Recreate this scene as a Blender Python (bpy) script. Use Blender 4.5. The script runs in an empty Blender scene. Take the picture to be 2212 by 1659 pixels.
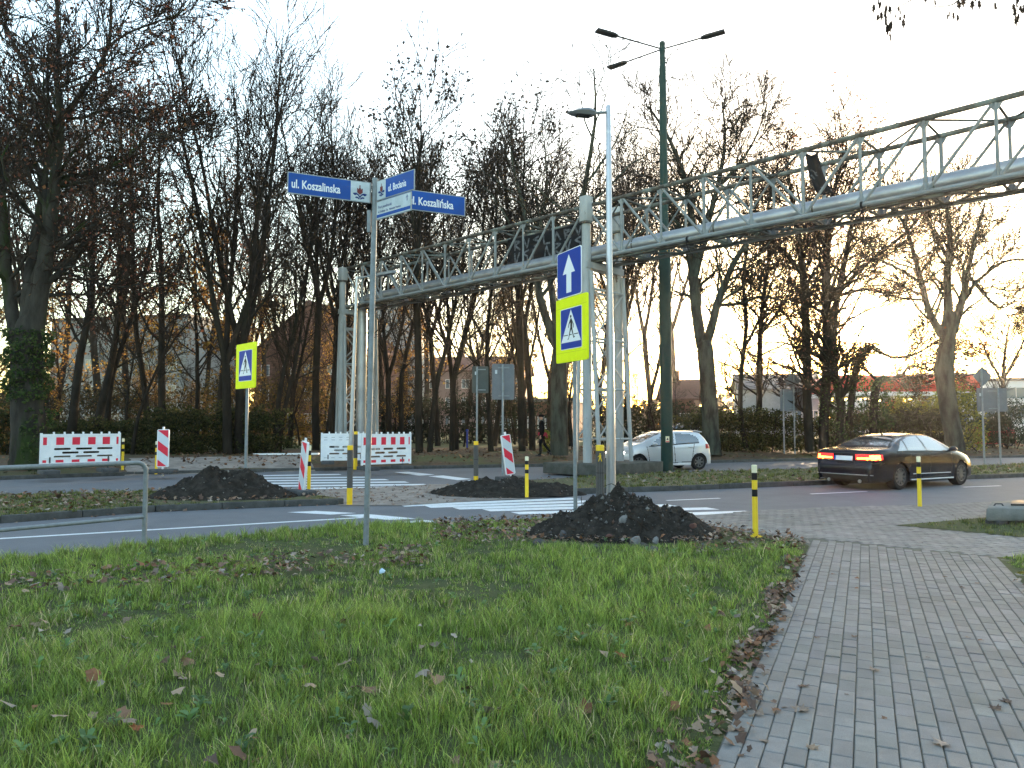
import bpy, bmesh, math, random
import numpy as np
from mathutils import Vector, Matrix, noise
from mathutils.geometry import tessellate_polygon
rnd = random.Random(7)
R = math.radians
C = bpy.context.scene.collection
scene = bpy.context.scene

# ---------------------------------------------------------------- camera, world, sun, exposure
FPX, PW, PH = 1597.0, 2212.0, 1659.0      # focal length and picture size in working pixels
PITCH = math.atan(87.5 / FPX)
CAMZ = 1.7
cam = bpy.data.cameras.new('camera')
cam.sensor_width = 36.0
cam.lens = 36.0 * FPX / PW
cam.clip_start = 0.05
cam.clip_end = 3000
camo = bpy.data.objects.new('camera', cam)
C.objects.link(camo)
camo.location = (0, 0, CAMZ)
camo.rotation_euler = (math.pi / 2 + PITCH, 0, 0)
scene.camera = camo

SUN_AZ, SUN_EL = R(25.8), R(4.2)           # azimuth clockwise from +Y
w = bpy.data.worlds.new("World")
scene.world = w
w.use_nodes = True
nt = w.node_tree
bg = nt.nodes['Background']
sky = nt.nodes.new('ShaderNodeTexSky')
sky.sky_type = 'NISHITA'
sky.sun_disc = False
sky.sun_elevation = SUN_EL
sky.sun_rotation = SUN_AZ
sky.air_density = 1.0
sky.dust_density = 0.9
sky.ozone_density = 0.95
nt.links.new(sky.outputs[0], bg.inputs[0])
bg.inputs[1].default_value = 0.15
sun = bpy.data.lights.new('sun', 'SUN')
sun.energy = 2.0
sun.angle = R(0.5)
sun.color = (1.0, 0.72, 0.45)
suno = bpy.data.objects.new('sun', sun)
C.objects.link(suno)
sd = Vector((math.sin(SUN_AZ) * math.cos(SUN_EL), math.cos(SUN_AZ) * math.cos(SUN_EL), math.sin(SUN_EL)))
suno.rotation_euler = sd.to_track_quat('Z', 'Y').to_euler()
suno.location = sd * 200
scene.view_settings.view_transform = 'Standard'
scene.view_settings.look = 'None'
scene.view_settings.exposure = 3.3
scene.view_settings.gamma = 1.0
scene.cycles.max_bounces = 6
scene.cycles.transparent_max_bounces = 8
scene.cycles.use_denoising = True

# ---------------------------------------------------------------- measuring: from the photo's pixels to places on the ground
_cp, _sp = math.cos(PITCH), math.sin(PITCH)
def ray(u, v):
    x = (u - PW / 2) / FPX; y = -(v - PH / 2) / FPX
    return Vector((x, _cp - y * _sp, _sp + y * _cp))
def G(u, v, z=0.0):
    r = ray(u, v); t = (z - CAMZ) / r.z
    return Vector((r.x * t, r.y * t, z))
def H(u, v, Y):
    r = ray(u, v); t = Y / r.y
    return Vector((r.x * t, Y, CAMZ + r.z * t))
def zat(v, Y): return H(PW / 2, v, Y).z
def XatY(u, v, Y): return H(u, v, Y).x

# ---------------------------------------------------------------- tagging and mesh helpers
def tag(o, label=None, cat=None, group=None, kind=None):
    if label: o['label'] = label
    if cat: o['category'] = cat
    if group: o['group'] = group
    if kind: o['kind'] = kind
    return o
def thing(name, label, cat, loc=(0, 0, 0), rz=0.0, group=None):
    o = bpy.data.objects.new(name, None)
    o.empty_display_size = 0.2
    C.objects.link(o)
    o.location = loc
    o.rotation_euler = (0, 0, rz)
    return tag(o, label, cat, group)
def wloc(p):
    l = Vector((0, 0, 0))
    while p is not None:
        l = l + Vector(p.location); p = p.parent
    return l
def mesh_np(name, V, F4=None, F3=None, mats=(), mi=None, smooth=True, col=None):
    V = np.asarray(V, dtype=np.float32)
    me = bpy.data.meshes.new(name)
    n4 = 0 if F4 is None else len(F4); n3 = 0 if F3 is None else len(F3)
    me.vertices.add(len(V)); me.vertices.foreach_set('co', V.ravel())
    li = []
    if n4: li.append(np.asarray(F4, dtype=np.int32).ravel())
    if n3: li.append(np.asarray(F3, dtype=np.int32).ravel())
    li = np.concatenate(li)
    me.loops.add(len(li)); me.loops.foreach_set('vertex_index', li)
    me.polygons.add(n4 + n3)
    st = np.concatenate([np.arange(n4, dtype=np.int32) * 4, n4 * 4 + np.arange(n3, dtype=np.int32) * 3])
    me.polygons.foreach_set('loop_start', st.astype(np.int32))
    if mi is not None: me.polygons.foreach_set('material_index', np.asarray(mi, dtype=np.int32))
    me.polygons.foreach_set('use_smooth', np.full(n4 + n3, smooth, dtype=bool))
    for m in mats: me.materials.append(m)
    if col is not None:
        a = me.color_attributes.new('Col', 'FLOAT_COLOR', 'POINT')
        c = np.ones((len(V), 4), dtype=np.float32); c[:, :3] = col
        a.data.foreach_set('color', c.ravel())
    me.update(calc_edges=True)
    return me
def link(name, me, parent=None, loc=(0, 0, 0)):
    o = bpy.data.objects.new(name, me)
    C.objects.link(o)
    if parent is not None: o.parent = parent
    o.location = loc
    return o

class MB:
    """collects shapes (in world coordinates) and links them as one mesh object"""
    def __init__(s): s.v = []; s.f = []; s.m = []
    def add(s, V, F, m=0):
        b = len(s.v)
        s.v += [tuple(x) for x in V]
        for f in F: s.f.append(tuple(i + b for i in f)); s.m.append(m)
    def obox(s, O, a, b, c, m=0, ch=0.0):
        """box from corner O with edge vectors a, b, c"""
        O, a, b, c = Vector(O), Vector(a), Vector(b), Vector(c)
        if ch > 0:
            bm = bmesh.new()
            vs = [bm.verts.new(O + a * i + b * j + c * k) for k in (0, 1) for j in (0, 1) for i in (0, 1)]
            for q in ((0, 2, 3, 1), (4, 5, 7, 6), (0, 1, 5, 4), (1, 3, 7, 5), (3, 2, 6, 7), (2, 0, 4, 6)): bm.faces.new([vs[i] for i in q])
            bmesh.ops.recalc_face_normals(bm, faces=bm.faces)
            bmesh.ops.bevel(bm, geom=list(bm.edges), offset=ch, segments=2, profile=0.5, affect='EDGES')
            bm.verts.ensure_lookup_table(); bm.verts.index_update()
            s.add([v.co for v in bm.verts], [[v.index for v in f.verts] for f in bm.faces], m); bm.free(); return
        V = [O + a * i + b * j + c * k for k in (0, 1) for j in (0, 1) for i in (0, 1)]
        s.add(V, [(0, 2, 3, 1), (4, 5, 7, 6), (0, 1, 5, 4), (1, 3, 7, 5), (3, 2, 6, 7), (2, 0, 4, 6)], m)
    def box(s, c, d, rz=0.0, m=0, ch=0.0):
        """box with centre c, size d, turned about z"""
        ca, sa = math.cos(rz), math.sin(rz)
        a = Vector((ca, sa, 0)) * d[0]; b = Vector((-sa, ca, 0)) * d[1]; e = Vector((0, 0, d[2]))
        s.obox(Vector(c) - a / 2 - b / 2 - e / 2, a, b, e, m, ch)
    def sweep(s, pts, rad, k=8, m=0, caps=True):
        pts = [Vector(p) for p in pts]; n = len(pts)
        if not hasattr(rad, '__len__'): rad = [rad] * n
        V = []; T0 = None
        for i, p in enumerate(pts):
            t = ((pts[min(i + 1, n - 1)] - p).normalized() + (p - pts[max(i - 1, 0)]).normalized()).normalized()
            if T0 is None:
                ref = Vector((0, 0, 1)) if abs(t.z) < 0.9 else Vector((1, 0, 0))
                x = t.cross(ref).normalized()
            else:
                x = (x - t * x.dot(t)).normalized()
            T0 = t; y = t.cross(x)
            for j in range(k):
                a = 2 * math.pi * j / k
                V.append(p + (x * math.cos(a) + y * math.sin(a)) * rad[i])
        F = [(i * k + j, i * k + (j + 1) % k, (i + 1) * k + (j + 1) % k, (i + 1) * k + j) for i in range(n - 1) for j in range(k)]
        if caps: F += [tuple(range(k - 1, -1, -1)), tuple((n - 1) * k + j for j in range(k))]
        s.add(V, F, m)
    def lathe(s, prof, c, k=16, m=0):
        c = Vector(c); n = len(prof)
        V = [(c.x + r * math.cos(2 * math.pi * j / k), c.y + r * math.sin(2 * math.pi * j / k), c.z + z) for r, z in prof for j in range(k)]
        F = [(i * k + j, i * k + (j + 1) % k, (i + 1) * k + (j + 1) % k, (i + 1) * k + j) for i in range(n - 1) for j in range(k)]
        F += [tuple(range(k - 1, -1, -1)), tuple((n - 1) * k + j for j in range(k))]
        s.add(V, F, m)
    def prism(s, O, ax, ay, pts, d0, d1, m=0):
        """2-D outline pts in the plane O, ax, ay pushed from d0 to d1 along the plane's normal"""
        O, ax, ay = Vector(O), Vector(ax).normalized(), Vector(ay).normalized()
        nn = ax.cross(ay); n = len(pts)
        V = [O + ax * x + ay * y + nn * d0 for x, y in pts] + [O + ax * x + ay * y + nn * d1 for x, y in pts]
        tri = tessellate_polygon([[Vector((x, y, 0)) for x, y in pts]])
        F = [tuple(t) for t in tri] + [tuple(i + n for i in t) for t in tri]
        F += [(i, (i + 1) % n, n + (i + 1) % n, n + i) for i in range(n)]
        s.add(V, F, m)
    def pbox(s, O, ax, ay, x0, x1, y0, y1, d0, d1, m=0, rad=0.0):
        if rad:
            pts = []
            for cx, cy, a0 in ((x1 - rad, y1 - rad, 0), (x0 + rad, y1 - rad, 90), (x0 + rad, y0 + rad, 180), (x1 - rad, y0 + rad, 270)):
                for k in range(5): a = R(a0 + 22.5 * k); pts.append((cx + rad * math.cos(a), cy + rad * math.sin(a)))
        else: pts = [(x0, y0), (x1, y0), (x1, y1), (x0, y1)]
        s.prism(O, ax, ay, pts, d0, d1, m)
    def sheet(s, pts, z=None, m=0):
        P = [Vector(p) if z is None else Vector((p[0], p[1], z)) for p in pts]
        tri = tessellate_polygon([[Vector((p.x, p.y, 0)) for p in P]])
        F = []
        for t in tri:
            a, b, c = (P[i] for i in t)
            F.append(tuple(t) if (b - a).cross(c - a).z > 0 else tuple(reversed(t)))
        s.add(P, F, m)
    def build(s, name, mats, parent=None, smooth=True, angle=35, fix=True):
        me = bpy.data.meshes.new(name)
        off = wloc(parent)
        me.from_pydata([(x - off.x, y - off.y, z - off.z) for x, y, z in s.v], [], s.f)
        if not isinstance(mats, (list, tuple)): mats = [mats]
        for m in mats: me.materials.append(m)
        me.polygons.foreach_set('material_index', s.m)
        if fix:
            bm = bmesh.new(); bm.from_mesh(me)
            bmesh.ops.recalc_face_normals(bm, faces=bm.faces)
            bm.to_mesh(me); bm.free()
        if smooth:
            me.polygons.foreach_set('use_smooth', [True] * len(me.polygons))
            me.set_sharp_from_angle(angle=R(angle))
        me.update()
        return link(name, me, parent)

# ---------------------------------------------------------------- materials
def newmat(name):
    m = bpy.data.materials.new(name); m.use_nodes = True
    return m, m.node_tree, m.node_tree.nodes['Principled BSDF']
def mat(name, c, rough=0.6, c2=None, scale=5.0, lo=0.35, hi=0.65, metal=0.0, bump=0.0, bscale=40.0, c3=None, s3=1.0, lo3=0.55, hi3=0.7, coat=0.0, spec=0.22, stretch=None):
    m, t, b = newmat(name)
    N, L = t.nodes, t.links
    b.inputs['Roughness'].default_value = rough
    b.inputs['Metallic'].default_value = metal
    b.inputs['Coat Weight'].default_value = coat
    b.inputs['Specular IOR Level'].default_value = spec
    tc = N.new('ShaderNodeTexCoord'); src = tc.outputs['Object']
    if stretch:
        mp = N.new('ShaderNodeMapping'); mp.inputs['Scale'].default_value = stretch
        L.new(src, mp.inputs['Vector']); src = mp.outputs[0]
    b.inputs['Base Color'].default_value = (*c, 1)
    out = None
    def mixin(prev, colr, sc, l, h):
        nz = N.new('ShaderNodeTexNoise'); nz.inputs['Scale'].default_value = sc; nz.inputs['Detail'].default_value = 6; nz.inputs['Roughness'].default_value = 0.65
        L.new(src, nz.inputs['Vector'])
        mr = N.new('ShaderNodeMapRange'); mr.inputs[1].default_value = l; mr.inputs[2].default_value = h
        L.new(nz.outputs['Fac'], mr.inputs[0])
        mx = N.new('ShaderNodeMix'); mx.data_type = 'RGBA'
        L.new(mr.outputs[0], mx.inputs[0])
        if prev is None: mx.inputs[6].default_value = (*c, 1)
        else: L.new(prev, mx.inputs[6])
        mx.inputs[7].default_value = (*colr, 1)
        return mx.outputs[2]
    if c2: out = mixin(out, c2, scale, lo, hi)
    if c3: out = mixin(out, c3, s3, lo3, hi3)
    if out is not None: L.new(out, b.inputs['Base Color'])
    if bump:
        nz = N.new('ShaderNodeTexNoise'); nz.inputs['Scale'].default_value = bscale; nz.inputs['Detail'].default_value = 5
        L.new(src, nz.inputs['Vector'])
        bp = N.new('ShaderNodeBump'); bp.inputs['Strength'].default_value = bump; bp.inputs['Distance'].default_value = 0.02
        L.new(nz.outputs['Fac'], bp.inputs['Height']); L.new(bp.outputs[0], b.inputs['Normal'])
    return m
def colmat(name, rough=0.6, trans=0.0, spec=0.3):
    """colour taken from each blade's or leaf's own colour attribute"""
    m, t, b = newmat(name)
    a = t.nodes.new('ShaderNodeVertexColor'); a.layer_name = 'Col'
    t.links.new(a.outputs[0], b.inputs['Base Color'])
    b.inputs['Roughness'].default_value = rough
    b.inputs['Specular IOR Level'].default_value = spec
    if trans:
        tr = t.nodes.new('ShaderNodeBsdfTranslucent'); t.links.new(a.outputs[0], tr.inputs[0])
        mx = t.nodes.new('ShaderNodeMixShader'); mx.inputs[0].default_value = trans
        o = t.nodes['Material Output']
        t.links.new(b.outputs[0], mx.inputs[1]); t.links.new(tr.outputs[0], mx.inputs[2]); t.links.new(mx.outputs[0], o.inputs[0])
    return m
def emis(name, c, e):
    m, t, b = newmat(name)
    b.inputs['Base Color'].default_value = (*c, 1)
    b.inputs['Emission Color'].default_value = (*c, 1); b.inputs['Emission Strength'].default_value = e
    return m

M = {}
M['asphalt'] = mat('asphalt', (0.124, 0.1287, 0.1426), .78, (0.1519, 0.1566, 0.1705), 1.6, .3, .7, bump=.25, bscale=220, c3=(0.1023, 0.1039, 0.1132), s3=.35, lo3=.5, hi3=.8, spec=.35)
M['line_paint'] = mat('line_paint', (0.72, 0.7425, 0.765), .6, (0.51, 0.5175, 0.525), 9, .45, .8, bump=.1, bscale=150)
M['hatch'] = mat('hatch_iron', (.05, .05, .05), .45, metal=.5)
M['paper'] = mat('paper', (.45, .58, .68), .7)
M['kerb'] = mat('kerb_stone', (0.093, 0.093, 0.09), .9, (0.0525, 0.0525, 0.0495), 6, bump=.3, bscale=60)
M['earth'] = mat('earth', (0.0825, 0.063, 0.045), .95, (0.15, 0.1275, 0.09), 3, bump=.6, bscale=25)
M['lawn_soil'] = mat('lawn_soil', (0.0455, 0.0585, 0.0208), .95, (0.0715, 0.078, 0.0286), 5, bump=.6, bscale=30)
M['median_soil'] = mat('median_soil', (0.075, 0.09, 0.0375), .95, (0.1275, 0.105, 0.063), 4, bump=.6, bscale=30)
M['sand_path'] = mat('sand_path', (0.3, 0.2625, 0.2325), .95, (0.18, 0.15, 0.132), 2.2, .4, .68, bump=.5, bscale=35)
M['litter_ground'] = mat('leafy_ground', (0.1125, 0.0675, 0.0405), .95, (0.054, 0.045, 0.027), 3.2, .4, .66, c3=(0.075, 0.084, 0.033), s3=.22, lo3=.5, hi3=.62, bump=.8, bscale=14)
M['verge_grass'] = mat('verge_grass', (0.09, 0.1125, 0.042), .95, (0.15, 0.1275, 0.0675), 2.5, .4, .65, bump=.7, bscale=25)
M['far_ground'] = mat('far_ground', (0.084, 0.098, 0.0392), .95, (0.126, 0.112, 0.07), .15, bump=.3, bscale=5)
M['paver_bed'] = mat('paver_bed', (0.091, 0.0884, 0.078), .95, (0.13, 0.13, 0.104), 10)
M['steel'] = mat('weathered_paint', (.225, .245, .252), .65, (.15, .16, .16), 2.0, .45, .7, c3=(0.12, 0.072, 0.048), s3=7, lo3=.63, hi3=.70)
M['steel_dark'] = mat('weathered_chord', (0.11, 0.1045, 0.088), .75, (0.0605, 0.0495, 0.0418), 3.0, .4, .62, c3=(0.176, 0.2035, 0.187), s3=1.4, lo3=.5, hi3=.62)
M['column_paint'] = mat('column_paint', (.36, .38, .385), .65, (.26, .28, .275), 1.6, .42, .66, c3=(0.15, 0.125, 0.1), s3=5.5, lo3=.64, hi3=.69, stretch=(1, 1, .35))
M['pipe'] = mat('pipe_cladding', (0.375, 0.3875, 0.4062), .42, (0.275, 0.2875, 0.3063), 1.3, metal=.7, stretch=(1, 1, 1))
M['galv'] = mat('galvanised', (0.255, 0.285, 0.3), .6, (0.195, 0.2175, 0.225), 12, metal=.25)
M['alu'] = mat('brushed_aluminium', (0.468, 0.481, 0.5005), .40, (0.416, 0.429, 0.4485), 4, metal=.7)
M['alu_lamp'] = mat('lamp_grey', (0.192, 0.204, 0.216), .5, metal=.2)
M['green_paint'] = mat('dark_green_paint', (0.0104, 0.0338, 0.0286), .6, (0.0156, 0.0416, 0.0338), 3, c3=(0.0234, 0.0338, 0.0208), s3=1.5)
M['lamp_dark'] = mat('lamp_dark', (.022, .024, .023), .6)
M['blue'] = mat('sign_blue', (0.0045, 0.039, 0.3), .5, (0.006, 0.045, 0.3375), 3)
M['street_blue'] = mat('street_sign_blue', (0.0105, 0.0825, 0.3675), .5, (0.0135, 0.0675, 0.285), 4)
M['white'] = mat('white_film', (0.812, 0.85, 0.85), .5)
M['sign_white'] = mat('sign_white', (0.57, 0.63, 0.66), .5, (0.45, 0.51, 0.525), 8)
M['black'] = mat('black_film', (.012, .012, .014), .5)
M['neon'] = mat('fluorescent_yellow', (.85, .95, .0), .5, (.80, .88, .0), 5)
M['signback'] = mat('sign_back', (0.1725, 0.1875, 0.2025), .6, (0.1425, 0.1575, 0.1725), 4, metal=.2)
M['signback_old'] = mat('sign_back_old', (0.0825, 0.0945, 0.087), .65, (0.0675, 0.078, 0.0705), 4)
M['yellow'] = mat('bollard_yellow', (0.85, 0.6, 0.036), .5, (0.792, 0.528, 0.036), 8)
M['pale_yellow'] = mat('reflective_cap', (.78, .72, .50), .45)
M['plastic_white'] = mat('barrier_white', (0.84, 0.85, 0.85), .5, (0.742, 0.77, 0.798), 6)
M['red'] = mat('reflective_red', (0.754, 0.03625, 0.0725), .45, (0.667, 0.029, 0.058), 20)
M['rubber'] = mat('foot_rubber', (0.0585, 0.0611, 0.065), .85, (0.091, 0.091, 0.091), 8, bump=.3)
M['tactile_grey'] = mat('tactile_post_grey', (0.0675, 0.063, 0.0615), .5, (0.09, 0.0855, 0.0825), 10)
M['post_yellow'] = mat('post_yellow', (0.85, 0.572, 0.026), .5, (0.806, 0.494, 0.026), 8)
M['concrete'] = mat('concrete', (0.225, 0.225, 0.2175), .9, (0.1425, 0.15, 0.135), 3.5, c3=(0.105, 0.12, 0.075), s3=1.2, lo3=.52, hi3=.7, bump=.35, bscale=40)
M['plinth'] = mat('plinth_concrete', (.10, .10, .09), .9, (.05, .052, .042), 3, bump=.5, bscale=20)
M['tarp'] = mat('black_tarp', (.004, .0045, .007), .7, (.007, .007, .010), 4)
M['tarp_paint'] = mat('tarp_paint', (0.15, 0.165, 0.1875), .8, (0.045, 0.0525, 0.06), 9, .4, .6)
M['soil'] = mat('dug_soil', (.026, .0225, .019), .98, (.062, .053, .045), 7, .42, .75, bump=1.0, bscale=45, spec=.05)
M['soil_grey'] = mat('dry_soil', (0.05, 0.044, 0.038), .95, (0.09, 0.08, 0.068), 6, .4, .7, bump=.9, bscale=40)
M['stone'] = mat('stone', (0.242, 0.231, 0.22), .85, (0.143, 0.1375, 0.132), 9, bump=.5, bscale=30)
M['stone_dark'] = mat('dark_stone', (0.0975, 0.091, 0.091), .85, (0.0585, 0.0559, 0.0585), 9, bump=.5, bscale=30)
M['bark'] = mat('bark', (0.0143, 0.01235, 0.0104), .98, (0.0286, 0.0247, 0.0195), 5, bump=.9, bscale=14, stretch=(1, 1, .25), c3=(0.0234, 0.0273, 0.0156), s3=.6, lo3=.5, hi3=.72, spec=.05)
M['bark_pale'] = mat('pale_bark', (0.064, 0.072, 0.0576), .98, (0.024, 0.0232, 0.0192), 3.5, .42, .62, bump=.9, bscale=12, stretch=(1, 1, .3), spec=.05)
M['bark_moss'] = mat('mossy_bark', (0.024, 0.0225, 0.0195), .98, (0.051, 0.048, 0.0405), 4, bump=.9, bscale=10, stretch=(1, 1, .3), c3=(0.027, 0.0405, 0.0135), s3=.8, lo3=.52, hi3=.60, spec=.05)
M['twig'] = mat('twig', (0.0272, 0.02125, 0.017), .98, (0.0459, 0.034, 0.0255), 3, spec=.03)
M['leaf'] = colmat('leaf', .7, .45, .1)
M['blocker_leaf'] = colmat('blocker_leaf', .9, 0, .05)  # no translucency, so the added light-blocking belt reflects dark
M['grass'] = colmat('grass_blade', .38, .42, .4)
M['deadleaf'] = colmat('dead_leaf', .7, .12)
# ---------------------------------------------------------------- the ground, roads, kerbs and markings
def ext(pts, dl, dr):
    """an edge line carried on beyond the picture at both ends"""
    a = (pts[0] - pts[1]).normalized(); b = (pts[-1] - pts[-2]).normalized()
    a.z = 0; b.z = 0
    return [pts[0] + a * dl] + pts + [pts[-1] + b * dr]
def off(p, n, d): return Vector((p.x + n[0] * d, p.y + n[1] * d, p.z))
def polyoff(pts, d, z=None):
    """polyline moved sideways to its left by d"""
    out = []
    for i, p in enumerate(pts):
        t = (pts[min(i + 1, len(pts) - 1)] - pts[max(i - 1, 0)]); t.z = 0; t.normalize()
        out.append(Vector((p.x - t.y * d, p.y + t.x * d, p.z if z is None else z)))
    return out
RD = Vector((math.cos(R(24.3)), math.sin(R(24.3)), 0))          # along the road, to the right
RN = Vector((-RD.y, RD.x, 0))                                    # across it, away
FLOORZ = .38                                                     # the far verge lies higher than the road
near_edge = ext([G(-250, 1242), G(0, 1212), G(330, 1178), G(620, 1150), G(800, 1136), G(950, 1130), G(1190, 1122), G(1469, 1118), G(1623, 1107), G(1771, 1098.5), G(1983, 1093), G(2212, 1083)], 60, 70)
med_near_l = ext([G(-250, 1152), G(0, 1131), G(336, 1106), G(743, 1090)], 60, 0)[:-1]
med_near_r = ext([G(1240, 1068), G(1469, 1060), G(1788, 1047), G(2108, 1035), G(2212, 1031)], 0, 80)[1:]
med_far_l = ext([G(-250, 1085, .12), G(0, 1068, .12), G(302, 1060, .12), G(560, 1053, .12)], 60, 0)[:-1]
med_far_r = ext([G(1010, 1043, .12), G(1250, 1030, .12), G(1420, 1021, .12), G(1763, 1011, .12), G(2090, 1005, .12), G(2212, 1001, .12)], 0, 80)[1:]
far_kerb = ext([G(-250, 1046), G(0, 1037), G(290, 1027), G(700, 1017), G(900, 1013), G(1195, 1008), G(1536, 1000), G(1765, 995), G(2212, 988)], 60, 90)

b = MB()
b.sheet([(-900, -60), (900, -60), (900, 1600), (-900, 1600)], -.10)
tag(b.build('ground', M['far_ground'], smooth=False), kind='structure')

b = MB()
b.sheet(near_edge + list(reversed(far_kerb)), 0.0)
tag(b.build('road', M['asphalt'], smooth=False), kind='structure')

def strip(b, A, B, m=0):
    n = len(A)
    b.add(list(A) + list(B), [(i, i + 1, n + i + 1, n + i) for i in range(n - 1)], m)
def resample(pts, step):
    out = [pts[0].copy()]
    for a, c in zip(pts, pts[1:]):
        k = max(1, int((c - a).length / step))
        for i in range(1, k + 1): out.append(a.lerp(c, i / k))
    return out
# far verge: kerb stone, rise, then level ground under the trees
b = MB()
fk = resample(far_kerb, 2.0)
prof = [(.16, .115), (.6, .17), (1.6, .27), (3.2, .36), (5.5, FLOORZ)]
rows = []
for d, z in prof:
    row = polyoff(fk, d, z)
    if d > .2:
        for p in row: p.z += .035 * noise.noise(Vector((p.x * .8, p.y * .8, d)))
    rows.append(row)
for A, B in zip(rows, rows[1:]): strip(b, A, B)
o = b.build('verge', M['litter_ground'], angle=60)
tag(o, kind='structure')
b = MB()
A = rows[-1]
far = polyoff(fk, 26, FLOORZ); far2 = polyoff(fk, 500, FLOORZ)
B0 = polyoff(fk, 14, FLOORZ)
strip(b, A, B0)
tag(b.build('woodland_floor', M['litter_ground'], smooth=False), kind='structure')
b = MB()
strip(b, B0, far)
strip(b, far, [Vector((p.x * 3.0, max(p.y, 0) + 700, FLOORZ)) for p in far])
tag(b.build('park_grass', M['verge_grass'], smooth=False), kind='structure')

def kerbline(name, pts, w, h, side, seg=1.0, skip=None):
    """a row of kerb stones, one mesh"""
    b = MB(); pp = resample(pts, seg)
    for a, c in zip(pp, pp[1:]):
        t = (c - a); t.z = 0
        if t.length < .02: continue
        n = Vector((-t.y, t.x, 0)).normalized() * w * side
        g = t.normalized() * .006
        if a.y < -5 or abs(a.x) > 60: continue
        dz = rnd.uniform(-.006, .006)
        b.obox(Vector((a.x, a.y, -.05)) + g, t - g * 2, n, Vector((0, 0, h + .05 + dz)), 0, .012)
    o = b.build(name, M['kerb'])
    return tag(o, kind='structure')
kerbline('far_kerb', far_kerb, .15, .12, 1)

# the raised middle strip of grass, in two lengths with the crossing between
def island(name, near, far, endl=None):
    b = MB()
    ring = polyoff(near, .155, .12) + list(reversed([Vector((p.x, p.y, .12)) for p in polyoff(far, -.15, .12)]))
    b.sheet(ring, .118)
    return tag(b.build(name, M['median_soil'], smooth=False), kind='structure')
island('median_verge', med_near_l, med_far_l)
island('median_verge', med_near_r, med_far_r)
kerbline('median_kerb', med_near_l, .15, .13, 1)
kerbline('median_kerb', med_near_r, .15, .13, 1)
kerbline('median_kerb', med_far_l, .15, .12, -1)
kerbline('median_kerb', med_far_r, .15, .12, -1)
kerbline('median_kerb', [med_near_l[-1], med_far_l[-1]], .15, .10, 1)
b = MB()
b.sheet([G(735, 1093), G(870, 1093), G(1010, 1084), G(1180, 1076), G(1250, 1069), G(1020, 1047), G(930, 1047), G(850, 1052), G(700, 1058), G(560, 1057)], .012)
tag(b.build('median_path', M['sand_path'], smooth=False), kind='structure')
# far side of the far crossing: worn path up to the trees
b = MB()
pth = [G(270, 1027.5, 0), G(420, 1023.5, 0), G(560, 1020, 0), G(680, 1017.3, 0)]
pth = resample(pth, 1.0); rws = []
for d, z in ((-.12, .005), (.16, .128), (.6, .205), (1.6, .305), (3.2, .395), (4.2, .41)):
    rws.append([Vector((p.x + .25 * noise.noise(Vector((d * 1.7, k_, 3))), p.y + .12 * noise.noise(Vector((d, k_ * 1.3, 9))), z)) for k_, p in enumerate(polyoff(pth, d))])
for A_, B_ in zip(rws, rws[1:]): strip(b, A_, B_)
tag(b.build('far_path', M['sand_path']), kind='structure')

def band(b, a, c, wd, z=.004):
    t = (c - a); t.z = 0; t.normalize(); n = Vector((-t.y, t.x, 0)) * wd / 2
    k = max(1, int((c - a).length / 3))
    b.sheet([a - n, c - n, c + n, a + n], z)
b = MB()
e = [G(-260, 1183), G(0, 1163.9), G(400, 1140.5), G(793, 1117.8)]
for a, c in zip(e, e[1:]): band(b, a, c, .13)
band(b, e[0] + (e[0] - e[1]).normalized() * 30, e[0], .13)
tag(b.build('edge_line_marking', M['line_paint'], smooth=False), kind='structure')
b = MB()
for p, q in (((1330, 1086), (1400, 1083)), ((1440, 1081.5), (1555, 1076.5)), ((1751, 1067.3), (1872, 1061.8)), ((2080, 1052.5), (2161, 1049.5))):
    band(b, G(*p), G(*q), .11)
tag(b.build('lane_dash_marking', M['line_paint'], smooth=False), kind='structure')
def z5(x, y): return ((560 + x / 2.353) * .864, (1160 + y / 2.353) * .864)
def bars(name, L, Rr, wd):
    b = MB()
    for (p, q) in zip(L, Rr):
        a, c = G(*p), G(*q); t = (c - a).normalized(); n = Vector((0, wd, 0)) if False else RN * wd
        b.sheet([a - n / 2, c - n / 2, c + n / 2, a + n / 2], .004 if name[0] != 'x' else .02)
    return tag(b.build(name, M['line_paint'], smooth=False), kind='structure')
# the far crossing
Lf = [(452, 1029.5), (478, 1034), (508, 1039.3), (545, 1044.6), (583, 1050.2), (627, 1056.2)]
Rf = [(735, 1025.0), (795, 1031.0), (836, 1036.2), (879, 1041.4), (921, 1047.0), (868, 1052.6)]
bars('zebra_crossing_marking', Lf, Rf, .52)
# the near crossing
Ln = [(868, 1092.6), (924, 1095.2), (985, 1098.7), (1050, 1102.6), (1112, 1108.8), (1260, 1116.5)]
Rn = [(1245, 1077.2), (1330, 1081.2), (1400, 1086.2), (1452, 1091.6), (1540, 1098.6), (1625, 1106.2)]
bars('zebra_crossing_marking', Ln, Rn, .42)
b = MB()
for q in (((370, 285), (540, 277), (780, 290), (625, 299)), ((680, 303), (850, 296), (1130, 322), (975, 331)), ((1045, 342), (1180, 331), (1275, 341), (1150, 353))):
    b.sheet([G(*z5(*p)) for p in q], .004)
for q in (((1000, 49), (1085, 46), (1240, 63), (1150, 69)), ((1200, 72), (1290, 68), (1455, 89), (1375, 96)), ((1430, 97), (1500, 93), (1550, 98), (1470, 104))):
    b.sheet([G(*z5(*p)) for p in q], .004)
tag(b.build('stop_block_marking', M['line_paint'], smooth=False), kind='structure')

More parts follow.
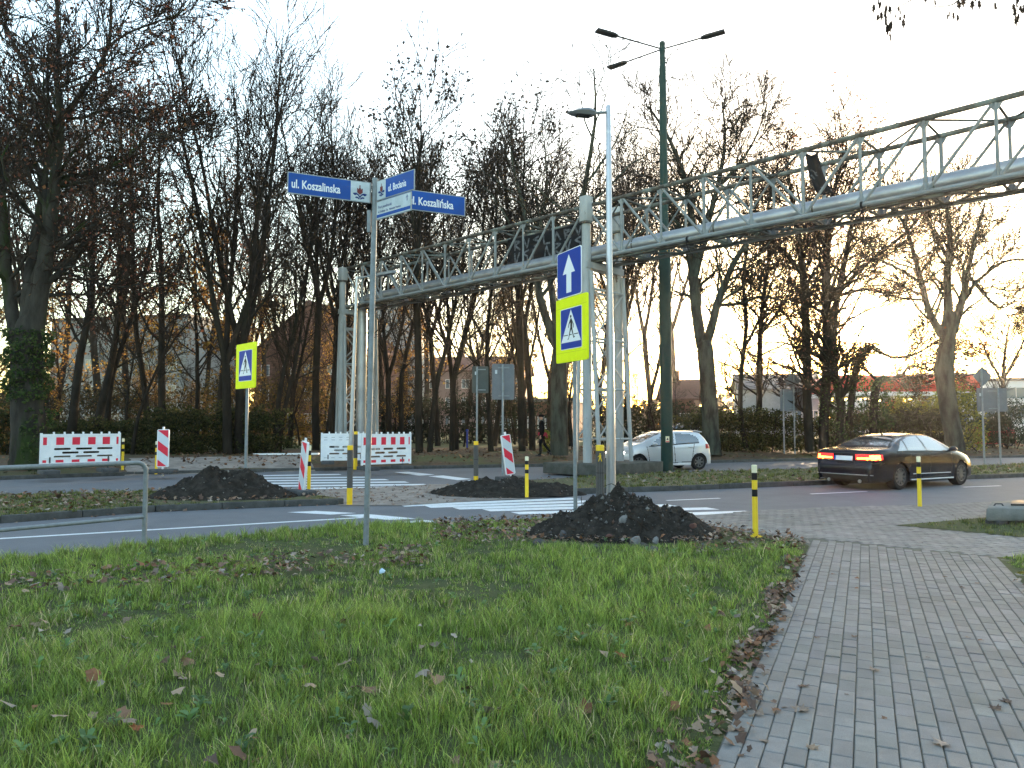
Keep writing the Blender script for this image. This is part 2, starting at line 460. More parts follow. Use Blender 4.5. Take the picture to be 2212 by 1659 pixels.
# near side: lawn, path, pavement
PD = Vector((.43, .903, 0)).normalized(); PN = Vector((PD.y, -PD.x, 0))       # path direction and its right-hand side
pathL0 = G(1541, 1659); PL = pathL0.dot(PN)                                   # the path's left edge, as an offset along PN
PRT = G(2160, 1206).dot(PN)
lawn_poly = near_edge[:8] + [G(1500, 1133), G(1560, 1143), G(1640, 1157), G(1715, 1165), G(1748, 1183)] + [Vector((pathL0.x, pathL0.y, 0)) - PD * 6, Vector((-14, -4, 0)), Vector((-40, -20, 0))]
b = MB(); b.sheet(lawn_poly, .022)
tag(b.build('lawn', M['lawn_soil'], smooth=False), kind='structure')
tip = G(1935, 1138)
isl_poly = [tip, G(2110, 1123), G(2320, 1109), G(2700, 1102), G(2700, 1205), G(2380, 1178), G(2212, 1164.5)]
b = MB(); b.sheet(isl_poly, .03)
tag(b.build('grass_patch', M['lawn_soil'], smooth=False), kind='structure')
rl0 = G(2152, 1208)
rlawn_poly = [rl0, G(2300, 1212), G(2600, 1232), Vector((14, 6, 0)), Vector((12, -4, 0)), rl0 - PD * 12]
b = MB(); b.sheet(rlawn_poly, .03)
tag(b.build('side_lawn', M['lawn_soil'], smooth=False), kind='structure')
b = MB()
b.sheet([near_edge[8], near_edge[9], near_edge[10], near_edge[11], near_edge[12], near_edge[12] + Vector((10, -60, 0)), Vector((10, -10, 0)), Vector((-4, -10, 0)), Vector((pathL0.x - 2.0, pathL0.y - 4, 0)), Vector((pathL0.x - .1, pathL0.y, 0)), G(1740, 1185), G(1700, 1163), G(1560, 1143), G(1478, 1124)], .0195)
tag(b.build('pavement_bed', M['paver_bed'], smooth=False), kind='structure')

def in_poly(P, poly):
    x, y = P[:, 0], P[:, 1]; r = np.zeros(len(P), bool); n = len(poly)
    for i in range(n):
        a, c = poly[i], poly[(i + 1) % n]
        if abs(a[1] - c[1]) < 1e-9: continue
        k = ((a[1] > y) != (c[1] > y)) & (x < (c[0] - a[0]) * (y - a[1]) / (c[1] - a[1]) + a[0])
        r ^= k
    return r
def pavers(name, cen, ang, l, wd, gap, seed, h=.022, base=.030):
    """bevelled paving blocks: cen (n,2), each turned by ang (scalar or n)"""
    g = np.random.default_rng(seed); n = len(cen)
    hx, hy, c = l / 2 - gap / 2, wd / 2 - gap / 2, .006
    T = np.array([[-1, -1, 0, 0], [1, -1, 0, 0], [1, 1, 0, 0], [-1, 1, 0, 0], [-1, -1, 0, 1], [1, -1, 0, 1], [1, 1, 0, 1], [-1, 1, 0, 1], [-1, -1, 1, 2], [1, -1, 1, 2], [1, 1, 1, 2], [-1, 1, 1, 2]], float)
    X = T[:, 0] * (hx - c * T[:, 2]); Y = T[:, 1] * (hy - c * T[:, 2])
    Z = np.where(T[:, 3] == 0, base - h, np.where(T[:, 3] == 1, base - c * .7, base))
    ang = np.full(n, ang) + g.normal(0, .006, n)
    ca, sa = np.cos(ang)[:, None], np.sin(ang)[:, None]
    V = np.zeros((n, 12, 3))
    V[:, :, 0] = cen[:, :1] + X * ca - Y * sa
    V[:, :, 1] = cen[:, 1:2] + X * sa + Y * ca
    tx, ty = g.normal(0, .010, n)[:, None], g.normal(0, .010, n)[:, None]
    lowf = np.array([noise.noise(Vector((p[0] * .7, p[1] * .7, 3.3))) for p in cen])
    V[:, :, 2] = Z + X * tx + Y * ty + (g.normal(0, .0012, n) + .006 * lowf)[:, None]
    q = np.array([[8, 9, 10, 11], [4, 5, 9, 8], [5, 6, 10, 9], [6, 7, 11, 10], [7, 4, 8, 11], [0, 1, 5, 4], [1, 2, 6, 5], [2, 3, 7, 6], [3, 0, 4, 7]])
    F = (q[None] + 12 * np.arange(n)[:, None, None]).reshape(-1, 4)
    tone = np.clip(g.normal(1, .08, n) + .18 * lowf, .65, 1.4)
    col = np.array([.172, .167, .160])[None] * tone[:, None] + g.normal(0, .002, (n, 3))
    me = mesh_np(name, V.reshape(-1, 3), F, mats=[M['paver']], smooth=False, col=np.repeat(np.clip(col, .02, 1), 12, 0))
    return tag(link(name, me), kind='structure')
def paver_mat():
    m, t, b = newmat('paver'); N, L = t.nodes, t.links
    a = N.new('ShaderNodeVertexColor'); a.layer_name = 'Col'
    tc = N.new('ShaderNodeTexCoord')
    n1 = N.new('ShaderNodeTexNoise'); n1.inputs['Scale'].default_value = 260; n1.inputs['Detail'].default_value = 3
    n2 = N.new('ShaderNodeTexNoise'); n2.inputs['Scale'].default_value = 2.6; n2.inputs['Detail'].default_value = 7; n2.inputs['Roughness'].default_value = .7
    L.new(tc.outputs['Object'], n1.inputs['Vector']); L.new(tc.outputs['Object'], n2.inputs['Vector'])
    r1 = N.new('ShaderNodeMapRange'); r1.inputs[1].default_value = .3; r1.inputs[2].default_value = .7; r1.inputs[3].default_value = .80; r1.inputs[4].default_value = 1.2
    r2 = N.new('ShaderNodeMapRange'); r2.inputs[1].default_value = .35; r2.inputs[2].default_value = .7; r2.inputs[3].default_value = .78; r2.inputs[4].default_value = 1.15
    L.new(n1.outputs['Fac'], r1.inputs[0]); L.new(n2.outputs['Fac'], r2.inputs[0])
    mu = N.new('ShaderNodeMath'); mu.operation = 'MULTIPLY'; L.new(r1.outputs[0], mu.inputs[0]); L.new(r2.outputs[0], mu.inputs[1])
    vm = N.new('ShaderNodeVectorMath'); vm.operation = 'SCALE'; L.new(a.outputs[0], vm.inputs[0]); L.new(mu.outputs[0], vm.inputs['Scale'])
    L.new(vm.outputs[0], b.inputs['Base Color'])
    b.inputs['Roughness'].default_value = .75
    bp = N.new('ShaderNodeBump'); bp.inputs['Strength'].default_value = .25; bp.inputs['Distance'].default_value = .004
    L.new(n1.outputs['Fac'], bp.inputs['Height']); L.new(bp.outputs[0], b.inputs['Normal'])
    return m
M['paver'] = paver_mat()
cross_a, cross_b = G(1738, 1166), G(2152, 1207)                   # seam between the path's lengthwise blocks and the pavement's
sv = (cross_b - cross_a); sn = Vector((-sv.y, sv.x, 0)).normalized()
ds = []; a0 = math.atan2(PD.y, PD.x)
W = .1045; LN = .205
k = 0
x = PL + W / 2
while x < PRT + .02:
    s0 = 1.5 + (LN / 2 if k % 2 else 0)
    for i in range(60):
        p = PN * x + PD * (s0 + i * LN)
        if (p - cross_a).dot(sn) < -LN * .45: ds.append((p.x, p.y))
    x += W; k += 1
pavers('path', np.array(ds), a0, LN, W, .007, 1)
ds = []; aR = math.atan2(RD.y, RD.x)
pave_poly = [near_edge[8], near_edge[9], near_edge[10], near_edge[11], near_edge[12], G(2700, 1062), G(3000, 1090), G(3000, 1240), G(2700, 1236), G(2300, 1212), cross_b, cross_a, G(1715, 1165), G(1640, 1157), G(1560, 1143), G(1500, 1133), G(1478, 1124)]
for i in range(-30, 190):
    for j in range(-10, 110):
        p = RD * (i * .205 + (.1025 if j % 2 else 0)) + RN * (6.0 + j * .1045)
        if p.x < 18: ds.append((p.x, p.y))
ds = np.array(ds)
ds = ds[in_poly(ds, pave_poly) & ~in_poly(ds, isl_poly)]
sd_ = (ds - np.array([cross_a.x, cross_a.y])) @ np.array([sn.x, sn.y])
ds = ds[(sd_ > .05) | (ds[:, 0] > cross_b.x) | (ds[:, 0] < cross_a.x)]
pavers('pavement', ds, aR, .205, .1045, .008, 2, base=.026)
# ---------------------------------------------------------------- the pipe bridge over the road
BM = Vector((2.78, 24.95, 0)); BD = Vector((.719, -.695, 0)).normalized(); BP = Vector((-BD.y, BD.x, 0))   # along it towards us, and across it away
BW = 1.5                                                          # between the two trusses
ZB, ZT = 7.38, 9.22
def bp(t, s, z): return BM + BD * t + BP * s + Vector((0, 0, z))
TN = [-15.4 + 1.51 * i for i in range(11)]                        # left span's joints
TN = [-.33 - 1.48 * i for i in range(10, -1, -1)]
TR = [-.33 + 1.51 * i for i in range(11)]
bridge = thing('pipe_bridge', 'long pale steel lattice bridge carrying a silver heating pipe over the road', 'pipe bridge', BM)
for s, lab in ((0, 'front'), (BW, 'rear')):
    for nodes in (TN, TR):
        b = MB()
        a, c = nodes[0], nodes[-1]; n = len(nodes); mid = (n - 1) / 2
        for i in range(n - 1):
            for z, r in ((ZT, .072), (ZB, .066)):
                b.sweep([bp(nodes[i] - .002, s, z), bp(nodes[i + 1] + .002, s, z)], r, 8, 1 if z == ZT else 0)
            if i % 2 == 0:
                b.sweep([bp(nodes[i] + .02, s, ZT), bp(nodes[i] + .14, s, ZT)], .072, 8, 1)
            p, q = (ZT, ZB) if i < mid else (ZB, ZT)
            b.sweep([bp(nodes[i] + .06, s, p - (.06 if p == ZT else -.06)), bp(nodes[i + 1] - .06, s, q - (.06 if q == ZT else -.06))], .041, 6, 0)
            if i in (1, 3):
                b.sweep([bp(nodes[i] + .06, s + .03, ZB + .06), bp(nodes[i + 1] - .06, s + .03, ZT - .06)], .026, 6, 0)
        for i, t in enumerate(nodes):
            b.sweep([bp(t, s, ZB), bp(t, s, ZT)], .050 if i % 2 else .040, 6, 0)
            for z, sg in ((ZT, -1), (ZB, 1)):                      # gusset plates
                b.prism(bp(t, s, z), BD, (0, 0, 1), [(-.17, sg * .04), (.17, sg * .04), (.06, sg * .22), (-.06, sg * .22)], -.008, .008, 0)
        b.build('truss', [M['steel'], M['steel_dark']], bridge)
for nodes in (TN, TR):                                            # bracing between the trusses, above and below
    for z, r in ((ZT - .03, .034), (ZB - .02, .036)):
        b = MB()
        for i, t in enumerate(nodes):
            b.sweep([bp(t, 0, z), bp(t, BW, z)], r, 6, 0)
            if i < len(nodes) - 1:
                s0, s1 = (0, BW) if i % 2 else (BW, 0)
                b.sweep([bp(t, s0, z), bp(nodes[i + 1], s1, z)], r * .85, 6, 0)
                if z < 8: b.sweep([bp(t, s1, z - .05), bp(nodes[i + 1], s0, z - .05)], r * .85, 6, 0)
        if z < 8:                                                  # walkway grating and cable tray below the pipe
            for s in (.28, 1.12):
                b.obox(bp(nodes[0], s, z - .05), BD * (nodes[-1] - nodes[0]), BP * .16, Vector((0, 0, .03)))
            b.obox(bp(nodes[0], .08, z - .10), BD * (nodes[-1] - nodes[0]), BP * .10, Vector((0, 0, .06)))
        b.build('cross_bracing', M['steel_dark'], bridge)
PZ, PR = 7.72, .25
b = MB()
pts = [bp(-14.65, .7, .5), bp(-14.65, .7, 7.1)]
for k in range(7):
    a = k / 6 * math.pi / 2
    pts.append(bp(-14.65 + .55 * (1 - math.cos(a)), .7, PZ - .55 + .55 * math.sin(a)))
pts.append(bp(15, .72, PZ))
b.sweep(pts, PR, 20)
for i in range(30):
    t = -13.8 + i * .98
    b.sweep([bp(t, .72 if t > -13 else .7, PZ), bp(t + .02, .72 if t > -13 else .7, PZ)], PR + .004, 20)
for z in (1.4, 2.6, 3.8, 5.0, 6.2): b.sweep([bp(-14.65, .7, z), bp(-14.65, .7, z + .02)], PR + .004, 20)
b.build('heating_pipe', M['pipe'], bridge)
for nodes in (TN, TR):
    for t in nodes[1:-1:2]:
        b = MB()
        b.obox(bp(t - .05, .1, ZB + .02), BD * .1, BP * 1.3, Vector((0, 0, .12)))
        b.sweep([bp(t + .02, .72, PZ + .0), bp(t + .07, .72, PZ)], PR + .012, 16)
        b.build('pipe_saddle', M['steel_dark'], bridge)
def trestle(t0, z0, top, rake):
    for s in (-.16, BW + .16):
        b = MB()
        b.sweep([bp(t0, s, z0), bp(t0, s, 8.62)], .155, 16, 0)
        b.sweep([bp(t0, s, 8.55), bp(t0, s, 8.62)], .22, 16, 1)
        b.obox(bp(t0 - .17, s - .17, 8.62), BD * .34, BP * .34, Vector((0, 0, top - 8.62)), 0, .02)
        b.build('column', [M['column_paint'], M['steel_dark']], bridge)
        for sg in (-1, 1):
            b = MB()
            b.sweep([bp(t0 + sg * rake, s, z0), bp(t0 + sg * .2, s, 6.9)], .072, 10)
            b.build('raker_leg', M['column_paint'], bridge)
    b = MB()
    zs = [1.2, 2.9, 4.6, 6.3]
    for z in zs:
        for sg in (-1, 1):
            tt = t0 + sg * (rake - (rake - .2) * (z - z0) / (6.9 - z0))
            b.sweep([bp(tt, -.16, z), bp(tt, BW + .16, z)], .045, 6)
    for z, z2 in zip(zs, zs[1:]):
        for sg in (-1, 1):
            f = lambda zz: t0 + sg * (rake - (rake - .2) * (zz - z0) / (6.9 - z0))
            b.sweep([bp(f(z), -.16, z), bp(f(z2), BW + .16, z2)], .030, 6)
            b.sweep([bp(f(z) + .03, BW + .16, z), bp(f(z2) + .03, -.16, z2)], .030, 6)
    b.obox(bp(t0 - .16, -.3, 7.02), BD * .32, BP * (BW + .6), Vector((0, 0, .22)))
    b.build('trestle_bracing', M['column_paint'], bridge)
trestle(-.18, .40, 9.5, .50)
trestle(-15.05, .38, 9.25, .42)
trestle(14.95, .02, 9.5, .5)
b = MB()
pc = G(1304, 1024, .1)
b.obox(bp(-1.45, -1.0, .05), BD * 2.6, BP * 3.4, Vector((0, 0, .37)), 0, .03)
tag(b.build('concrete_plinth', M['plinth']), 'mossy concrete plinth under the middle legs of the pipe bridge', 'plinth')

# two black tarpaulins tied to the lattice, with faded scrawled lettering
def cloth(name, corners, seed, label, amp=.06):
    """corners: four 3-D points, top-left, top-right, bottom-right, bottom-left"""
    nx, ny = 26, 22; tl, tr, br, bl = [Vector(c) for c in corners]
    nn = (tr - tl).cross(bl - tl).normalized(); V = []
    for j in range(ny + 1):
        for i in range(nx + 1):
            u, v = i / nx, j / ny
            p = tl.lerp(tr, u).lerp(bl.lerp(br, u), v)
            d = amp * math.sin(u * 9 + v * 2 + seed) * (.3 + .7 * v) + amp * .8 * noise.noise(Vector((u * 4, v * 4, seed)))
            p = p + nn * d + (tr - tl).normalized() * (.05 * math.sin(v * 4 + seed)) - Vector((0, 0, .06 * math.sin(u * math.pi) * (1 - v)))
            V.append(p)
    F = [(j * (nx + 1) + i, j * (nx + 1) + i + 1, (j + 1) * (nx + 1) + i + 1, (j + 1) * (nx + 1) + i) for j in range(ny) for i in range(nx)]
    b = MB(); b.add(V, F)
    o = b.build(name, M['tarp'], None)
    m = o.modifiers.new('thick', 'SOLIDIFY'); m.thickness = .006
    tag(o, label, 'tarp')
    return o, V, nx, ny, nn
def scrawl(o, V, nx, ny, nn, strokes, wd):
    """painted strokes that follow the cloth; u, v in 0..1"""
    b = MB()
    def at(u, v):
        x, y = min(max(u, 0), .999) * nx, min(max(v, 0), .999) * ny
        i, j = int(x), int(y); fx, fy = x - i, y - j
        g = lambda a, c: V[c * (nx + 1) + a]
        return g(i, j).lerp(g(i + 1, j), fx).lerp(g(i, j + 1).lerp(g(i + 1, j + 1), fx), fy)
    for st in strokes:
        P = []
        for a, c in zip(st, st[1:]):
            for k in range(6): P.append((a[0] + (c[0] - a[0]) * k / 6, a[1] + (c[1] - a[1]) * k / 6))
        P.append(st[-1])
        for sg in (-1,):
            Q = [at(*p) + nn * sg * .012 for p in P]
            L = []; 
            for i, q in enumerate(Q):
                t = (Q[min(i + 1, len(Q) - 1)] - Q[max(i - 1, 0)]).normalized(); n = t.cross(nn).normalized() * wd / 2
                L += [q - n, q + n]
            b.add(L, [(2 * i, 2 * i + 1, 2 * i + 3, 2 * i + 2) for i in range(len(Q) - 1)])
    b.build('lettering', M['tarp_paint'], o)
c0 = [bp(-4.95, .82, 9.02), bp(-.95, .82, 9.02), bp(-.75, .86, 7.95), bp(-4.95, .86, 7.75)]
o, V, nx, ny, nn = cloth('banner', c0, 1.0, 'wide black banner with faded letters hung inside the bridge lattice', .05)
st = []
for r, (v0, v1) in enumerate(((.10, .40), (.48, .90))):
    for k in range(7):
        u = .10 + k * .125; q = (k + r) % 5
        L = {0: [(u, v1), (u, v0), (u + .07, v0 + .05), (u, (v0 + v1) / 2), (u + .07, v1)], 1: [(u, v0), (u + .035, v1), (u + .07, v0)],
             2: [(u + .07, v0), (u, v0 + .08), (u + .06, (v0 + v1) / 2), (u + .06, v1 - .05), (u, v1)], 3: [(u, v0), (u, v1), (u + .07, v1)], 4: [(u, v1), (u + .035, v0), (u + .07, v1)]}[q]
        st.append(L)
scrawl(o, V, nx, ny, nn, st, .075)
nn_front = nn
c1 = [bp(7.26, .05, 9.12), bp(7.86, .10, 9.10), bp(7.95, .30, 7.98), bp(7.42, .30, 7.98)]
cl = [bp(7.24, .06, 9.14), bp(7.55, .14, 9.12), bp(7.88, .40, 7.98), bp(7.50, .34, 7.96)]
o, V, nx, ny, nn = cloth('tarp', cl, 2.4, 'narrow twisted black tarp dangling from the bridge lattice above the green lamp post', .05)
scrawl(o, V, nx, ny, nn, [[(.2, .38), (.35, .40), (.45, .45), (.6, .44)], [(.4, .46), (.5, .5), (.62, .52)], [(.15, .5), (.25, .55), (.3, .6), (.2, .55)], [(.45, .80), (.55, .83)]], .045)
for t, s in ((3.62, 0), (8.72, 0)):                               # cable ties left on the lower chord
    b = MB()
    b.sweep([bp(t, s - .02, ZB + .0), bp(t + .05, s - .02, ZB)], .085, 10)
    b.sweep([bp(t + .02, s - .07, ZB - .02), bp(t + .05, s - .1, ZB - .25), bp(t + .12, s - .08, ZB - .42)], .018, 5)
    b.build('tie', M['tarp'], bridge)

# ---------------------------------------------------------------- lamps
SR = Vector((-.914, -.4067, 0)).normalized()
p = G(1441, 1012, .12)
lamp = thing('street_lamp', 'tall dark green street lamp with flat lamp heads beside the silver car', 'street lamp', p)
zt = zat(97, p.y)
b = MB()
b.lathe([(.215, -.1), (.215, 7.75), (.205, 8.1), (.165, 8.45), (.155, 8.6), (.125, zt - 1.0), (.100, zt - .9), (.10, zt - .12)], p, 20)
b.build('pole', M['green_paint'], lamp)
b = MB(); b.lathe([(.105, zt - .42), (.112, zt - .40), (.112, zt - .34), (.105, zt - .33), (.105, zt - .13), (.112, zt - .12), (.112, zt - .05), (.08, zt)], p, 16)
b.build('collar', M['green_paint'], lamp)
for z in (zt - .62, zt - .8): b = MB(); b.box(p + Vector((.12, 0, z)), (.06, .04, .05)); b.build('bolt', M['green_paint'], lamp)
b = MB()
cz = zat(955, p.y)
b.obox(Vector((p.x - .085, p.y - .225, cz)), (.13, 0, 0), (0, .012, 0), (0, 0, .21))
f = b.build('warning_plate', M['pale_yellow'], lamp)
b = MB(); q = Vector((p.x - .02, p.y - .227, cz))
b.prism(q, (1, 0, 0), (0, 0, 1), [(-.045, .08), (.045, .08), (0, .17)], 0, .002)
b.build('triangle', M['black'], f)
b = MB(); b.obox(Vector((p.x - .075, p.y - .2275, cz + .01)), (.11, 0, 0), (0, .002, 0), (0, 0, .035)); b.build('stripe', M['red'], f)
top = p + Vector((0, 0, zt - .28))
for dx, dy, dz in ((-2.55, -.95, .20), (2.05, -.95, .16), (-1.75, 1.75, .14)):
    e = top + Vector((dx, dy, dz)); d = (e - top).normalized(); sd2 = d.cross(Vector((0, 0, 1))).normalized(); up = sd2.cross(d)
    st_ = top + d * .09; a0_ = e - d * .85
    b = MB(); b.sweep([st_, a0_ + d * .1], .030, 8); arm = b.build('arm', M['lamp_dark'], lamp)
    b = MB()
    ol = [(0, -.05), (.06, -.09), (.18, -.13), (.85, -.13), (.85, .13), (.18, .13), (.06, .09), (0, .05)]
    b.prism(a0_, d, sd2, ol, -.035, .04)
    b.build('lamp_head', M['lamp_dark'], lamp)
Y0 = 13.55
p = Vector((XatY(1320.5, 1118, Y0), Y0, 0))
lamp2 = thing('street_lamp', 'slim new silver street lamp rising behind the nearest heap of dark soil', 'street lamp', p)
zt = zat(228, Y0)
b = MB(); b.lathe([(.088, -.05), (.086, 1.2), (.060, 4.4), (.048, zt - .02), (.040, zt)], p + Vector((0, 0, 0)), 20)
b.lathe([(.050, zt - .55), (.051, zt - .52), (.050, zt - .49)], p, 16)
b.build('pole', M['alu'], lamp2)
top = p + Vector((0, 0, zt - .13))
ax = Vector((-.985, -.17, 0)).normalized(); sy = Vector((-ax.y, ax.x, 0))
b = MB(); b.sweep([top, top + ax * .30 + Vector((0, 0, -.035))], .028, 10); b.build('arm', M['galv'], lamp2)
b = MB()
prof = [(.24, .05, -.06, -.01), (.30, .10, -.09, .02), (.40, .135, -.10, .035), (.52, .14, -.10, .02), (.64, .12, -.095, -.01), (.74, .07, -.085, -.04), (.80, .02, -.075, -.06)]
V = []
for x, w_, z0_, z1_ in prof:
    for yy, zz in ((-w_, (z0_ + z1_) / 2), (-w_ * .7, z1_ - .01), (0, z1_), (w_ * .7, z1_ - .01), (w_, (z0_ + z1_) / 2), (w_ * .7, z0_), (-w_ * .7, z0_)):
        V.append(top + ax * x + sy * yy + Vector((0, 0, zz - .0)))
F = [(i * 7 + j, i * 7 + (j + 1) % 7, (i + 1) * 7 + (j + 1) % 7, (i + 1) * 7 + j) for i in range(6) for j in range(7)] + [tuple(range(7)), tuple(42 + j for j in range(7))]
b.add(V, F); hd = b.build('lamp_head', M['alu_lamp'], lamp2)
b = MB(); b.obox(top + ax * .36 - sy * .08 + Vector((0, 0, -.112)), ax * .26, sy * .16, Vector((0, 0, .012))); b.build('lens', M['lamp_dark'], hd)
# thin bare lamp pole by the far bridge legs
p = G(766, 1010, .12); p = Vector((XatY(757, 985, 24.6), 24.6, .2))
lamp3 = thing('street_lamp', 'slender silver lamp pole with small lamp standing before the left bridge legs', 'street lamp', p)
zt = zat(598, 24.6) - .2
b = MB(); b.sweep([p, p + Vector((.07, 0, zt * .5)), p + Vector((.15, 0, zt))], [.085, .065, .045], 14); b.build('pole', M['alu'], lamp3)
top = p + Vector((.15, 0, zt - .05)); ax = Vector((.96, -.2, .12)).normalized()
b = MB(); b.sweep([top, top + ax * .75], .03, 8); b.build('arm', M['galv'], lamp3)
b = MB(); b.prism(top + ax * .7, ax, Vector((0, 1, 0)), [(0, -.05), (.12, -.13), (.6, -.12), (.7, -.03), (.7, .03), (.6, .12), (.12, .13), (0, .05)], -.05, .04); b.build('lamp_head', M['alu_lamp'], lamp3)
# ---------------------------------------------------------------- signs
def text_on(O, ax, ay, s, size, mat_, parent, bold=0.0, name='lettering', align='LEFT', xs=1.0, depth=.0015):
    """real lettering laid on the plane O, ax, ay"""
    c = bpy.data.curves.new('t', 'FONT'); c.body = s; c.size = size; c.align_x = align; c.offset = bold; c.extrude = depth; c.resolution_u = 3
    o = bpy.data.objects.new('t', c); C.objects.link(o)
    dg = bpy.context.evaluated_depsgraph_get(); dg.update()
    me = bpy.data.meshes.new_from_object(o.evaluated_get(dg))
    bpy.data.objects.remove(o); bpy.data.curves.remove(c)
    ax, ay = Vector(ax).normalized(), Vector(ay).normalized(); nn = ax.cross(ay); l = wloc(parent)
    for v in me.vertices:
        v.co = Vector(O) + ax * v.co.x * xs + ay * v.co.y + nn * v.co.z - l
    me.materials.clear(); me.materials.append(mat_)
    return link(name, me, parent)
UP = Vector((0, 0, 1))
def emblem(O, ax, s, parent, sx=1.0):
    """red castle above two blue waves on a white field; s = height"""
    def P(pts): return [(x * s * sx, y * s) for x, y in pts]
    b = MB()
    for q in ([(-.03, .62), (.03, .62), (.03, .95), (-.03, .95)], [(-.18, .42), (0, .26), (.18, .42), (.18, .72), (.11, .72), (.11, .66), (.06, .66), (.06, .74), (-.06, .74), (-.06, .66), (-.11, .66), (-.11, .72), (-.18, .72)]):
        b.prism(O, ax, UP, P(q), 0, .002)
    b.build('castle', M['castle_red'], parent)
    b = MB()
    for sg in (-1, 1):
        up_ = [(0, .16), (.10, .30), (.24, .38), (.40, .36), (.46, .32), (.38, .22), (.30, .18), (.22, .25), (.12, .20), (.05, .08), (0, .02)]
        lo_ = [(0, -.04), (.10, .08), (.20, .12), (.30, .08), (.28, .0), (.16, .0), (.06, -.08)]
        for q in (up_, lo_):
            q = [(sg * x, y) for x, y in q]
            if sg < 0: q = q[::-1]
            b.prism(O, ax, UP, P(q), 0, .002)
    b.build('waves', M['wave_blue'], parent)
M['castle_red'] = mat('castle_red', (.17, .035, .035), .6)
M['wave_blue'] = mat('wave_blue', (.015, .04, .16), .6)
M['text_white'] = mat('text_white', (.82, .84, .85), .5)
M['text_grey'] = mat('text_grey', (.17, .20, .30), .6)
M['frame_grey'] = mat('sign_frame', (.30, .33, .34), .5, metal=.3)

p = G(797, 1176, .03); Yp = p.y
p.x = XatY(801, 800, Yp)
post = thing('street_name_post', 'tall grey post with four blue and white street name boards, standing in the lawn', 'street sign', p)
zt = zat(393, Yp)
b = MB(); b.sweep([p + Vector((-.045, 0, -.1)), p + Vector((.0, 0, zt * .5)), p + Vector((.035, 0, zt - .0))], .040, 16)
b.sweep([p + Vector((.035, 0, zt - .03)), p + Vector((.036, 0, zt + .02))], .043, 16)
b.build('pole', M['galv'], post)
pc = p + Vector((.03, 0, 0))
b = MB(); b.box(pc + Vector((-.075, -.01, zat(430, Yp))), (.05, .05, .40)); b.box(pc + Vector((-.075, -.01, zat(475, Yp))), (.05, .05, .42))
b.build('clamp', M['galv'], post)
RDn = Vector((.905, .425, 0)).normalized()
def board(name_parent, O, ax, L, h, face, z0, split=None):
    """name board: O end at the post, ax runs along it as read"""
    b = MB()
    b.pbox(O + UP * z0, ax, UP, 0, L, 0, h, -.014, 0, 0)
    o = b.build('name_board', M['frame_grey'], name_parent)
    b = MB()
    x0, x1 = (.012, L - .012)
    if split: x0, x1 = split
    b.pbox(O + UP * z0, ax, UP, x0, x1, .012, h - .012, 0, .002, 0)
    b.build('face', face, o)
    return o
# reading side faces us: left board runs from far-left to the post
zs = zat(402, Yp)
ax = Vector((.905, .41, 0)).normalized()
Ol = pc - ax * 1.20 + Vector((0, -.02, 0)); hS = .298
o = board(post, Ol, ax, 1.14, hS, M['street_blue'], zs - hS + .005, (.012, .86))
b = MB(); b.pbox(Ol + UP * (zs - hS + .005), ax, UP, .86, 1.128, .012, hS - .012, 0, .002); b.build('emblem_field', M['sign_white'], o)
nrm = ax.cross(UP)
text_on(Ol + UP * (zs - hS + .09) + ax * .05 + nrm * .003, ax, UP, 'ul. Koszalinska', .165, M['text_white'], o, .0035, xs=.685)
emblem(Ol + UP * (zs - hS + .055) + ax * .99 + nrm * .003, ax, .20, o, 1.1)
Or = pc + ax * .10 + Vector((0, .03, 0))
o = board(post, Or, ax, 1.28, hS, M['street_blue'], zs - hS - .0, None)
text_on(Or + UP * (zs - hS + .085) + ax * .40 + nrm * .003, ax, UP, 'ul. Koszalińska', .165, M['text_white'], o, .0035, xs=.70)
ax2 = Vector((.61, -.53, 0)).normalized(); n2 = ax2.cross(UP)
Ob = pc + ax2 * .05 + Vector((0, -.02, 0))
zb = zat(399, Yp) - .285
o = board(post, Ob, ax2, .80, .285, M['street_blue'], zb, (.20, .79))
b = MB(); b.pbox(Ob + UP * zb, ax2, UP, .012, .20, .012, .273, 0, .002); b.build('emblem_field', M['sign_white'], o)
text_on(Ob + UP * (zb + .085) + ax2 * .255 + n2 * .003, ax2, UP, 'ul. Bociania', .14, M['text_white'], o, .002, xs=.60)
emblem(Ob + UP * (zb + .06) + ax2 * .108 + n2 * .003, ax2, .18, o, .85)
zp = zb - .275
o = board(post, Ob, ax2, .74, .262, M['sign_white'], zp)
b = MB(); b.pbox(Ob + UP * zp, ax2, UP, .012, .728, .025, .07, .002, .004); b.build('blue_stripe', M['street_blue'], o)
text_on(Ob + UP * (zp + .155) + ax2 * .04 + n2 * .003, ax2, UP, 'Port pasażerski', .055, M['text_grey'], o, .001, xs=.85)
text_on(Ob + UP * (zp + .092) + ax2 * .04 + n2 * .003, ax2, UP, 'ul. Kołłątaja 15a   Nabrzeże Prastare', .044, M['text_grey'], o, .0008, xs=.74)
b = MB(); b.prism(Ob + UP * (zp + .15) + ax2 * .66, ax2, UP, [(-.008, 0), (.008, 0), (.008, .055), (.025, .045), (0, .09), (-.025, .045), (-.008, .055)], .002, .004); b.build('arrow', M['text_grey'], o)

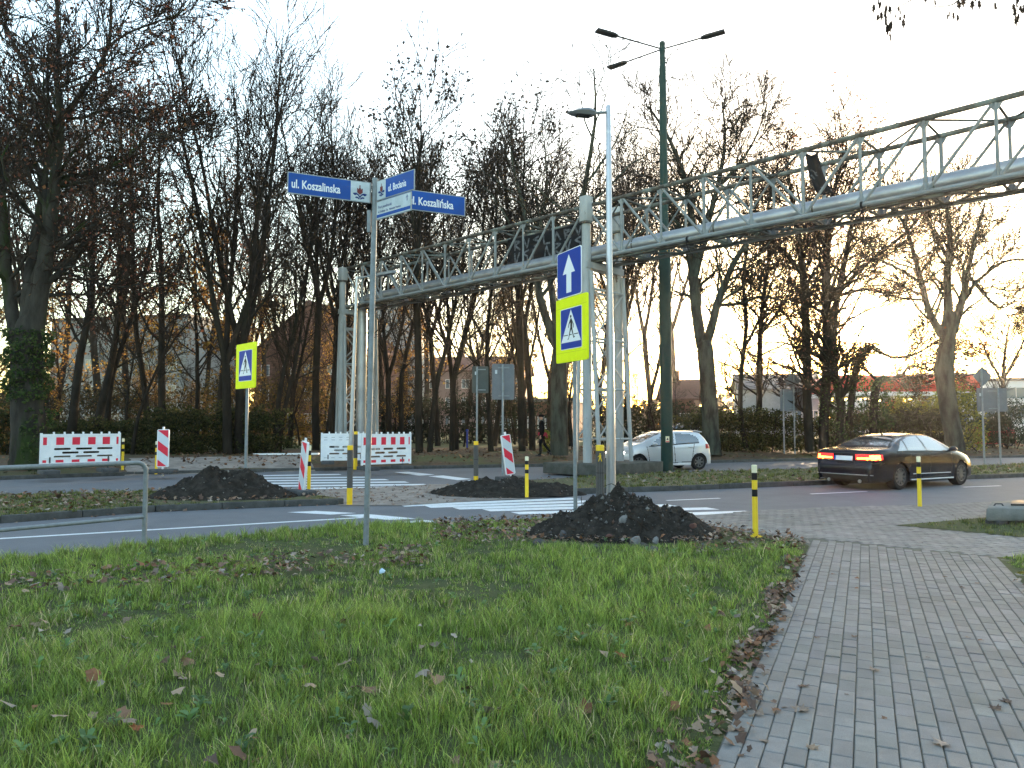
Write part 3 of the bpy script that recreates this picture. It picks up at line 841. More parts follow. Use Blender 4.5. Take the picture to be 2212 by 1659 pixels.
PED_LEGS = 0
def ped_sign(parent, O, ax, s, yellow_w, yellow_h, cy):
    """crossing sign: blue square s with white triangle and walking figure, on a fluorescent yellow backing; O = centre foot of the backing"""
    n = ax.cross(UP)
    b = MB(); b.pbox(O, ax, UP, -yellow_w / 2, yellow_w / 2, 0, yellow_h, -.03, 0, 0, .04)
    bk = b.build('backing', M['neon'], parent)
    b = MB(); b.pbox(O, ax, UP, -yellow_w / 2, yellow_w / 2, 0, yellow_h, -.038, -.031, 0, .04); b.build('rear_plate', M['signback'], parent)
    b = MB()
    for y in (.235 * s, yellow_h - .235 * s): b.pbox(O, ax, UP, -yellow_w / 2 + .005, yellow_w / 2 - .005, y - .002, y + .002, 0, .001)
    b.build('seam', M['seam'], bk)
    Oc = O + UP * cy
    b = MB(); b.pbox(Oc, ax, UP, -s / 2, s / 2, -s / 2, s / 2, 0, .003, 0, .03); pl = b.build('sign_plate', M['white'], parent)
    b = MB(); b.pbox(Oc, ax, UP, -s / 2 + .012, s / 2 - .012, -s / 2 + .012, s / 2 - .012, .003, .005, 0, .025); b.build('blue_field', M['blue'], pl)
    b = MB(); b.prism(Oc, ax, UP, [(-.46 * s, -.33 * s), (.46 * s, -.33 * s), (0, .455 * s)], .005, .007); b.build('triangle', M['white'], pl)
    b = MB()
    def P(pts): return [(x * s, y * s) for x, y in pts]
    hd = [(.0 + .035 * math.cos(a * math.pi / 6), .285 + .035 * math.sin(a * math.pi / 6)) for a in range(12)]
    for q in (hd, [(-.02, .235), (.035, .235), (.075, .17), (.06, .0), (-.02, .0)],                    # head, trunk
              [(-.02, .22), (.0, .16), (-.075, .10), (-.10, .02), (-.125, .025), (-.10, .115)],          # arms
              [(.05, .20), (.075, .17), (.135, .09), (.125, -.0), (.10, -.0), (.105, .08)],
              [(-.02, .02), (.045, .02), (-.04, -.12), (-.10, -.255), (-.15, -.27), (-.15, -.25), (-.11, -.235), (-.075, -.11)],   # legs
              [(.0, .02), (.06, .03), (.105, -.11), (.145, -.215), (.185, -.20), (.185, -.225), (.13, -.25), (.065, -.12)]):
        b.prism(Oc, ax, UP, P(q), .007, .009)
    for x0, x1 in ((-.34, -.14), (-.06, .04), (.15, .34)): b.pbox(Oc, ax, UP, x0 * s, x1 * s, -.165 * s, -.145 * s, .007, .0085)
    b.build('walking_figure', M['black'], pl)
M['seam'] = mat('seam', (.45, .5, .02), .6)
# near crossing sign under a one-way arrow
p = G(1243, 1117, .03)
sg = thing('road_sign', 'blue one-way arrow above a yellow-backed pedestrian crossing sign by the soil heap', 'road sign', p)
zt = zat(540, p.y)
b = MB(); b.lathe([(.036, -.1), (.036, zt - .02)], p, 14); b.build('pole', M['galv'], sg)
aS = R(64); axs = Vector((math.cos(aS), -math.sin(aS), 0)); ns = axs.cross(UP)
Ys = p.y
face = p + ns * .06
zy0, zy1 = zat(781, Ys), zat(641, Ys)
Of = face + UP * zy0 + axs * (-.02); Of.z = zy0
ped_sign(sg, Of, axs, .76, 1.12, zy1 - zy0, (zat(709, Ys) - zy0))
z0, z1 = zat(641, Ys) + .01, zat(538, Ys)
sA = z1 - z0
Oa = face + axs * (-.09); Oa.z = z0
b = MB(); b.pbox(Oa, axs, UP, -sA / 2, sA / 2, 0, sA, -.015, 0, 0, .05); ar = b.build('arrow_plate', M['white'], sg)
b = MB(); b.pbox(Oa, axs, UP, -sA / 2 + .014, sA / 2 - .014, .014, sA - .014, 0, .003, 0, .045); b.build('blue_field', M['blue'], ar)
b = MB(); b.prism(Oa, axs, UP, [(-.10 * sA, .09 * sA), (.10 * sA, .09 * sA), (.10 * sA, .50 * sA), (.25 * sA, .50 * sA), (0, .90 * sA), (-.25 * sA, .50 * sA), (-.10 * sA, .50 * sA)], .003, .006); b.build('arrow', M['white'], ar)
b = MB(); b.pbox(Oa, axs, UP, -sA / 2, sA / 2, 0, sA, -.020, -.016, 0, .05); b.build('rear_plate', M['signback'], sg)
# crossing sign on the middle strip
p = G(530, 1056, .12)
sg = thing('road_sign', 'yellow-backed pedestrian crossing sign on a thin pole behind the left soil heap', 'road sign', p)
zy0, zy1 = zat(839, p.y), zat(742, p.y)
b = MB(); b.lathe([(.038, -.1), (.036, zy1 - p.z - .1)], p, 14); b.build('pole', M['galv'], sg)
aS = R(47); axs = Vector((math.cos(aS), -math.sin(aS), 0)); ns = axs.cross(UP)
Of = p + ns * .06; Of.z = zy0
ped_sign(sg, Of, axs, .77, 1.14, zy1 - zy0, (zat(790, p.y) - zy0))

# boards seen from behind
def sign_back(u, vb, zg, u0, u1, v0, v1, label, m, skew, posts=None, extra=None, small=True):
    p = G(u, vb, zg); Y = p.y
    o = thing('road_sign', label, 'road sign', p)
    ps = posts or [u]
    x0, x1, z0, z1 = XatY(u0, v0, Y), XatY(u1, v0, Y), zat(v1, Y), zat(v0, Y)
    ax = Vector((math.cos(skew), math.sin(skew), 0))
    cx = (x0 + x1) / 2; hw = (x1 - x0) / 2 / math.cos(skew)
    Oc = Vector((cx, Y + .05, 0))
    zt = z1 - .02
    if extra: zt = zat(extra[2], Y) - .03
    for k, q in enumerate(ps):
        b = MB(); xx = XatY(q, vb, Y); b.lathe([(.035, -.05), (.035, (zt if k == 0 else z1 - .02) - zg)], (xx, Y - .02, zg), 12); b.build('pole', M['galv'], o)
    b = MB(); b.pbox(Oc, ax, UP, -hw, hw, z0, z1, -.03, -.002, 0, .04); pl = b.build('sign_plate', m, o)
    b = MB()
    for sg_ in (-1, 1):
        b.pbox(Oc, ax, UP, -hw if sg_ < 0 else hw - .02, -hw + .02 if sg_ < 0 else hw, z0 + .03, z1 - .03, -.03, .014)
        b.pbox(Oc, ax, UP, -hw + .03, hw - .03, z0 if sg_ < 0 else z1 - .02, z0 + .02 if sg_ < 0 else z1, -.03, .014)
    b.build('rim', m, pl)
    b = MB(); 
    for z in (z0 + .12, z1 - .12): b.pbox(Oc, ax, UP, -.16, .2, z - .02, z + .02, 0, .03)
    b.build('bracket', M['galv'], o)
    if small:
        b = MB(); b.pbox(Oc, ax, UP, -hw + .1, -hw + .17, z1 - .32, z1 - .2, .0, .002); b.build('sticker', M['sign_white'], pl)
    if extra:
        ue, ve, vt, vbm = extra; xe = XatY(ue, ve, Y); zc = (zat(vt, Y) + zat(vbm, Y)) / 2; h = (zat(vt, Y) - zat(vbm, Y)) / 2
        b = MB(); b.prism(Vector((xe, Y + .06, zc)), ax, UP, [(0, -h), (h, 0), (0, h), (-h, 0)], -.03, 0); b.build('diamond_plate', m, o)
    return o
sign_back(1030, 1004, .22, 1020, 1055, 791, 849, 'dark grey back of a small sign beyond the grey and yellow post', M['signback_old'], R(8))
sign_back(1086, 1024, .12, 1063, 1111, 786, 863, 'pale grey back of a tall sign above the leaning striped panel', M['signback'], R(14))
sign_back(1717, 981, .25, 1685, 1737, 841, 888, 'grey sign back on two poles with a diamond on top, left of the black car', M['signback'], R(5), posts=[1717, 1694], extra=(1713, 822, 804, 842), small=False)
sign_back(2126, 1005, .12, 2110, 2178, 838, 889, 'wide grey sign back with diamond above, right of the black car', M['signback'], R(4), posts=[2126, 2161], extra=(2125, 812, 791, 834))
p = G(2091, 968, .38)
o = thing('road_sign', 'small upside-down triangle sign seen from behind by the yellow bush', 'road sign', p)
b = MB(); b.lathe([(.04, -.05), (.04, zat(852, p.y) - .38)], p, 8); b.build('pole', M['galv'], o)
b = MB(); h = zat(848, p.y); l_ = zat(868, p.y); b.prism(Vector((p.x, p.y - .03, 0)), (1, 0, 0), UP, [(-.52, h), (.52, h), (0, l_)], 0, .02); b.build('sign_plate', M['signback'], o)

# ---------------------------------------------------------------- bollards and posts
def bollard(u, vb, vt, zg, label, r=.041, flange=False, lean=0):
    p = G(u, vb, zg); Hh = zat(vt, p.y) - zg
    o = thing('bollard', label, 'bollard', p, group='yellow and black bollards at the crossings')
    ys = [0, .56, .66, .79, .89, 1.0]
    b = MB()
    b.lathe([(r, -.05), (r, ys[1] * Hh)], p, 16); b.lathe([(r, ys[2] * Hh), (r, ys[3] * Hh)], p, 16)
    b.build('post', M['yellow'], o)
    b = MB()
    b.lathe([(r + .0006, ys[1] * Hh), (r + .0006, ys[2] * Hh)], p, 16); b.lathe([(r + .0006, ys[3] * Hh), (r + .0006, ys[4] * Hh)], p, 16)
    b.build('black_band', M['black'], o)
    b = MB(); b.lathe([(r, ys[4] * Hh), (r, Hh - .012), (r - .01, Hh)], p, 16); b.build('reflective_cap', M['pale_yellow'], o)
    if flange:
        b = MB(); b.lathe([(.105, 0), (.105, .014), (.05, .018), (.045, .03)], p, 4)
        for k in range(4): b.lathe([(.012, .014), (.012, .03)], p + Vector((.06 * math.cos(k * 1.57 + .0), .06 * math.sin(k * 1.57), 0)), 6)
        b.build('base_plate', M['yellow'], o)
    return o
bollard(1632, 1160, 1004, .02, 'tallest-looking yellow and black bollard on a base plate by the lawn corner', flange=True)
bollard(1987, 1094, 986, .02, 'yellow and black bollard standing in front of the black car')
bollard(1138, 1069, 986, .12, 'yellow and black bollard beside the low soil patch near the leaning striped panel')
bollard(667, 1064, 962, .12, 'yellow and black bollard half behind the narrow tilted striped panel')
bollard(337, 1021, 953, .13, 'yellow and black bollard just left of the upright striped panel')
bollard(264.5, 1012, 947, .25, 'yellow and black bollard at the right end of the left barrier')
def tactile(u, vb, vt, zg, r, label, fig=False, Y=None):
    p = G(u, vb, zg) if Y is None else Vector((XatY(u, vb, Y), Y, zg)); Hh = zat(vt, p.y) - zg
    o = thing('signal_post', label, 'signal post', p, group='grey and yellow push-button posts at the crossings')
    b = MB(); b.lathe([(r * 1.03, -.05), (r * 1.03, .27 * Hh)], p, 20); b.build('yellow_base', M['post_yellow'], o)
    b = MB(); b.lathe([(r, .27 * Hh), (r, .92 * Hh)], p, 20); bd = b.build('body', M['tactile_grey'], o)
    b = MB()
    for k in range(14):
        a = 2 * math.pi * k / 14
        b.sweep([p + Vector((r * math.cos(a), r * math.sin(a), .275 * Hh)), p + Vector((r * math.cos(a), r * math.sin(a), .915 * Hh))], r * .075, 5)
    b.build('rib', M['rib'], bd)
    b = MB(); b.lathe([(r * 1.06, .615 * Hh), (r * 1.06, .625 * Hh)], p, 20); b.build('joint', M['black'], bd)
    b = MB(); b.lathe([(r * 1.05, .92 * Hh), (r * 1.05, .99 * Hh), (r * .95, Hh)], p, 20); b.build('yellow_cap', M['post_yellow'], o)
    if fig:
        q = p + Vector((-.01, -r * 1.12, .80 * Hh)); b = MB()
        for pts in ([(-.012, .09), (.012, .09), (.012, .115), (-.012, .115)], [(-.014, .03), (.018, .03), (.022, .085), (-.012, .085)], [(-.014, .035), (.004, .035), (-.02, -.03), (-.034, -.03)], [(.0, .035), (.018, .035), (.036, -.03), (.022, -.03)], [(-.012, .08), (-.012, .065), (-.04, .04), (-.04, .052)]):
            b.prism(q, (1, 0, 0), UP, pts, 0, .004)
        b.build('walking_figure', M['post_yellow'], bd)
M['rib'] = mat('rib', (.13, .125, .12), .5)
tactile(755, 1088, 962, .03, .058, 'grey ribbed post with yellow ends left of the street name post')
tactile(767.5, 1011, 932, .20, .068, 'distant grey and yellow post in front of the white barrier back')
tactile(1028, 1056, 953, .10, .056, 'grey ribbed post with yellow ends below the dark sign back')
tactile(1297, 1118, 961, .02, .072, 'grey ribbed post with small yellow walking figure behind the soil heap', True, Y=13.35)

# ---------------------------------------------------------------- roadwork barriers and striped panels
def slot(x0, x1, y0, y1):
    r = (y1 - y0) / 2; pts = []
    for k in range(7): a = -math.pi / 2 + math.pi * k / 6; pts.append((x1 - r + r * math.cos(a), (y0 + y1) / 2 + r * math.sin(a)))
    for k in range(7): a = math.pi / 2 + math.pi * k / 6; pts.append((x0 + r + r * math.cos(a), (y0 + y1) / 2 + r * math.sin(a)))
    return pts
def barrier(A, B, z0, h, label, red=True, ground=.3):
    """white plastic barrier between ground points A and B; its slots are real openings"""
    A, B = Vector(A), Vector(B); L = (B - A).length; ax = (B - A).normalized()
    o = thing('barrier', label, 'barrier', (A + B) / 2 * 1.0)
    O = Vector((A.x, A.y, z0)); S = L / 2.1
    bm = bmesh.new()
    outer = [(0, 0), (L, 0), (L, h), (0, h)]
    holes = []
    for row, y in enumerate((.50, .37, .235)):
        xs = [(.17, .38), (.44, .65), (.71, .92)] if row != 1 else [(.27, .48), (.535, .745)]
        for a, c in xs: holes.append(slot(a * L * .98, c * L * .98, (y - .036) * h, (y + .036) * h))
    loops = [[Vector((x, y, 0)) for x, y in outer]] + [[Vector((x, y, 0)) for x, y in q[::-1]] for q in holes]
    tri = tessellate_polygon(loops); flat = [p for l in loops for p in l]
    nn = ax.cross(UP); b = MB(); n = len(flat); t = .035
    V = [O + ax * p.x + UP * p.y + nn * (-t) for p in flat] + [O + ax * p.x + UP * p.y for p in flat]
    F = [tuple(x) for x in tri] + [tuple(i + n for i in x) for x in tri]
    k = 0
    for l in loops:
        m_ = len(l); F += [(k + i, k + (i + 1) % m_, n + k + (i + 1) % m_, n + k + i) for i in range(m_)]; k += m_
    b.add(V, F)
    sh = b.build('panel', M['plastic_white'], o, angle=30)
    b = MB()
    for x in (.0, L - .06): b.pbox(O, ax, UP, x, x + .06, -.04, h + .04, -.05, .015)
    b.pbox(O, ax, UP, .06, L - .06, h - .05, h + .01, -.045, .012); b.pbox(O, ax, UP, .06, L - .06, -.02, .03, -.045, .012)
    b.pbox(O, ax, UP, .1, L - .1, .60 * h, .615 * h, 0, .008); b.pbox(O, ax, UP, .1, L - .1, .20 * h, .215 * h, 0, .008)
    b.build('frame', M['plastic_white'], o)
    b = MB()
    for i in range(8 if red else 7):
        x = L * (.15 + .115 * i) + (.03 if i % 2 else 0); b.pbox(O, ax, UP, x, x + .05, h, h + .075, -.04, .0, 0, .015)
    b.build('peg', M['plastic_white'], o)
    if red:
        for i, (a, c) in enumerate(((.035, .08), (.19, .285), (.385, .48), (.58, .675), (.765, .86), (.945, .985))):
            for y0, y1 in ((.64, .90), (.04, .13)): b = MB(); b.pbox(O, ax, UP, a * L, c * L, y0 * h, y1 * h, .001, .003); b.build('red_stripe', M['red'], o)
    else:
        b = MB()
        for y in (.86, .76, .08):
            for i in range(6): b.pbox(O, ax, UP, L * (.06 + .15 * i), L * (.06 + .15 * i) + .12, y * h, y * h + .012, 0, .006)
        b.build('moulding', M['signback'], sh)
    for x in (.25, L - .35):
        b = MB(); q = O + ax * x; b.box((q.x, q.y, ground + .05), (.45, .8, .12), math.atan2(ax.y, ax.x), 0, .02)
        b.sweep([Vector((q.x, q.y + .02, ground)), Vector((q.x, q.y + .02, z0 + .2))], .03, 8)
        b.build('foot', M['rubber'], o)
    return o
def at(u, v, Y): return Vector((XatY(u, v, Y), Y, 0))
def zr(v, Y): return zat(v, Y)
A, B = at(86, 970, 21.9), at(260, 970, 23.4)
z0 = zat(1003, 21.9); barrier(A, B, z0, zat(938, 22.6) - z0, 'red and white roadwork barrier at the far left under the big oak', True, .24)
A, B = at(781, 970, 24.4), at(888, 970, 25.6)
z0 = zat(1003, 24.4); barrier(A, B, z0, zat(938, 25) - z0, 'red and white roadwork barrier behind the street name post', True, .2)
A, B = at(693, 970, 26.6), at(800, 970, 27.0)
z0 = zat(994, 26.6); barrier(A, B, z0, zat(937, 26.8) - z0, 'plain white back of a roadwork barrier beside the left bridge legs', False, .3)
def panel(u, vb, zg, vt0, vt1, wpx, ang, lean, label, Y=None, foot=True, flip=1):
    """striped guide panel: vt1 foot of the panel, vt0 its top (rows), ang turns it about the upright, lean tips it"""
    p = G(u, vb, zg) if Y is None else Vector((XatY(u, vb, Y), Y, zg))
    Y = p.y; z0, z1 = zat(vt1, Y) - zg, zat(vt0, Y) - zg; h = z1 - z0; wd = wpx
    o = thing('guide_panel', label, 'guide panel', p)
    ax = Vector((math.cos(ang), math.sin(ang), 0)); nrm = ax.cross(UP)
    up = (UP * math.cos(lean) + ax * math.sin(lean)).normalized(); axl = up.cross(nrm).normalized() * 1.0
    if axl.dot(ax) < 0: axl = -axl
    O = p + UP * z0
    b = MB(); b.pbox(O, axl, up, -wd / 2, wd / 2, 0, h, -.05, 0, 0, .04)
    b.pbox(O, axl, up, -.03, .03, h, h + .08, -.04, -.01); b.pbox(O, axl, up, -.025, .025, -.28, 0, -.04, -.01)
    bd = b.build('panel', M['plastic_white'], o)
    def stripes(dd0, dd1, nm, mm, par):
        b = MB(); i = .025; a, c = -wd / 2 + i, wd / 2 - i
        def clip(y0, y1):   # diagonal band falling to the right by .24 h
            s = .20 * h * flip
            poly = [(a, y0 + s / 2), (c, y0 - s / 2), (c, y1 - s / 2), (a, y1 + s / 2)]
            out = []
            for lim, sgn in ((i, 1), (h - i, -1)):
                out = []
                for k in range(len(poly)):
                    P_, Q_ = poly[k], poly[(k + 1) % len(poly)]
                    ip, iq = sgn * (P_[1] - lim) >= 0, sgn * (Q_[1] - lim) >= 0
                    if ip: out.append(P_)
                    if ip != iq:
                        t = (lim - P_[1]) / (Q_[1] - P_[1]); out.append((P_[0] + t * (Q_[0] - P_[0]), lim))
                poly = out
            return poly
        for y0, y1 in ((-.15, .10), (.37, .60), (.87, 1.15)):
            q = clip(y0 * h, y1 * h)
            if len(q) > 2: b.prism(O, axl, up, q, dd0, dd1)
        b.build(nm, mm, par)
    stripes(.001, .003, 'red_stripe', M['red'], bd)
    b = MB(); b.pbox(O, axl, up, -wd / 2 + .02, wd / 2 - .02, .02, h - .02, 0, .001); b.build('reflective_face', M['refl_white'], bd)
    if foot:
        b = MB(); b.box((p.x, p.y, zg + .05), (.85, .42, .12), ang, 0, .03); b.build('foot', M['rubber'], o)
    return o
M['refl_white'] = mat('reflective_white', (.58, .63, .68), .45)
panel(350.5, 1021, .20, 927.5, 1009, .36, R(4), 0, 'upright red and white striped panel by the far path')
panel(649, 1068, .12, 952, 1062, .30, -R(50), R(9), 'narrow tilted red and white striped panel seen nearly edge-on', foot=True)
panel(1104, 1037, .12, 938, 1025, .30, R(28), -R(9), 'leaning red and white striped panel under the pale sign back', foot=True)

# ---------------------------------------------------------------- railing, slab, plank, litter
p = G(311, 1179, .03)
rail = thing('railing', 'grey tubular handrail at the left edge of the lawn by the road', 'railing', p)
dr = Vector((-.64, -.77, 0)).normalized(); zt = zat(999, p.y) - .03
b = MB()
pts = [p + UP * -.1, p + UP * (zt - .12)]
for k in range(1, 6):
    a = k / 5 * math.pi / 2; pts.append(p + UP * (zt - .12 + .12 * math.sin(a)) + dr * (.12 * (1 - math.cos(a))))
pts.append(p + dr * 2.4 + UP * zt); pts.append(p + dr * 4.6 + UP * zt)
b.sweep(pts, .032, 14); b.build('top_rail', M['galv'], rail)
b = MB(); zl = zat(1116, p.y) - .03; b.sweep([p + UP * zl, p + dr * 4.6 + UP * zl], .026, 12); b.build('lower_rail', M['galv'], rail)
b = MB(); b.sweep([p + dr * 4.6 + UP * -.1, p + dr * 4.6 + UP * zt], .032, 12); b.build('post', M['galv'], rail)

sl = G(2129, 1133, .03)
slab = thing('concrete_slab', 'thick rough concrete slab with a dark hatch lying at the right edge', 'slab', sl)
b = MB()
O = Vector((sl.x, sl.y - .02, .085))
b.obox(O, Vector((2.0, -.16, 0)), Vector((.86, 1.15, 0)), Vector((0, 0, .225)), 0, .035)
b.build('slab', M['concrete'], slab)
b = MB(); b.obox(O + Vector((.62, .30, .225)), Vector((.85, -.06, 0)), Vector((.45, .62, 0)), Vector((0, 0, .035)), 0, .008); ht = b.build('hatch', M['hatch'] if 'hatch' in M else M['galv'], slab)
b = MB(); b.sweep([O + Vector((.33, .3, .22)), O + Vector((.36, .3, .26)), O + Vector((.46, .29, .26)), O + Vector((.49, .29, .22))], .012, 6); b.build('lifting_loop', M['rubber'], slab)
b = MB()
for i in range(7):
    x = O.x + .25 + i * .27; b.box((x, O.y + .12 + .03 * (i % 3), .055), (.24, .25, .10), rnd.uniform(-.4, .4), 0, .03)
b.build('rubble_bed', M['stone_dark'], slab)
a, c = at(546, 986, 31.5), at(688, 983, 31.0)
b = MB(); t = (c - a); b.obox(Vector((a.x, a.y, .40)), Vector((t.x, t.y, .04)), Vector((0, .16, 0)), UP * .07, 0, .008)
tag(b.build('plank', M['plastic_white']), 'long white plank lying on the leaves under the bare trees', 'plank')
p = G(1194, 1122, .04)
b = MB(); b.obox(Vector((p.x, p.y, .04)), Vector((.34, .03, .0)), Vector((-.02, .12, 0)), UP * .045, 0, .008)
tag(b.build('kerb_block', M['white']), 'short white block lying by the foot of the arrow sign', 'block')
b = MB(); p = G(826, 1239, .10)
V = [p + Vector((x, y, z)) for x, y, z in ((-.03, -.012, 0), (.024, -.02, .015), (.03, .02, .03), (-.012, .03, .055), (-.036, .012, .03))]
b.add(V, [(0, 1, 2, 3, 4)])
o = b.build('paper_scrap', M['paper'] if 'paper' in M else M['white'], None); tag(o, 'crumpled pale blue scrap of paper in the grass', 'litter')
m = o.modifiers.new('thick', 'SOLIDIFY'); m.thickness = .003
# ---------------------------------------------------------------- cars
def carmat(name, c, metal=0.0, rough=0.25, coat=1.0):
    m = mat(name, c, rough, metal=metal, coat=coat)
    m.node_tree.nodes['Principled BSDF'].inputs['Coat Roughness'].default_value = .04
    m.node_tree.nodes['Principled BSDF'].inputs['Specular IOR Level'].default_value = .12
    return m
M['car_black'] = carmat('black_car_paint', (.004, .0055, .012), .0, .25, .45)
M['car_silver'] = carmat('silver_car_paint', (.60, .62, .65), .4, .4)
M['car_red'] = carmat('red_car_paint', (.35, .02, .04), .0, .3)
M['car_white'] = carmat('white_car_paint', (.62, .64, .66), .0, .3)
M['glass'] = mat('car_glass', (.035, .045, .05), .06, spec=1.0, coat=1.0)
M['glass'].node_tree.nodes['Principled BSDF'].inputs['IOR'].default_value = 1.9
M['tyre'] = mat('tyre', (.012, .012, .013), .85)
M['rim'] = mat('alloy_rim', (.14, .145, .15), .45, metal=.6)
M['chrome'] = mat('chrome', (.75, .76, .77), .15, metal=1.0)
M['trim_black'] = mat('black_trim', (.012, .012, .013), .5)
M['tail_red'] = emis('tail_light_red', (.55, .01, .01), .5)
M['tail_glow'] = emis('tail_light_glow', (1.0, .10, .01), 6.0)
M['tail_off'] = mat('tail_light_off', (.35, .02, .03), .2, coat=1)
M['head_on'] = emis('headlight_lit', (1.0, .93, .80), 4.0)
M['head_glass'] = mat('headlight_glass', (.45, .47, .5), .1, coat=1)
M['plate'] = mat('number_plate', (.70, .72, .74), .5)
M['plate_blue'] = mat('plate_band', (.02, .08, .4), .5)
def catmull(P, per):
    """P (..., n, d): smooth curve through the n points, per samples a segment"""
    n = P.shape[-2]; out = []
    for i in range(n - 1):
        p0, p1, p2, p3 = P[..., max(i - 1, 0), :], P[..., i, :], P[..., i + 1, :], P[..., min(i + 2, n - 1), :]
        for k in range(per):
            t = k / per
            out.append(.5 * ((2 * p1) + (-p0 + p2) * t + (2 * p0 - 5 * p1 + 4 * p2 - p3) * t * t + (-p0 + 3 * p1 - 3 * p2 + p3) * t ** 3))
    out.append(P[..., -1, :])
    return np.stack(out, axis=-2)
def inpoly2(x, y, poly): return in_poly(np.stack([x, y], -1), poly)
def car(name, label, spec, loc, heading, paint):
    """body lofted from cross-sections; windows, doors and lights are its own faces taken out as parts. x runs from tail to nose"""
    Lc = spec['L']
    root = thing(name, label, 'car', loc, heading)
    prof = np.array(spec['prof'], float)
    pr = catmull(prof, 10)
    dl = np.concatenate([[0], np.cumsum(np.hypot(*np.diff(pr, axis=0).T))])
    ns = spec.get('ns', 300)
    s = np.linspace(0, dl[-1], ns); X = np.interp(s, dl, pr[:, 0]); ZT = np.interp(s, dl, pr[:, 1])
    wx = np.array(spec['wid'], float); Wd = np.interp(X, wx[:, 0], wx[:, 1])
    k = np.ones(9) / 9
    pad = np.pad(Wd, 4, mode='edge'); Wd = np.convolve(pad, k, 'valid')
    bx = np.array(spec['belt'], float); ZB = np.minimum(np.interp(X, bx[:, 0], bx[:, 1]), ZT - .03)
    zs = np.minimum(spec['sill'], ZT - .06); h = ZT - ZB
    def zf(f): return zs + (ZB - zs) * f
    yb = Wd * .955
    wr = yb - spec.get('tumble', .50) * h - .02
    per = 8
    pts = [(Wd * .88, zs), (Wd * .975, zf(.10)), (Wd * 1.0, zf(.42)), (Wd * .992, zf(.74)), (yb, ZB), (yb - (yb - wr) * .74, ZB + h * .76), (wr * .88, ZB + h * .945), (wr * .5, ZT - .006), (wr * 0, ZT)]
    P = np.stack([np.stack(p, -1) for p in pts], 1)              # (ns, 9, 2)
    S = catmull(P, per)                                            # (ns, 65, 2)
    m = S.shape[1]
    nose = np.clip((X - (Lc - .4)) / .4, 0, 1); tail = np.clip((.35 - X) / .35, 0, 1)
    V = np.zeros((ns, 2 * m - 1, 3))
    # plan curvature of nose and tail: the middle stands out further than the corners
    yy = np.concatenate([S[:, :, 0], -S[:, -2::-1, 0]], 1); zz = np.concatenate([S[:, :, 1], S[:, -2::-1, 1]], 1)
    V[:, :, 0] = X[:, None]; V[:, :, 1] = yy; V[:, :, 2] = zz
    V[:, :, 0] -= Lc / 2
    nv = 2 * m - 1
    idx = np.arange(ns * nv).reshape(ns, nv)
    F = np.stack([idx[:-1, :-1], idx[:-1, 1:], idx[1:, 1:], idx[1:, :-1]], -1).reshape(-1, 4)
    Vf = V.reshape(-1, 3)
    fc = Vf[F].mean(1); fx, fy, fz = fc[:, 0] + Lc / 2, fc[:, 1], fc[:, 2]
    seg = np.tile(np.minimum(np.arange(nv - 1), nv - 2 - np.arange(nv - 1)), ns - 1) / per    # 0 sill .. 8 roof
    st = np.repeat(np.arange(ns - 1), nv - 1)
    part = np.zeros(len(F), int); names = ['body']; mats = [paint]
    def sel(nm, mask, mt):
        names.append(nm); mats.append(mt); part[mask & (part >= 0)] = len(names) - 1
    side = (seg < 5.0)
    r_arch = spec['arch']
    for xa in spec['axles']:
        part[((fx - xa) ** 2 + (fz - spec['wr']) ** 2 < r_arch ** 2) & (seg < 4.0)] = -1
    for q in spec['doors']:
        for sg in (1, -1): sel('door', side & (fy * sg > 0) & inpoly2(fx, fz, q), paint)
    for a, c in spec['seams']:
        a, c = np.array(a), np.array(c); d = c - a; t = np.clip(((fx - a[0]) * d[0] + (fz - a[1]) * d[1]) / (d @ d), 0, 1)
        dist = np.hypot(fx - a[0] - t * d[0], fz - a[1] - t * d[1])
        sel('door_gap', (dist < .011) & side & (seg < 4.1), M['trim_black'])
    for q in spec['windows']:
        for sg in (1, -1): sel('side_window', (seg > 3.9) & (seg < 5.9) & (fy * sg > 0) & inpoly2(fx, fz, q), M['glass'])
    for nm, x0, x1, zmin, s0 in spec['screens']:
        sel(nm, (fx > x0) & (fx < x1) & (fz > zmin) & (seg > s0), M['glass'])
    for nm, fn, mt in spec['lights']:
        sel(nm, fn(fx, np.abs(fy), fz, seg), M[mt] if isinstance(mt, str) else mt)
    for nm, fn, mt in spec.get('trims', []): sel(nm, fn(fx, np.abs(fy), fz, seg), M[mt])
    done = {}
    for i, nm in enumerate(names):
        msk = part == i
        if not msk.any(): continue
        halves = [(msk & (fy > 0)), (msk & (fy <= 0))] if nm in ('tail_light', 'headlight', 'fog_light', 'tail_glow', 'head_beam') else [msk]
        for hm in halves:
            if not hm.any(): continue
            f = F[hm]; u, inv = np.unique(f, return_inverse=True)
            me = mesh_np(nm, Vf[u], inv.reshape(-1, 4), mats=[mats[i]])
            o = link(nm, me, root); done.setdefault(nm, []).append(o)
    for a, c in (('tail_glow', 'tail_light'), ('head_beam', 'headlight')):
        for o in done.get(a, []):
            for p_ in done.get(c, []):
                if np.sign(np.mean([v.co.y for v in o.data.vertices[:8]])) == np.sign(np.mean([v.co.y for v in p_.data.vertices[:8]])): o.parent = p_
    for o in done.get('door_gap', []): o.parent = done['body'][0]
    # underside and wheel wells
    b = MB(); b.v = []; 
    b.box((0, 0, .30), (Lc - .5, min(x[1] for x in spec['wid'][2:-3]) * 1.55, .22))
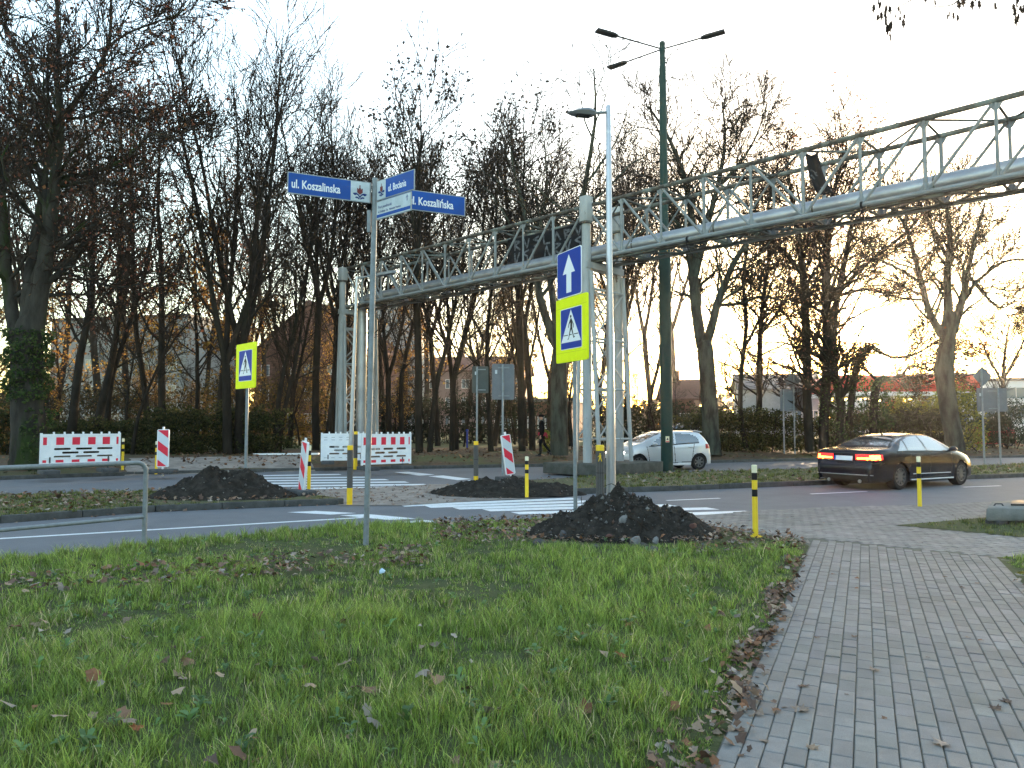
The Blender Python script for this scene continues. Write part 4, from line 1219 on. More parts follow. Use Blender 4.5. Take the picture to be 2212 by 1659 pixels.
    for xa in spec['axles']:
        for sg in (1, -1):
            y1 = sg * spec['half'] * .93; y0 = sg * spec['half'] * .55; n = 14
            V2 = []
            for y in (y0, y1):
                for j in range(n + 1):
                    a = math.pi * j / n; V2.append((xa - Lc / 2 + r_arch * 1.01 * math.cos(a), y, spec['wr'] + r_arch * 1.01 * math.sin(a)))
            b.add(V2, [(j, j + 1, n + 2 + j, n + 1 + j) for j in range(n)] + [tuple(range(n + 1))])
    pl = b.build_local('underbody', M['trim_black'], root)
    for xa in spec['axles']:
        for sg in (1, -1):
            w_ = wheel(spec['wr'], spec['tw'], spec['spokes'], spec.get('rimr', .68))
            for o in w_:
                pass
            tyre, rim = w_
            tyre.parent = root; tyre.location = (xa - Lc / 2, sg * (spec['half'] - spec['tw'] / 2 - .03), spec['wr'])
            tyre.rotation_euler = (0, 0, 0 if sg < 0 else math.pi)
            rim.parent = tyre
    # mirrors, handles, plate, aerial
    mx, mz = spec['mirror']
    for sg in (1, -1):
        b = MB(); c = Vector((mx - Lc / 2, sg * (spec['half'] + .08), mz))
        V2 = []; 
        for k_ in range(7):
            a = k_ / 6; wv = .5 + .5 * math.sin(a * math.pi)
            for j in range(10): V2.append((c.x - .09 + .18 * a, c.y + .115 * wv * math.cos(j * .6283), c.z + .075 * wv * math.sin(j * .6283)))
        b.add(V2, [(i * 10 + j, i * 10 + (j + 1) % 10, (i + 1) * 10 + (j + 1) % 10, (i + 1) * 10 + j) for i in range(6) for j in range(10)] + [tuple(range(10)), tuple(60 + j for j in range(10))])
        b.sweep([c + Vector((0, 0, -.03)), Vector((c.x + .02, sg * (spec['half'] - .12), mz - .06))], .025, 6)
        b.build_local('mirror', spec.get('mirror_mat', paint), root)
    for (hx, hz) in spec['handles']:
        for sg in (1, -1):
            b = MB(); hw = spec['half'] + .004
            b.sweep([(hx - Lc / 2 - .10, sg * (hw - .01), hz), (hx - Lc / 2 - .05, sg * (hw + .02), hz + .004), (hx - Lc / 2 + .07, sg * (hw + .02), hz + .004), (hx - Lc / 2 + .11, sg * (hw - .01), hz)], .014, 6)
            b.build_local('door_handle', spec.get('handle_mat', paint), root)
    for fx_ in spec.get('extras', []): fx_(root, Lc)
    return root
def build_local(s, name, mats, parent, angle=40):
    me = bpy.data.meshes.new(name); me.from_pydata(s.v, [], s.f)
    if not isinstance(mats, (list, tuple)): mats = [mats]
    for m in mats: me.materials.append(m)
    me.polygons.foreach_set('material_index', s.m)
    bm = bmesh.new(); bm.from_mesh(me); bmesh.ops.recalc_face_normals(bm, faces=bm.faces); bm.to_mesh(me); bm.free()
    me.polygons.foreach_set('use_smooth', [True] * len(me.polygons)); me.set_sharp_from_angle(angle=R(angle))
    return link(name, me, parent)
MB.build_local = build_local
def wheel(r, tw, spokes, rr):
    b = MB(); k = 36; pr = [(rr * r, -tw / 2), (r * .93, -tw / 2), (r * .99, -tw * .36), (r, -tw * .2), (r, tw * .2), (r * .99, tw * .36), (r * .93, tw / 2), (rr * r, tw / 2)]
    V = [(q * math.cos(2 * math.pi * j / k), y, q * math.sin(2 * math.pi * j / k)) for q, y in pr for j in range(k)]
    F = [(i * k + j, i * k + (j + 1) % k, (i + 1) * k + (j + 1) % k, (i + 1) * k + j) for i in range(len(pr) - 1) for j in range(k)]
    b.add(V, F)
    disc = [(rr * r, 0, 0)]
    V = [(rr * r * 1.0 * math.cos(2 * math.pi * j / k), .0, rr * r * math.sin(2 * math.pi * j / k)) for j in range(k)]
    b.add(V, [tuple(range(k))])
    ty = b.build_local('wheel', M['tyre'], None)
    b = MB(); y = -tw / 2 - .002
    pr = [(rr * r * 1.02, y + .02), (rr * r * 1.0, y), (rr * r * .93, y), (rr * r * .9, y + .05)]
    V = [(q * math.cos(2 * math.pi * j / k), yy, q * math.sin(2 * math.pi * j / k)) for q, yy in pr for j in range(k)]
    b.add(V, [(i * k + j, i * k + (j + 1) % k, (i + 1) * k + (j + 1) % k, (i + 1) * k + j) for i in range(len(pr) - 1) for j in range(k)])
    for i in range(spokes):
        a = 2 * math.pi * i / spokes; ca, sa = math.cos(a), math.sin(a)
        r0, r1 = .05, rr * r * .95; w0, w1 = .028, .022
        q = [(r0, -w0), (r1, -w1), (r1, w1), (r0, w0)]
        V = [(x * ca - t * sa, yy, x * sa + t * ca) for yy in (y + .012, y + .05) for x, t in q]
        b.add(V, [(0, 1, 2, 3), (4, 5, 6, 7), (0, 1, 5, 4), (1, 2, 6, 5), (2, 3, 7, 6), (3, 0, 4, 7)])
    V = [(.065 * math.cos(j * .5236), yy, .065 * math.sin(j * .5236)) for yy in (y + .008, y + .05) for j in range(12)]
    b.add(V, [tuple(range(12))] + [(j, (j + 1) % 12, 12 + (j + 1) % 12, 12 + j) for j in range(12)])
    rm = b.build_local('rim', M['rim'], None)
    return ty, rm
SEDAN = dict(L=4.93, half=.935, sill=.21, arch=.375, wr=.34, tw=.24, spokes=10, axles=(1.10, 4.01), tumble=.52,
    prof=[(.05, .27), (.03, .40), (.0, .52), (.015, .64), (.075, .74), (.07, .90), (.085, 1.00), (.13, 1.035), (.40, 1.065), (.70, 1.085), (.88, 1.115), (1.30, 1.285), (1.72, 1.41), (2.15, 1.455), (2.55, 1.455), (2.95, 1.41), (3.32, 1.25), (3.72, 1.045), (3.95, .985), (4.40, .90), (4.70, .80), (4.86, .68), (4.92, .52), (4.93, .38), (4.88, .25)],
    wid=[(0, .70), (.03, .76), (.10, .83), (.25, .885), (.6, .925), (1.2, .937), (3.8, .93), (4.3, .915), (4.6, .87), (4.75, .80), (4.85, .70), (4.93, .52)],
    belt=[(0, .90), (.5, .985), (1.2, .985), (3.5, .935), (4.0, .86), (4.93, .6)],
    doors=[[(1.50, .33), (2.42, .30), (2.46, .98), (1.62, 1.0), (1.50, .80)], [(2.45, .30), (3.45, .30), (3.55, .97), (2.48, .98)]],
    seams=[((2.44, .30), (2.48, .98)), ((3.47, .30), (3.56, .96)), ((1.52, .62), (1.62, 1.0)), ((1.50, .32), (3.46, .28)), ((.0, .70), (.42, .70))],
    windows=[[(1.06, 1.015), (1.47, 1.01), (1.47, 1.27), (1.40, 1.255)], [(1.52, 1.01), (2.36, .995), (2.24, 1.385), (1.80, 1.355), (1.52, 1.285)], [(2.44, .995), (3.46, .965), (3.20, 1.16), (2.92, 1.315), (2.70, 1.38), (2.32, 1.39)]],
    screens=[('rear_window', .93, 1.66, 1.12, 5.55), ('windscreen', 3.02, 3.66, 1.06, 5.55)],
    lights=[('tail_light', lambda x, y, z, s: (x < .40) & (z > .775) & (z < .925) & (y > .34) & (z > .76 + .10 * np.clip(x - .1, 0, 1)), 'tail_red'),
            ('tail_glow', lambda x, y, z, s: (x < .30) & (z > .795) & (z < .85 + .06 * (y > .72)) & (y > .37), 'tail_glow'),
            ('headlight', lambda x, y, z, s: (x > 4.42) & (z > .62) & (z < .76) & (y > .50), 'head_glass')],
    trims=[('lower_trim', lambda x, y, z, s: (x < .12) & (z < .40) & (y < .66), 'trim_black'), ('window_strip', lambda x, y, z, s: (x > 1.0) & (x < 3.5) & (s > 3.85) & (s < 4.05), 'trim_black')],
    mirror=(3.42, 1.03), handles=[(1.80, .86), (2.75, .84)], handle_mat=None)
SEDAN['handle_mat'] = M['car_black']
def sedan_extras(root, Lc):
    b = MB(); b.obox((-Lc / 2 + .035, .26, .765), (.0, -.52, 0), (-.02, 0, 0), (.02, 0, .115)); pl = b.build_local('number_plate', M['plate'], root)
    b = MB(); b.obox((-Lc / 2 + .031, .26, .767), (.0, -.045, 0), (-.018, 0, 0), (.019, 0, .111)); b.build_local('blue_band', M['plate_blue'], pl)
    b = MB(); b.sweep([(-Lc / 2 + .055, .82, .40), (-Lc / 2 - .01, .60, .40), (-Lc / 2 - .02, 0, .40), (-Lc / 2 - .01, -.60, .40), (-Lc / 2 + .055, -.82, .40)], .013, 6); b.build_local('bumper_strip', M['chrome_dark'], root)
    b = MB()
    for sg in (1, -1): b.sweep([(-Lc / 2 + 1.52, sg * .925, .245), (-Lc / 2 + 3.55, sg * .925, .235)], .022, 6)
    b.build_local('sill_strip', M['chrome_dark'], root)
    b = MB()
    for sg in (1, -1): b.sweep([(-Lc / 2 + 1.62, sg * .938, .40), (-Lc / 2 + 3.40, sg * .938, .385)], .012, 5)
    b.build_local('door_strip', M['chrome_dark'], root)
    b = MB(); b.sweep([(-Lc / 2 + 1.78, 0, 1.41), (-Lc / 2 + 1.70, 0, 1.47)], [.03, .01], 6); b.build_local('aerial', M['trim_black'], root)
    b = MB()
    for sg in (1, -1):
        b.sweep([(-Lc / 2 + .06, sg * .45, .235), (-Lc / 2 + .02, sg * .45, .235)], .045, 10)
    b.build_local('exhaust', M['chrome_dark'], root)
M['chrome_dark'] = mat('satin_trim', (.35, .36, .38), .3, metal=.8)
SEDAN['extras'] = [sedan_extras]
HATCH = dict(L=3.90, half=.845, sill=.20, arch=.345, wr=.30, tw=.19, spokes=7, axles=(.62, 3.11), tumble=.40, rimr=.66,
    prof=[(.06, .28), (.03, .40), (.01, .52), (.03, .64), (.08, .78), (.13, .92), (.22, 1.08), (.36, 1.27), (.46, 1.385), (.52, 1.425), (.95, 1.465), (1.45, 1.475), (1.85, 1.455), (2.2, 1.385), (2.55, 1.23), (2.95, 1.03), (3.10, .985), (3.40, .92), (3.66, .80), (3.80, .66), (3.87, .52), (3.90, .40), (3.84, .24)],
    wid=[(0, .60), (.06, .70), (.16, .77), (.35, .82), (.7, .845), (2.8, .845), (3.2, .835), (3.5, .79), (3.70, .70), (3.82, .60), (3.90, .45)],
    belt=[(0, .80), (.3, 1.00), (.6, 1.00), (1.4, .955), (2.7, .88), (3.1, .83), (3.9, .6)],
    doors=[[(.95, .34), (1.62, .30), (1.66, .955), (.80, 1.0), (.85, .75)], [(1.65, .30), (2.66, .28), (2.76, .88), (1.69, .95)]],
    seams=[((1.63, .30), (1.68, .95)), ((2.68, .28), (2.78, .88)), ((.92, .52), (.82, 1.0)), ((.95, .31), (2.68, .27))],
    windows=[[(.60, 1.05), (1.58, .985), (1.54, 1.37), (1.0, 1.36), (.74, 1.28), (.60, 1.16)], [(1.66, .985), (2.62, .915), (2.42, 1.10), (2.02, 1.32), (1.86, 1.365), (1.60, 1.37)]],
    screens=[('rear_window', .17, .45, 1.0, 5.6), ('windscreen', 2.16, 2.90, 1.05, 5.45)],
    lights=[('tail_light', lambda x, y, z, s: (x < .34) & (z > .80) & (z < .98) & (y > .50), 'tail_off'),
            ('headlight', lambda x, y, z, s: (x > 3.30) & (z > .60 + .10 * np.clip(3.8 - x, 0, 1)) & (z < .70 + .20 * np.clip(3.85 - x, 0, 1)) & (y > .40), 'head_glass'),
            ('head_beam', lambda x, y, z, s: (x > 3.55) & (z > .63) & (z < .70) & (y > .46) & (y < .70), 'head_on')],
    trims=[('grille', lambda x, y, z, s: (x > 3.7) & (z > .27) & (z < .44) & (y < .42), 'trim_black'), ('fog_recess', lambda x, y, z, s: (x > 3.62) & (z > .29) & (z < .42) & (y > .48) & (y < .70), 'trim_black'),
           ('window_strip', lambda x, y, z, s: (x > .6) & (x < 2.7) & (s > 3.9) & (s < 4.05), 'trim_black')],
    mirror=(2.52, .985), handles=[(.98, .86), (1.98, .83)])
def hatch_extras(root, Lc):
    b = MB(); b.obox((-Lc / 2 + .30, -.50, 1.40), (.26, .02, .05), (0, 1.0, 0), (0, 0, .03), 0, .01); b.build_local('roof_spoiler', root_paint(root), root)
    b = MB(); b.obox((Lc / 2 - .005, -.26, .43), (.0, .52, 0), (.02, 0, 0), (-.01, 0, .11)); b.build_local('number_plate', M['plate'], root)
    b = MB()
    for sg in (1, -1): b.box((0, sg * .835, .225), (1.9, .04, .07), 0, 0, .012)
    b.build_local('side_skirt', root_paint(root), root)
def root_paint(root): return [o for o in root.children if o.name.startswith('body')][0].data.materials[0]
HATCH['extras'] = [hatch_extras]
# black saloon in the near lane: placed by its right-hand wheels
hd = R(31.0)
fw, sdv = Vector((math.cos(hd), math.sin(hd), 0)), Vector((-math.sin(hd), math.cos(hd), 0))
pw = G(1938, 1057.5)
cpos = pw - fw * (1.10 - 4.93 / 2) + sdv * .80
car('black_saloon', 'black saloon car with red tail lights lit, driving away in the near lane', SEDAN, cpos, hd, M['car_black'])
# silver hatchback in the far road, heading left
hd2 = R(180 + 17)
fw2, sd2_ = Vector((math.cos(hd2), math.sin(hd2), 0)), Vector((-math.sin(hd2), math.cos(hd2), 0))
pw = G(1508, 1015)
cpos2 = pw - fw2 * (.62 - 3.90 / 2) - sd2_ * .72
car('silver_hatchback', 'silver hatchback partly hidden by the green lamp post, heading left on the far road', HATCH, cpos2, hd2, M['car_silver'])
small = dict(HATCH); small['ns'] = 120
q = G(2113, 965, .38); q.z = .38
car('parked_hatchback', 'red parked car far off among the round trees at the right edge', small, q, R(185), M['car_red'])
q = at(1472, 960, 58); q.z = .38
car('parked_hatchback', 'white parked car far behind the silver hatchback beside the brick house', small, q, R(160), M['car_white'])

# ---------------------------------------------------------------- the walker
M['skin'] = mat('skin', (.42, .26, .20), .6)
M['cloth_black'] = mat('black_clothing', (.004, .004, .005), .95, (.007, .007, .008), 12, spec=.03)
M['cloth_red'] = mat('red_jacket', (.30, .02, .045), .9)
M['shoe'] = mat('dark_shoe', (.03, .03, .032), .6, (.3, .3, .3), 20, .68, .72)
def skinned(name, verts, edges, radii, mat_, parent, root_i=0, sub=2):
    me = bpy.data.meshes.new(name); me.from_pydata(verts, edges, [])
    o = link(name, me, parent)
    m = o.modifiers.new('skin', 'SKIN'); m.use_smooth_shade = True
    for i, r in enumerate(radii):
        sv_ = me.skin_vertices[0].data[i]; sv_.radius = r if isinstance(r, tuple) else (r, r); sv_.use_root = (i == root_i)
    s_ = o.modifiers.new('sub', 'SUBSURF'); s_.levels = sub; s_.render_levels = sub
    me.materials.append(mat_)
    return o
pp = G(1170, 987, FLOORZ); pp.y = 31.0; pp.x = XatY(1171, 985, 31.0)
pp.z = FLOORZ
walker = thing('person', 'person in black clothes and cap walking on the leaves with red jacket round the waist', 'person', pp, R(8))
# body: x = walking direction to the left is -x; built facing -x and slightly to us
bv = [(0, 0, .93), (-.01, 0, 1.12), (-.02, 0, 1.34), (-.015, 0, 1.48),                       # pelvis, waist, chest, neck
      (-.02, -.17, 1.42), (.03, -.23, 1.16), (-.06, -.22, .95), (-.09, -.21, .88),            # right arm (towards us)
      (-.02, .17, 1.42), (-.03, .22, 1.17), (.05, .21, .96), (.07, .20, .89),
      (-.03, -.10, .90), (-.10, -.10, .50), (-.08, -.10, .10), (-.20, -.10, .045),             # forward leg
      (.02, .10, .90), (.10, .10, .52), (.34, .10, .20), (.25, .10, .10)]
be = [(0, 1), (1, 2), (2, 3), (2, 4), (4, 5), (5, 6), (6, 7), (2, 8), (8, 9), (9, 10), (10, 11), (0, 12), (12, 13), (13, 14), (14, 15), (0, 16), (16, 17), (17, 18), (18, 19)]
br = [(.15, .13), (.155, .12), (.17, .13), .065, .075, .055, .045, .038, .075, .055, .045, .038, .105, .072, .050, .042, .105, .072, .050, .042]
body = skinned('body', bv, be, br, M['cloth_black'], walker)
head = skinned('head', [(-.02, 0, 1.50), (-.025, 0, 1.58), (-.035, 0, 1.66), (-.10, -.02, 1.60), (-.075, -.02, 1.545)], [(0, 1), (1, 2), (1, 3), (1, 4)], [.058, (.085, .075), (.08, .075), .022, .04], M['skin'], walker)
b = MB(); b.v = []
V = []; n = 14
for i, (r, z) in enumerate(((.112, 1.635), (.118, 1.66), (.112, 1.70), (.085, 1.735), (.03, 1.75))):
    for j in range(n): a = 2 * math.pi * j / n; V.append((-.035 + r * math.cos(a), r * .88 * math.sin(a), z))
b.add(V, [(i * n + j, i * n + (j + 1) % n, (i + 1) * n + (j + 1) % n, (i + 1) * n + j) for i in range(4) for j in range(n)] + [tuple(56 + j for j in range(n))])
b.add([(-.13, -.07, 1.64), (-.13, .07, 1.64), (-.23, .05, 1.625), (-.23, -.05, 1.625), (-.13, -.07, 1.65), (-.13, .07, 1.65), (-.23, .05, 1.633), (-.23, -.05, 1.633)], [(0, 1, 2, 3), (4, 5, 6, 7), (0, 1, 5, 4), (1, 2, 6, 5), (2, 3, 7, 6), (3, 0, 4, 7)])
b.build_local('cap', M['cloth_black'], walker)
b = MB()
for sg in (-1, 1):
    b.sweep([(-.108, sg * .032, 1.625), (-.112, sg * .032, 1.626)], .011, 6)
    b.sweep([(-.03, sg * .083, 1.61), (-.02, sg * .096, 1.60), (-.02, sg * .088, 1.575)], .014, 6)
b.sweep([(-.108, -.022, 1.553), (-.116, 0, 1.551), (-.108, .022, 1.553)], .006, 5)
b.build_local('face_features', M['skin_dark'] if 'skin_dark' in M else M['skin'], head)
for side_, hx, hy, hz in ((-1, -.09, -.21, .88), (1, .07, .20, .89)):
    hv = [(hx, hy, hz), (hx - .012, hy, hz - .055), (hx - .016, hy, hz - .09)]; e = [(0, 1), (1, 2)]; r = [(.024, .016), (.036, .016), (.034, .014)]
    for k in range(4):
        bx = hx - .045 + .02 * k; i0 = len(hv)
        ln_ = (.055, .068, .072, .062)[k]
        hv += [(bx, hy + side_ * .002, hz - .10), (bx - .006, hy - side_ * .006, hz - .10 - ln_ * .5), (bx - .004, hy - side_ * .022, hz - .10 - ln_)]
        e += [(2, i0), (i0, i0 + 1), (i0 + 1, i0 + 2)]; r += [.009, .0085, .007]
    i0 = len(hv); hv += [(hx - .045, hy - side_ * .014, hz - .06), (hx - .056, hy - side_ * .024, hz - .095)]; e += [(1, i0), (i0, i0 + 1)]; r += [.010, .008]
    skinned('hand', hv, e, r, M['skin'], walker, 0, 1)
V = []; n = 18                                                    # jacket knotted round the waist
for i, (r, z) in enumerate(((.162, 1.0), (.168, .985), (.172, .955), (.172, .925))):
    for j in range(n): a = 2 * math.pi * j / n; zz = z - (.10 * (i / 3) * max(0, math.sin(a + 2.2))); V.append((.0 + r * .95 * math.cos(a), r * .92 * math.sin(a), zz))
b = MB(); b.add(V, [(i * n + j, i * n + (j + 1) % n, (i + 1) * n + (j + 1) % n, (i + 1) * n + j) for i in range(3) for j in range(n)])
b.sweep([(.13, -.15, 1.0), (.17, -.16, .9), (.18, -.15, .76)], [.022, .03, .03], 8)
b.sweep([(-.15, -.13, 1.0), (-.17, -.14, .93), (-.17, -.14, .86)], [.025, .03, .025], 8)
o = b.build_local('tied_jacket', M['cloth_red'], walker)
for (x, y, z, tilt) in ((-.14, -.10, .0, 0), (.33, .10, .09, .75)):
    V = []; n = 10
    for k_, (xx, w_, h_) in enumerate(((.09, .035, .05), (.05, .045, .085), (-.05, .05, .07), (-.13, .048, .05), (-.18, .03, .03))):
        for j in range(n):
            a = 2 * math.pi * j / n; px, pz = xx, max(0, h_ / 2 + h_ / 2 * math.sin(a))
            V.append((x + px * math.cos(tilt) + pz * math.sin(tilt), y + w_ * math.cos(a), z - px * math.sin(tilt) * (1) * -1 * -1 + pz * math.cos(tilt)))
    b = MB(); b.add(V, [(i * n + j, i * n + (j + 1) % n, (i + 1) * n + (j + 1) % n, (i + 1) * n + j) for i in range(4) for j in range(n)] + [tuple(range(n)), tuple(40 + j for j in range(n))])
    b.build_local('shoe', M['shoe'], walker)
# ---------------------------------------------------------------- trees
def unit(a): return a / np.maximum(np.linalg.norm(a, axis=-1, keepdims=True), 1e-9)
def grow(st, dr, ln, r0, nseg, wig, up, g, taper=.25, droop=0.0):
    """M branches at once: points (M, nseg+1, 3) and radii"""
    Mn = len(st); P = np.zeros((Mn, nseg + 1, 3)); P[:, 0] = st; d = unit(dr.copy())
    for i in range(nseg):
        d = unit(d + g.normal(0, wig, (Mn, 3)) + np.array([0, 0, up - droop * i / nseg]))
        P[:, i + 1] = P[:, i] + d * (ln / nseg)[:, None]
    t = np.linspace(0, 1, nseg + 1)
    return P, r0[:, None] * (1 - (1 - taper) * t[None])
def kids(P, Rr, k, t0, t1, a0, a1, ln, rr, g, lenfall=.55, azlock=None):
    """k children on each branch: start, direction, length, radius"""
    Mn, n, _ = P.shape
    t = t0 + (t1 - t0) * ((np.arange(k)[None] + g.random((Mn, k))) / k)
    f = t * (n - 1); i = np.minimum(f.astype(int), n - 2); fr = (f - i)[..., None]
    m = np.arange(Mn)[:, None]
    p = P[m, i] * (1 - fr) + P[m, i + 1] * fr
    T = unit(P[m, i + 1] - P[m, i])
    x = unit(np.cross(T, g.normal(0, 1, (Mn, k, 3))))
    a = a0 + (a1 - a0) * g.random((Mn, k)); a = a[..., None]
    d = T * np.cos(a) + x * np.sin(a)
    r = (Rr[m, i] * (1 - fr[..., 0]) + Rr[m, i + 1] * fr[..., 0]) * rr
    L = (ln if np.ndim(ln) == 0 else ln[:, None]) * (1 - lenfall * (t - t0) / max(t1 - t0, 1e-6)) * (.65 + .7 * g.random((Mn, k)))
    return p.reshape(-1, 3), d.reshape(-1, 3), L.reshape(-1), r.reshape(-1)
def tubes(P, Rr, k):
    """tube mesh round every branch"""
    Mn, n, _ = P.shape
    T = np.empty_like(P); T[:, 1:-1] = P[:, 2:] - P[:, :-2]; T[:, 0] = P[:, 1] - P[:, 0]; T[:, -1] = P[:, -1] - P[:, -2]; T = unit(T)
    ref = np.where(np.abs(T[:, :1, 2:3]) < .9, np.array([0., 0, 1]), np.array([1., 0, 0]))
    x = unit(np.cross(T, np.broadcast_to(ref, T.shape))); y = np.cross(T, x)
    a = 2 * np.pi * np.arange(k) / k
    V = P[:, :, None] + (x[:, :, None] * np.cos(a)[None, None, :, None] + y[:, :, None] * np.sin(a)[None, None, :, None]) * Rr[:, :, None, None]
    idx = np.arange(Mn * n * k).reshape(Mn, n, k)
    F = np.stack([idx[:, :-1], np.roll(idx[:, :-1], -1, 2), np.roll(idx[:, 1:], -1, 2), idx[:, 1:]], -1).reshape(-1, 4)
    return V.reshape(-1, 3), F
def joinm(parts):
    Vs, Fs, o = [], [], 0
    for V, F in parts: Vs.append(V); Fs.append(F + o); o += len(V)
    return np.concatenate(Vs), np.concatenate(Fs)
def leafquads(C_, size, g, cols, flat=.0, asp=.75):
    """folded little leaves (two quads sharing a rib) at the points C_"""
    n = len(C_)
    a = unit(g.normal(0, 1, (n, 3)) * np.array([1, 1, 1 - flat])); bvec = unit(np.cross(a, g.normal(0, 1, (n, 3)))); c = np.cross(a, bvec)
    s = (size * (.6 + .8 * g.random(n)))[:, None]
    fold = (.25 * g.normal(0, 1, (n, 1)))
    A = C_ - a * s * .5; B = C_ + a * s * .5
    l = C_ + bvec * s * asp * .5 + c * s * fold; r = C_ - bvec * s * asp * .5 + c * s * fold
    V = np.stack([A, l, B, r], 1).reshape(-1, 3)
    F = (np.arange(n)[:, None] * 4 + np.array([[0, 1, 2, 3]]))
    k = g.integers(0, len(cols), n); col = np.array(cols)[k] * (.7 + .6 * g.random((n, 1)))
    return V, F, np.repeat(col, 4, 0)
BROWN = [(.19, .075, .045), (.14, .06, .04), (.22, .105, .05), (.11, .05, .035), (.17, .065, .05)]
GOLD = [(.32, .18, .04), (.24, .13, .04), (.38, .25, .06), (.19, .10, .04)]
DARK = [(.030, .026, .020), (.045, .035, .024), (.022, .020, .017)]
def make_tree(kind, seed, Ht, r0, limbs=None, lean=(0, 0), bark='bark', name=''):
    """returns (trunk mesh, crown mesh): stems and limbs; fine branches, twigs and leaves"""
    g = np.random.default_rng(seed)
    z3 = np.zeros((1, 3))
    wood, fine, leafpts = [], [], []
    if limbs is None:
        if kind == 'upright':
            fork = .16 + .26 * g.random(); nst = int(g.integers(2, 4))
            P, Q = grow(z3, np.array([[lean[0], lean[1], 1.]]), np.array([Ht * fork]), np.array([r0]), 4, .04, .06, g, .85)
            wood.append((P, Q, 9))
            top = P[0, -1]; dd = np.array([[.28 * math.cos(a), .28 * math.sin(a), 1] for a in g.random(nst) * .9 + np.arange(nst) * 6.28 / nst])
            S, SR_ = grow(np.repeat(top[None], nst, 0), dd, Ht * (1 - fork) * (.8 + .2 * g.random(nst)), np.full(nst, r0 * .68), 12, .05, .07, g, .10)
            wood.append((S, SR_, 7))
            B, BR_ = grow(*kids(S, SR_, 14, .12, .97, .45, .85, Ht * .27, .55, g, .6), 6, .09, .14, g, .2); wood.append((B, BR_, 5))
            T1, T1R = grow(*kids(B, BR_, 7, .15, .98, .4, .9, Ht * .11, .6, g, .5), 4, .12, .12, g, .3); fine.append((T1, np.maximum(T1R, .0135), 4))
            T2, T2R = grow(*kids(T1, T1R, 4, .2, .98, .4, .9, Ht * .060, .7, g, .4), 2, .15, .10, g, .4); fine.append((T2, np.maximum(T2R, .0095), 3))
            tips = T2
        elif kind == 'thin':
            P, Q = grow(z3, np.array([[lean[0], lean[1], 1.]]), np.array([Ht]), np.array([r0]), 12, .06, .06, g, .12); wood.append((P, Q, 7))
            B, BR_ = grow(*kids(P, Q, 22, .25, .98, .5, 1.1, Ht * .24, .45, g, .6), 6, .12, .08, g, .2); wood.append((B, BR_, 5))
            T1, T1R = grow(*kids(B, BR_, 7, .15, .98, .5, 1.0, Ht * .09, .6, g, .5), 4, .16, .06, g, .3); fine.append((T1, np.maximum(T1R, .0135), 4))
            T2, T2R = grow(*kids(T1, T1R, 4, .2, .98, .5, 1.0, Ht * .045, .7, g, .4), 2, .2, .05, g, .4); fine.append((T2, np.maximum(T2R, .0095), 3))
            tips = T2
        elif kind in ('spread', 'broad'):
            fork = .24 + .1 * g.random(); nst = int(g.integers(3, 5))
            P, Q = grow(z3, np.array([[lean[0], lean[1], 1.]]), np.array([Ht * fork]), np.array([r0]), 5, .04, .04, g, .82); wood.append((P, Q, 12))
            top = P[0, -1]; sp = .55 if kind == 'spread' else .75
            dd = np.array([[sp * math.cos(a), sp * math.sin(a), 1] for a in g.random(nst) * .9 + np.arange(nst) * 6.28 / nst])
            S, SR_ = grow(np.repeat(top[None], nst, 0), dd, Ht * (1 - fork) * (.75 + .3 * g.random(nst)), np.full(nst, r0 * .55), 12, .10, .05, g, .12); wood.append((S, SR_, 7))
            B, BR_ = grow(*kids(S, SR_, 9, .18, .97, .5, 1.2, Ht * .33, .55, g, .6), 8, .15, .06, g, .2); wood.append((B, BR_, 5))
            T1, T1R = grow(*kids(B, BR_, 7, .15, .98, .5, 1.1, Ht * .13, .6, g, .5), 5, .12, .06, g, .3); fine.append((T1, np.maximum(T1R, .0135), 4))
            T2, T2R = grow(*kids(T1, T1R, 5, .2, .98, .5, 1.1, Ht * .055, .7, g, .4), 3, .14, .06, g, .4); fine.append((T2, np.maximum(T2R, .0095), 3))
            tips = T2
    else:
        tipsrc = []
        for pts, rad, kk in limbs:
            P = np.array(pts, float); n = len(P)
            rs = np.array(rad, float)
            Pc = catmull(P, 5); Rc = np.interp(np.linspace(0, n - 1, len(Pc)), np.arange(n), rs)
            Pc = Pc + g.normal(0, .05, Pc.shape) * np.minimum(Rc, .2)[:, None]
            wood.append((Pc[None], Rc[None], 12 if rad[0] > .3 else 8))
            if kk: tipsrc.append((Pc, Rc, kk))
        fineB = []
        for Pc, Rc, kk in tipsrc:
            L = np.linalg.norm(np.diff(Pc, axis=0), axis=1).sum()
            n0 = max(4, int(L * kk * (.85 if name == 'oak_tree' else 1.35)))
            B, BR_ = grow(*kids(Pc[None], Rc[None], n0, .12, 1.0, .5, 1.15, min(L * .46, 3.2), .40, g, .35), 7, .16, .06, g, .2); wood.append((B, BR_, 5)); fineB.append((B, BR_))
        B = np.concatenate([x[0] for x in fineB]); BR_ = np.concatenate([x[1] for x in fineB])
        T1, T1R = grow(*kids(B, BR_, 9, .15, .99, .5, 1.0, 1.35, .6, g, .5), 5, .11, .06, g, .3); fine.append((T1, np.maximum(T1R, .015), 4))
        T2, T2R = grow(*kids(T1, T1R, 5, .2, .98, .45, .95, .65, .7, g, .4), 3, .13, .06, g, .4); fine.append((T2, np.maximum(T2R, .0110), 3))
        tips = T2
    tr = joinm([tubes(P, Q, k) for P, Q, k in wood]); fi = joinm([tubes(P, Q, k) for P, Q, k in fine])
    return tr, fi, tips, g
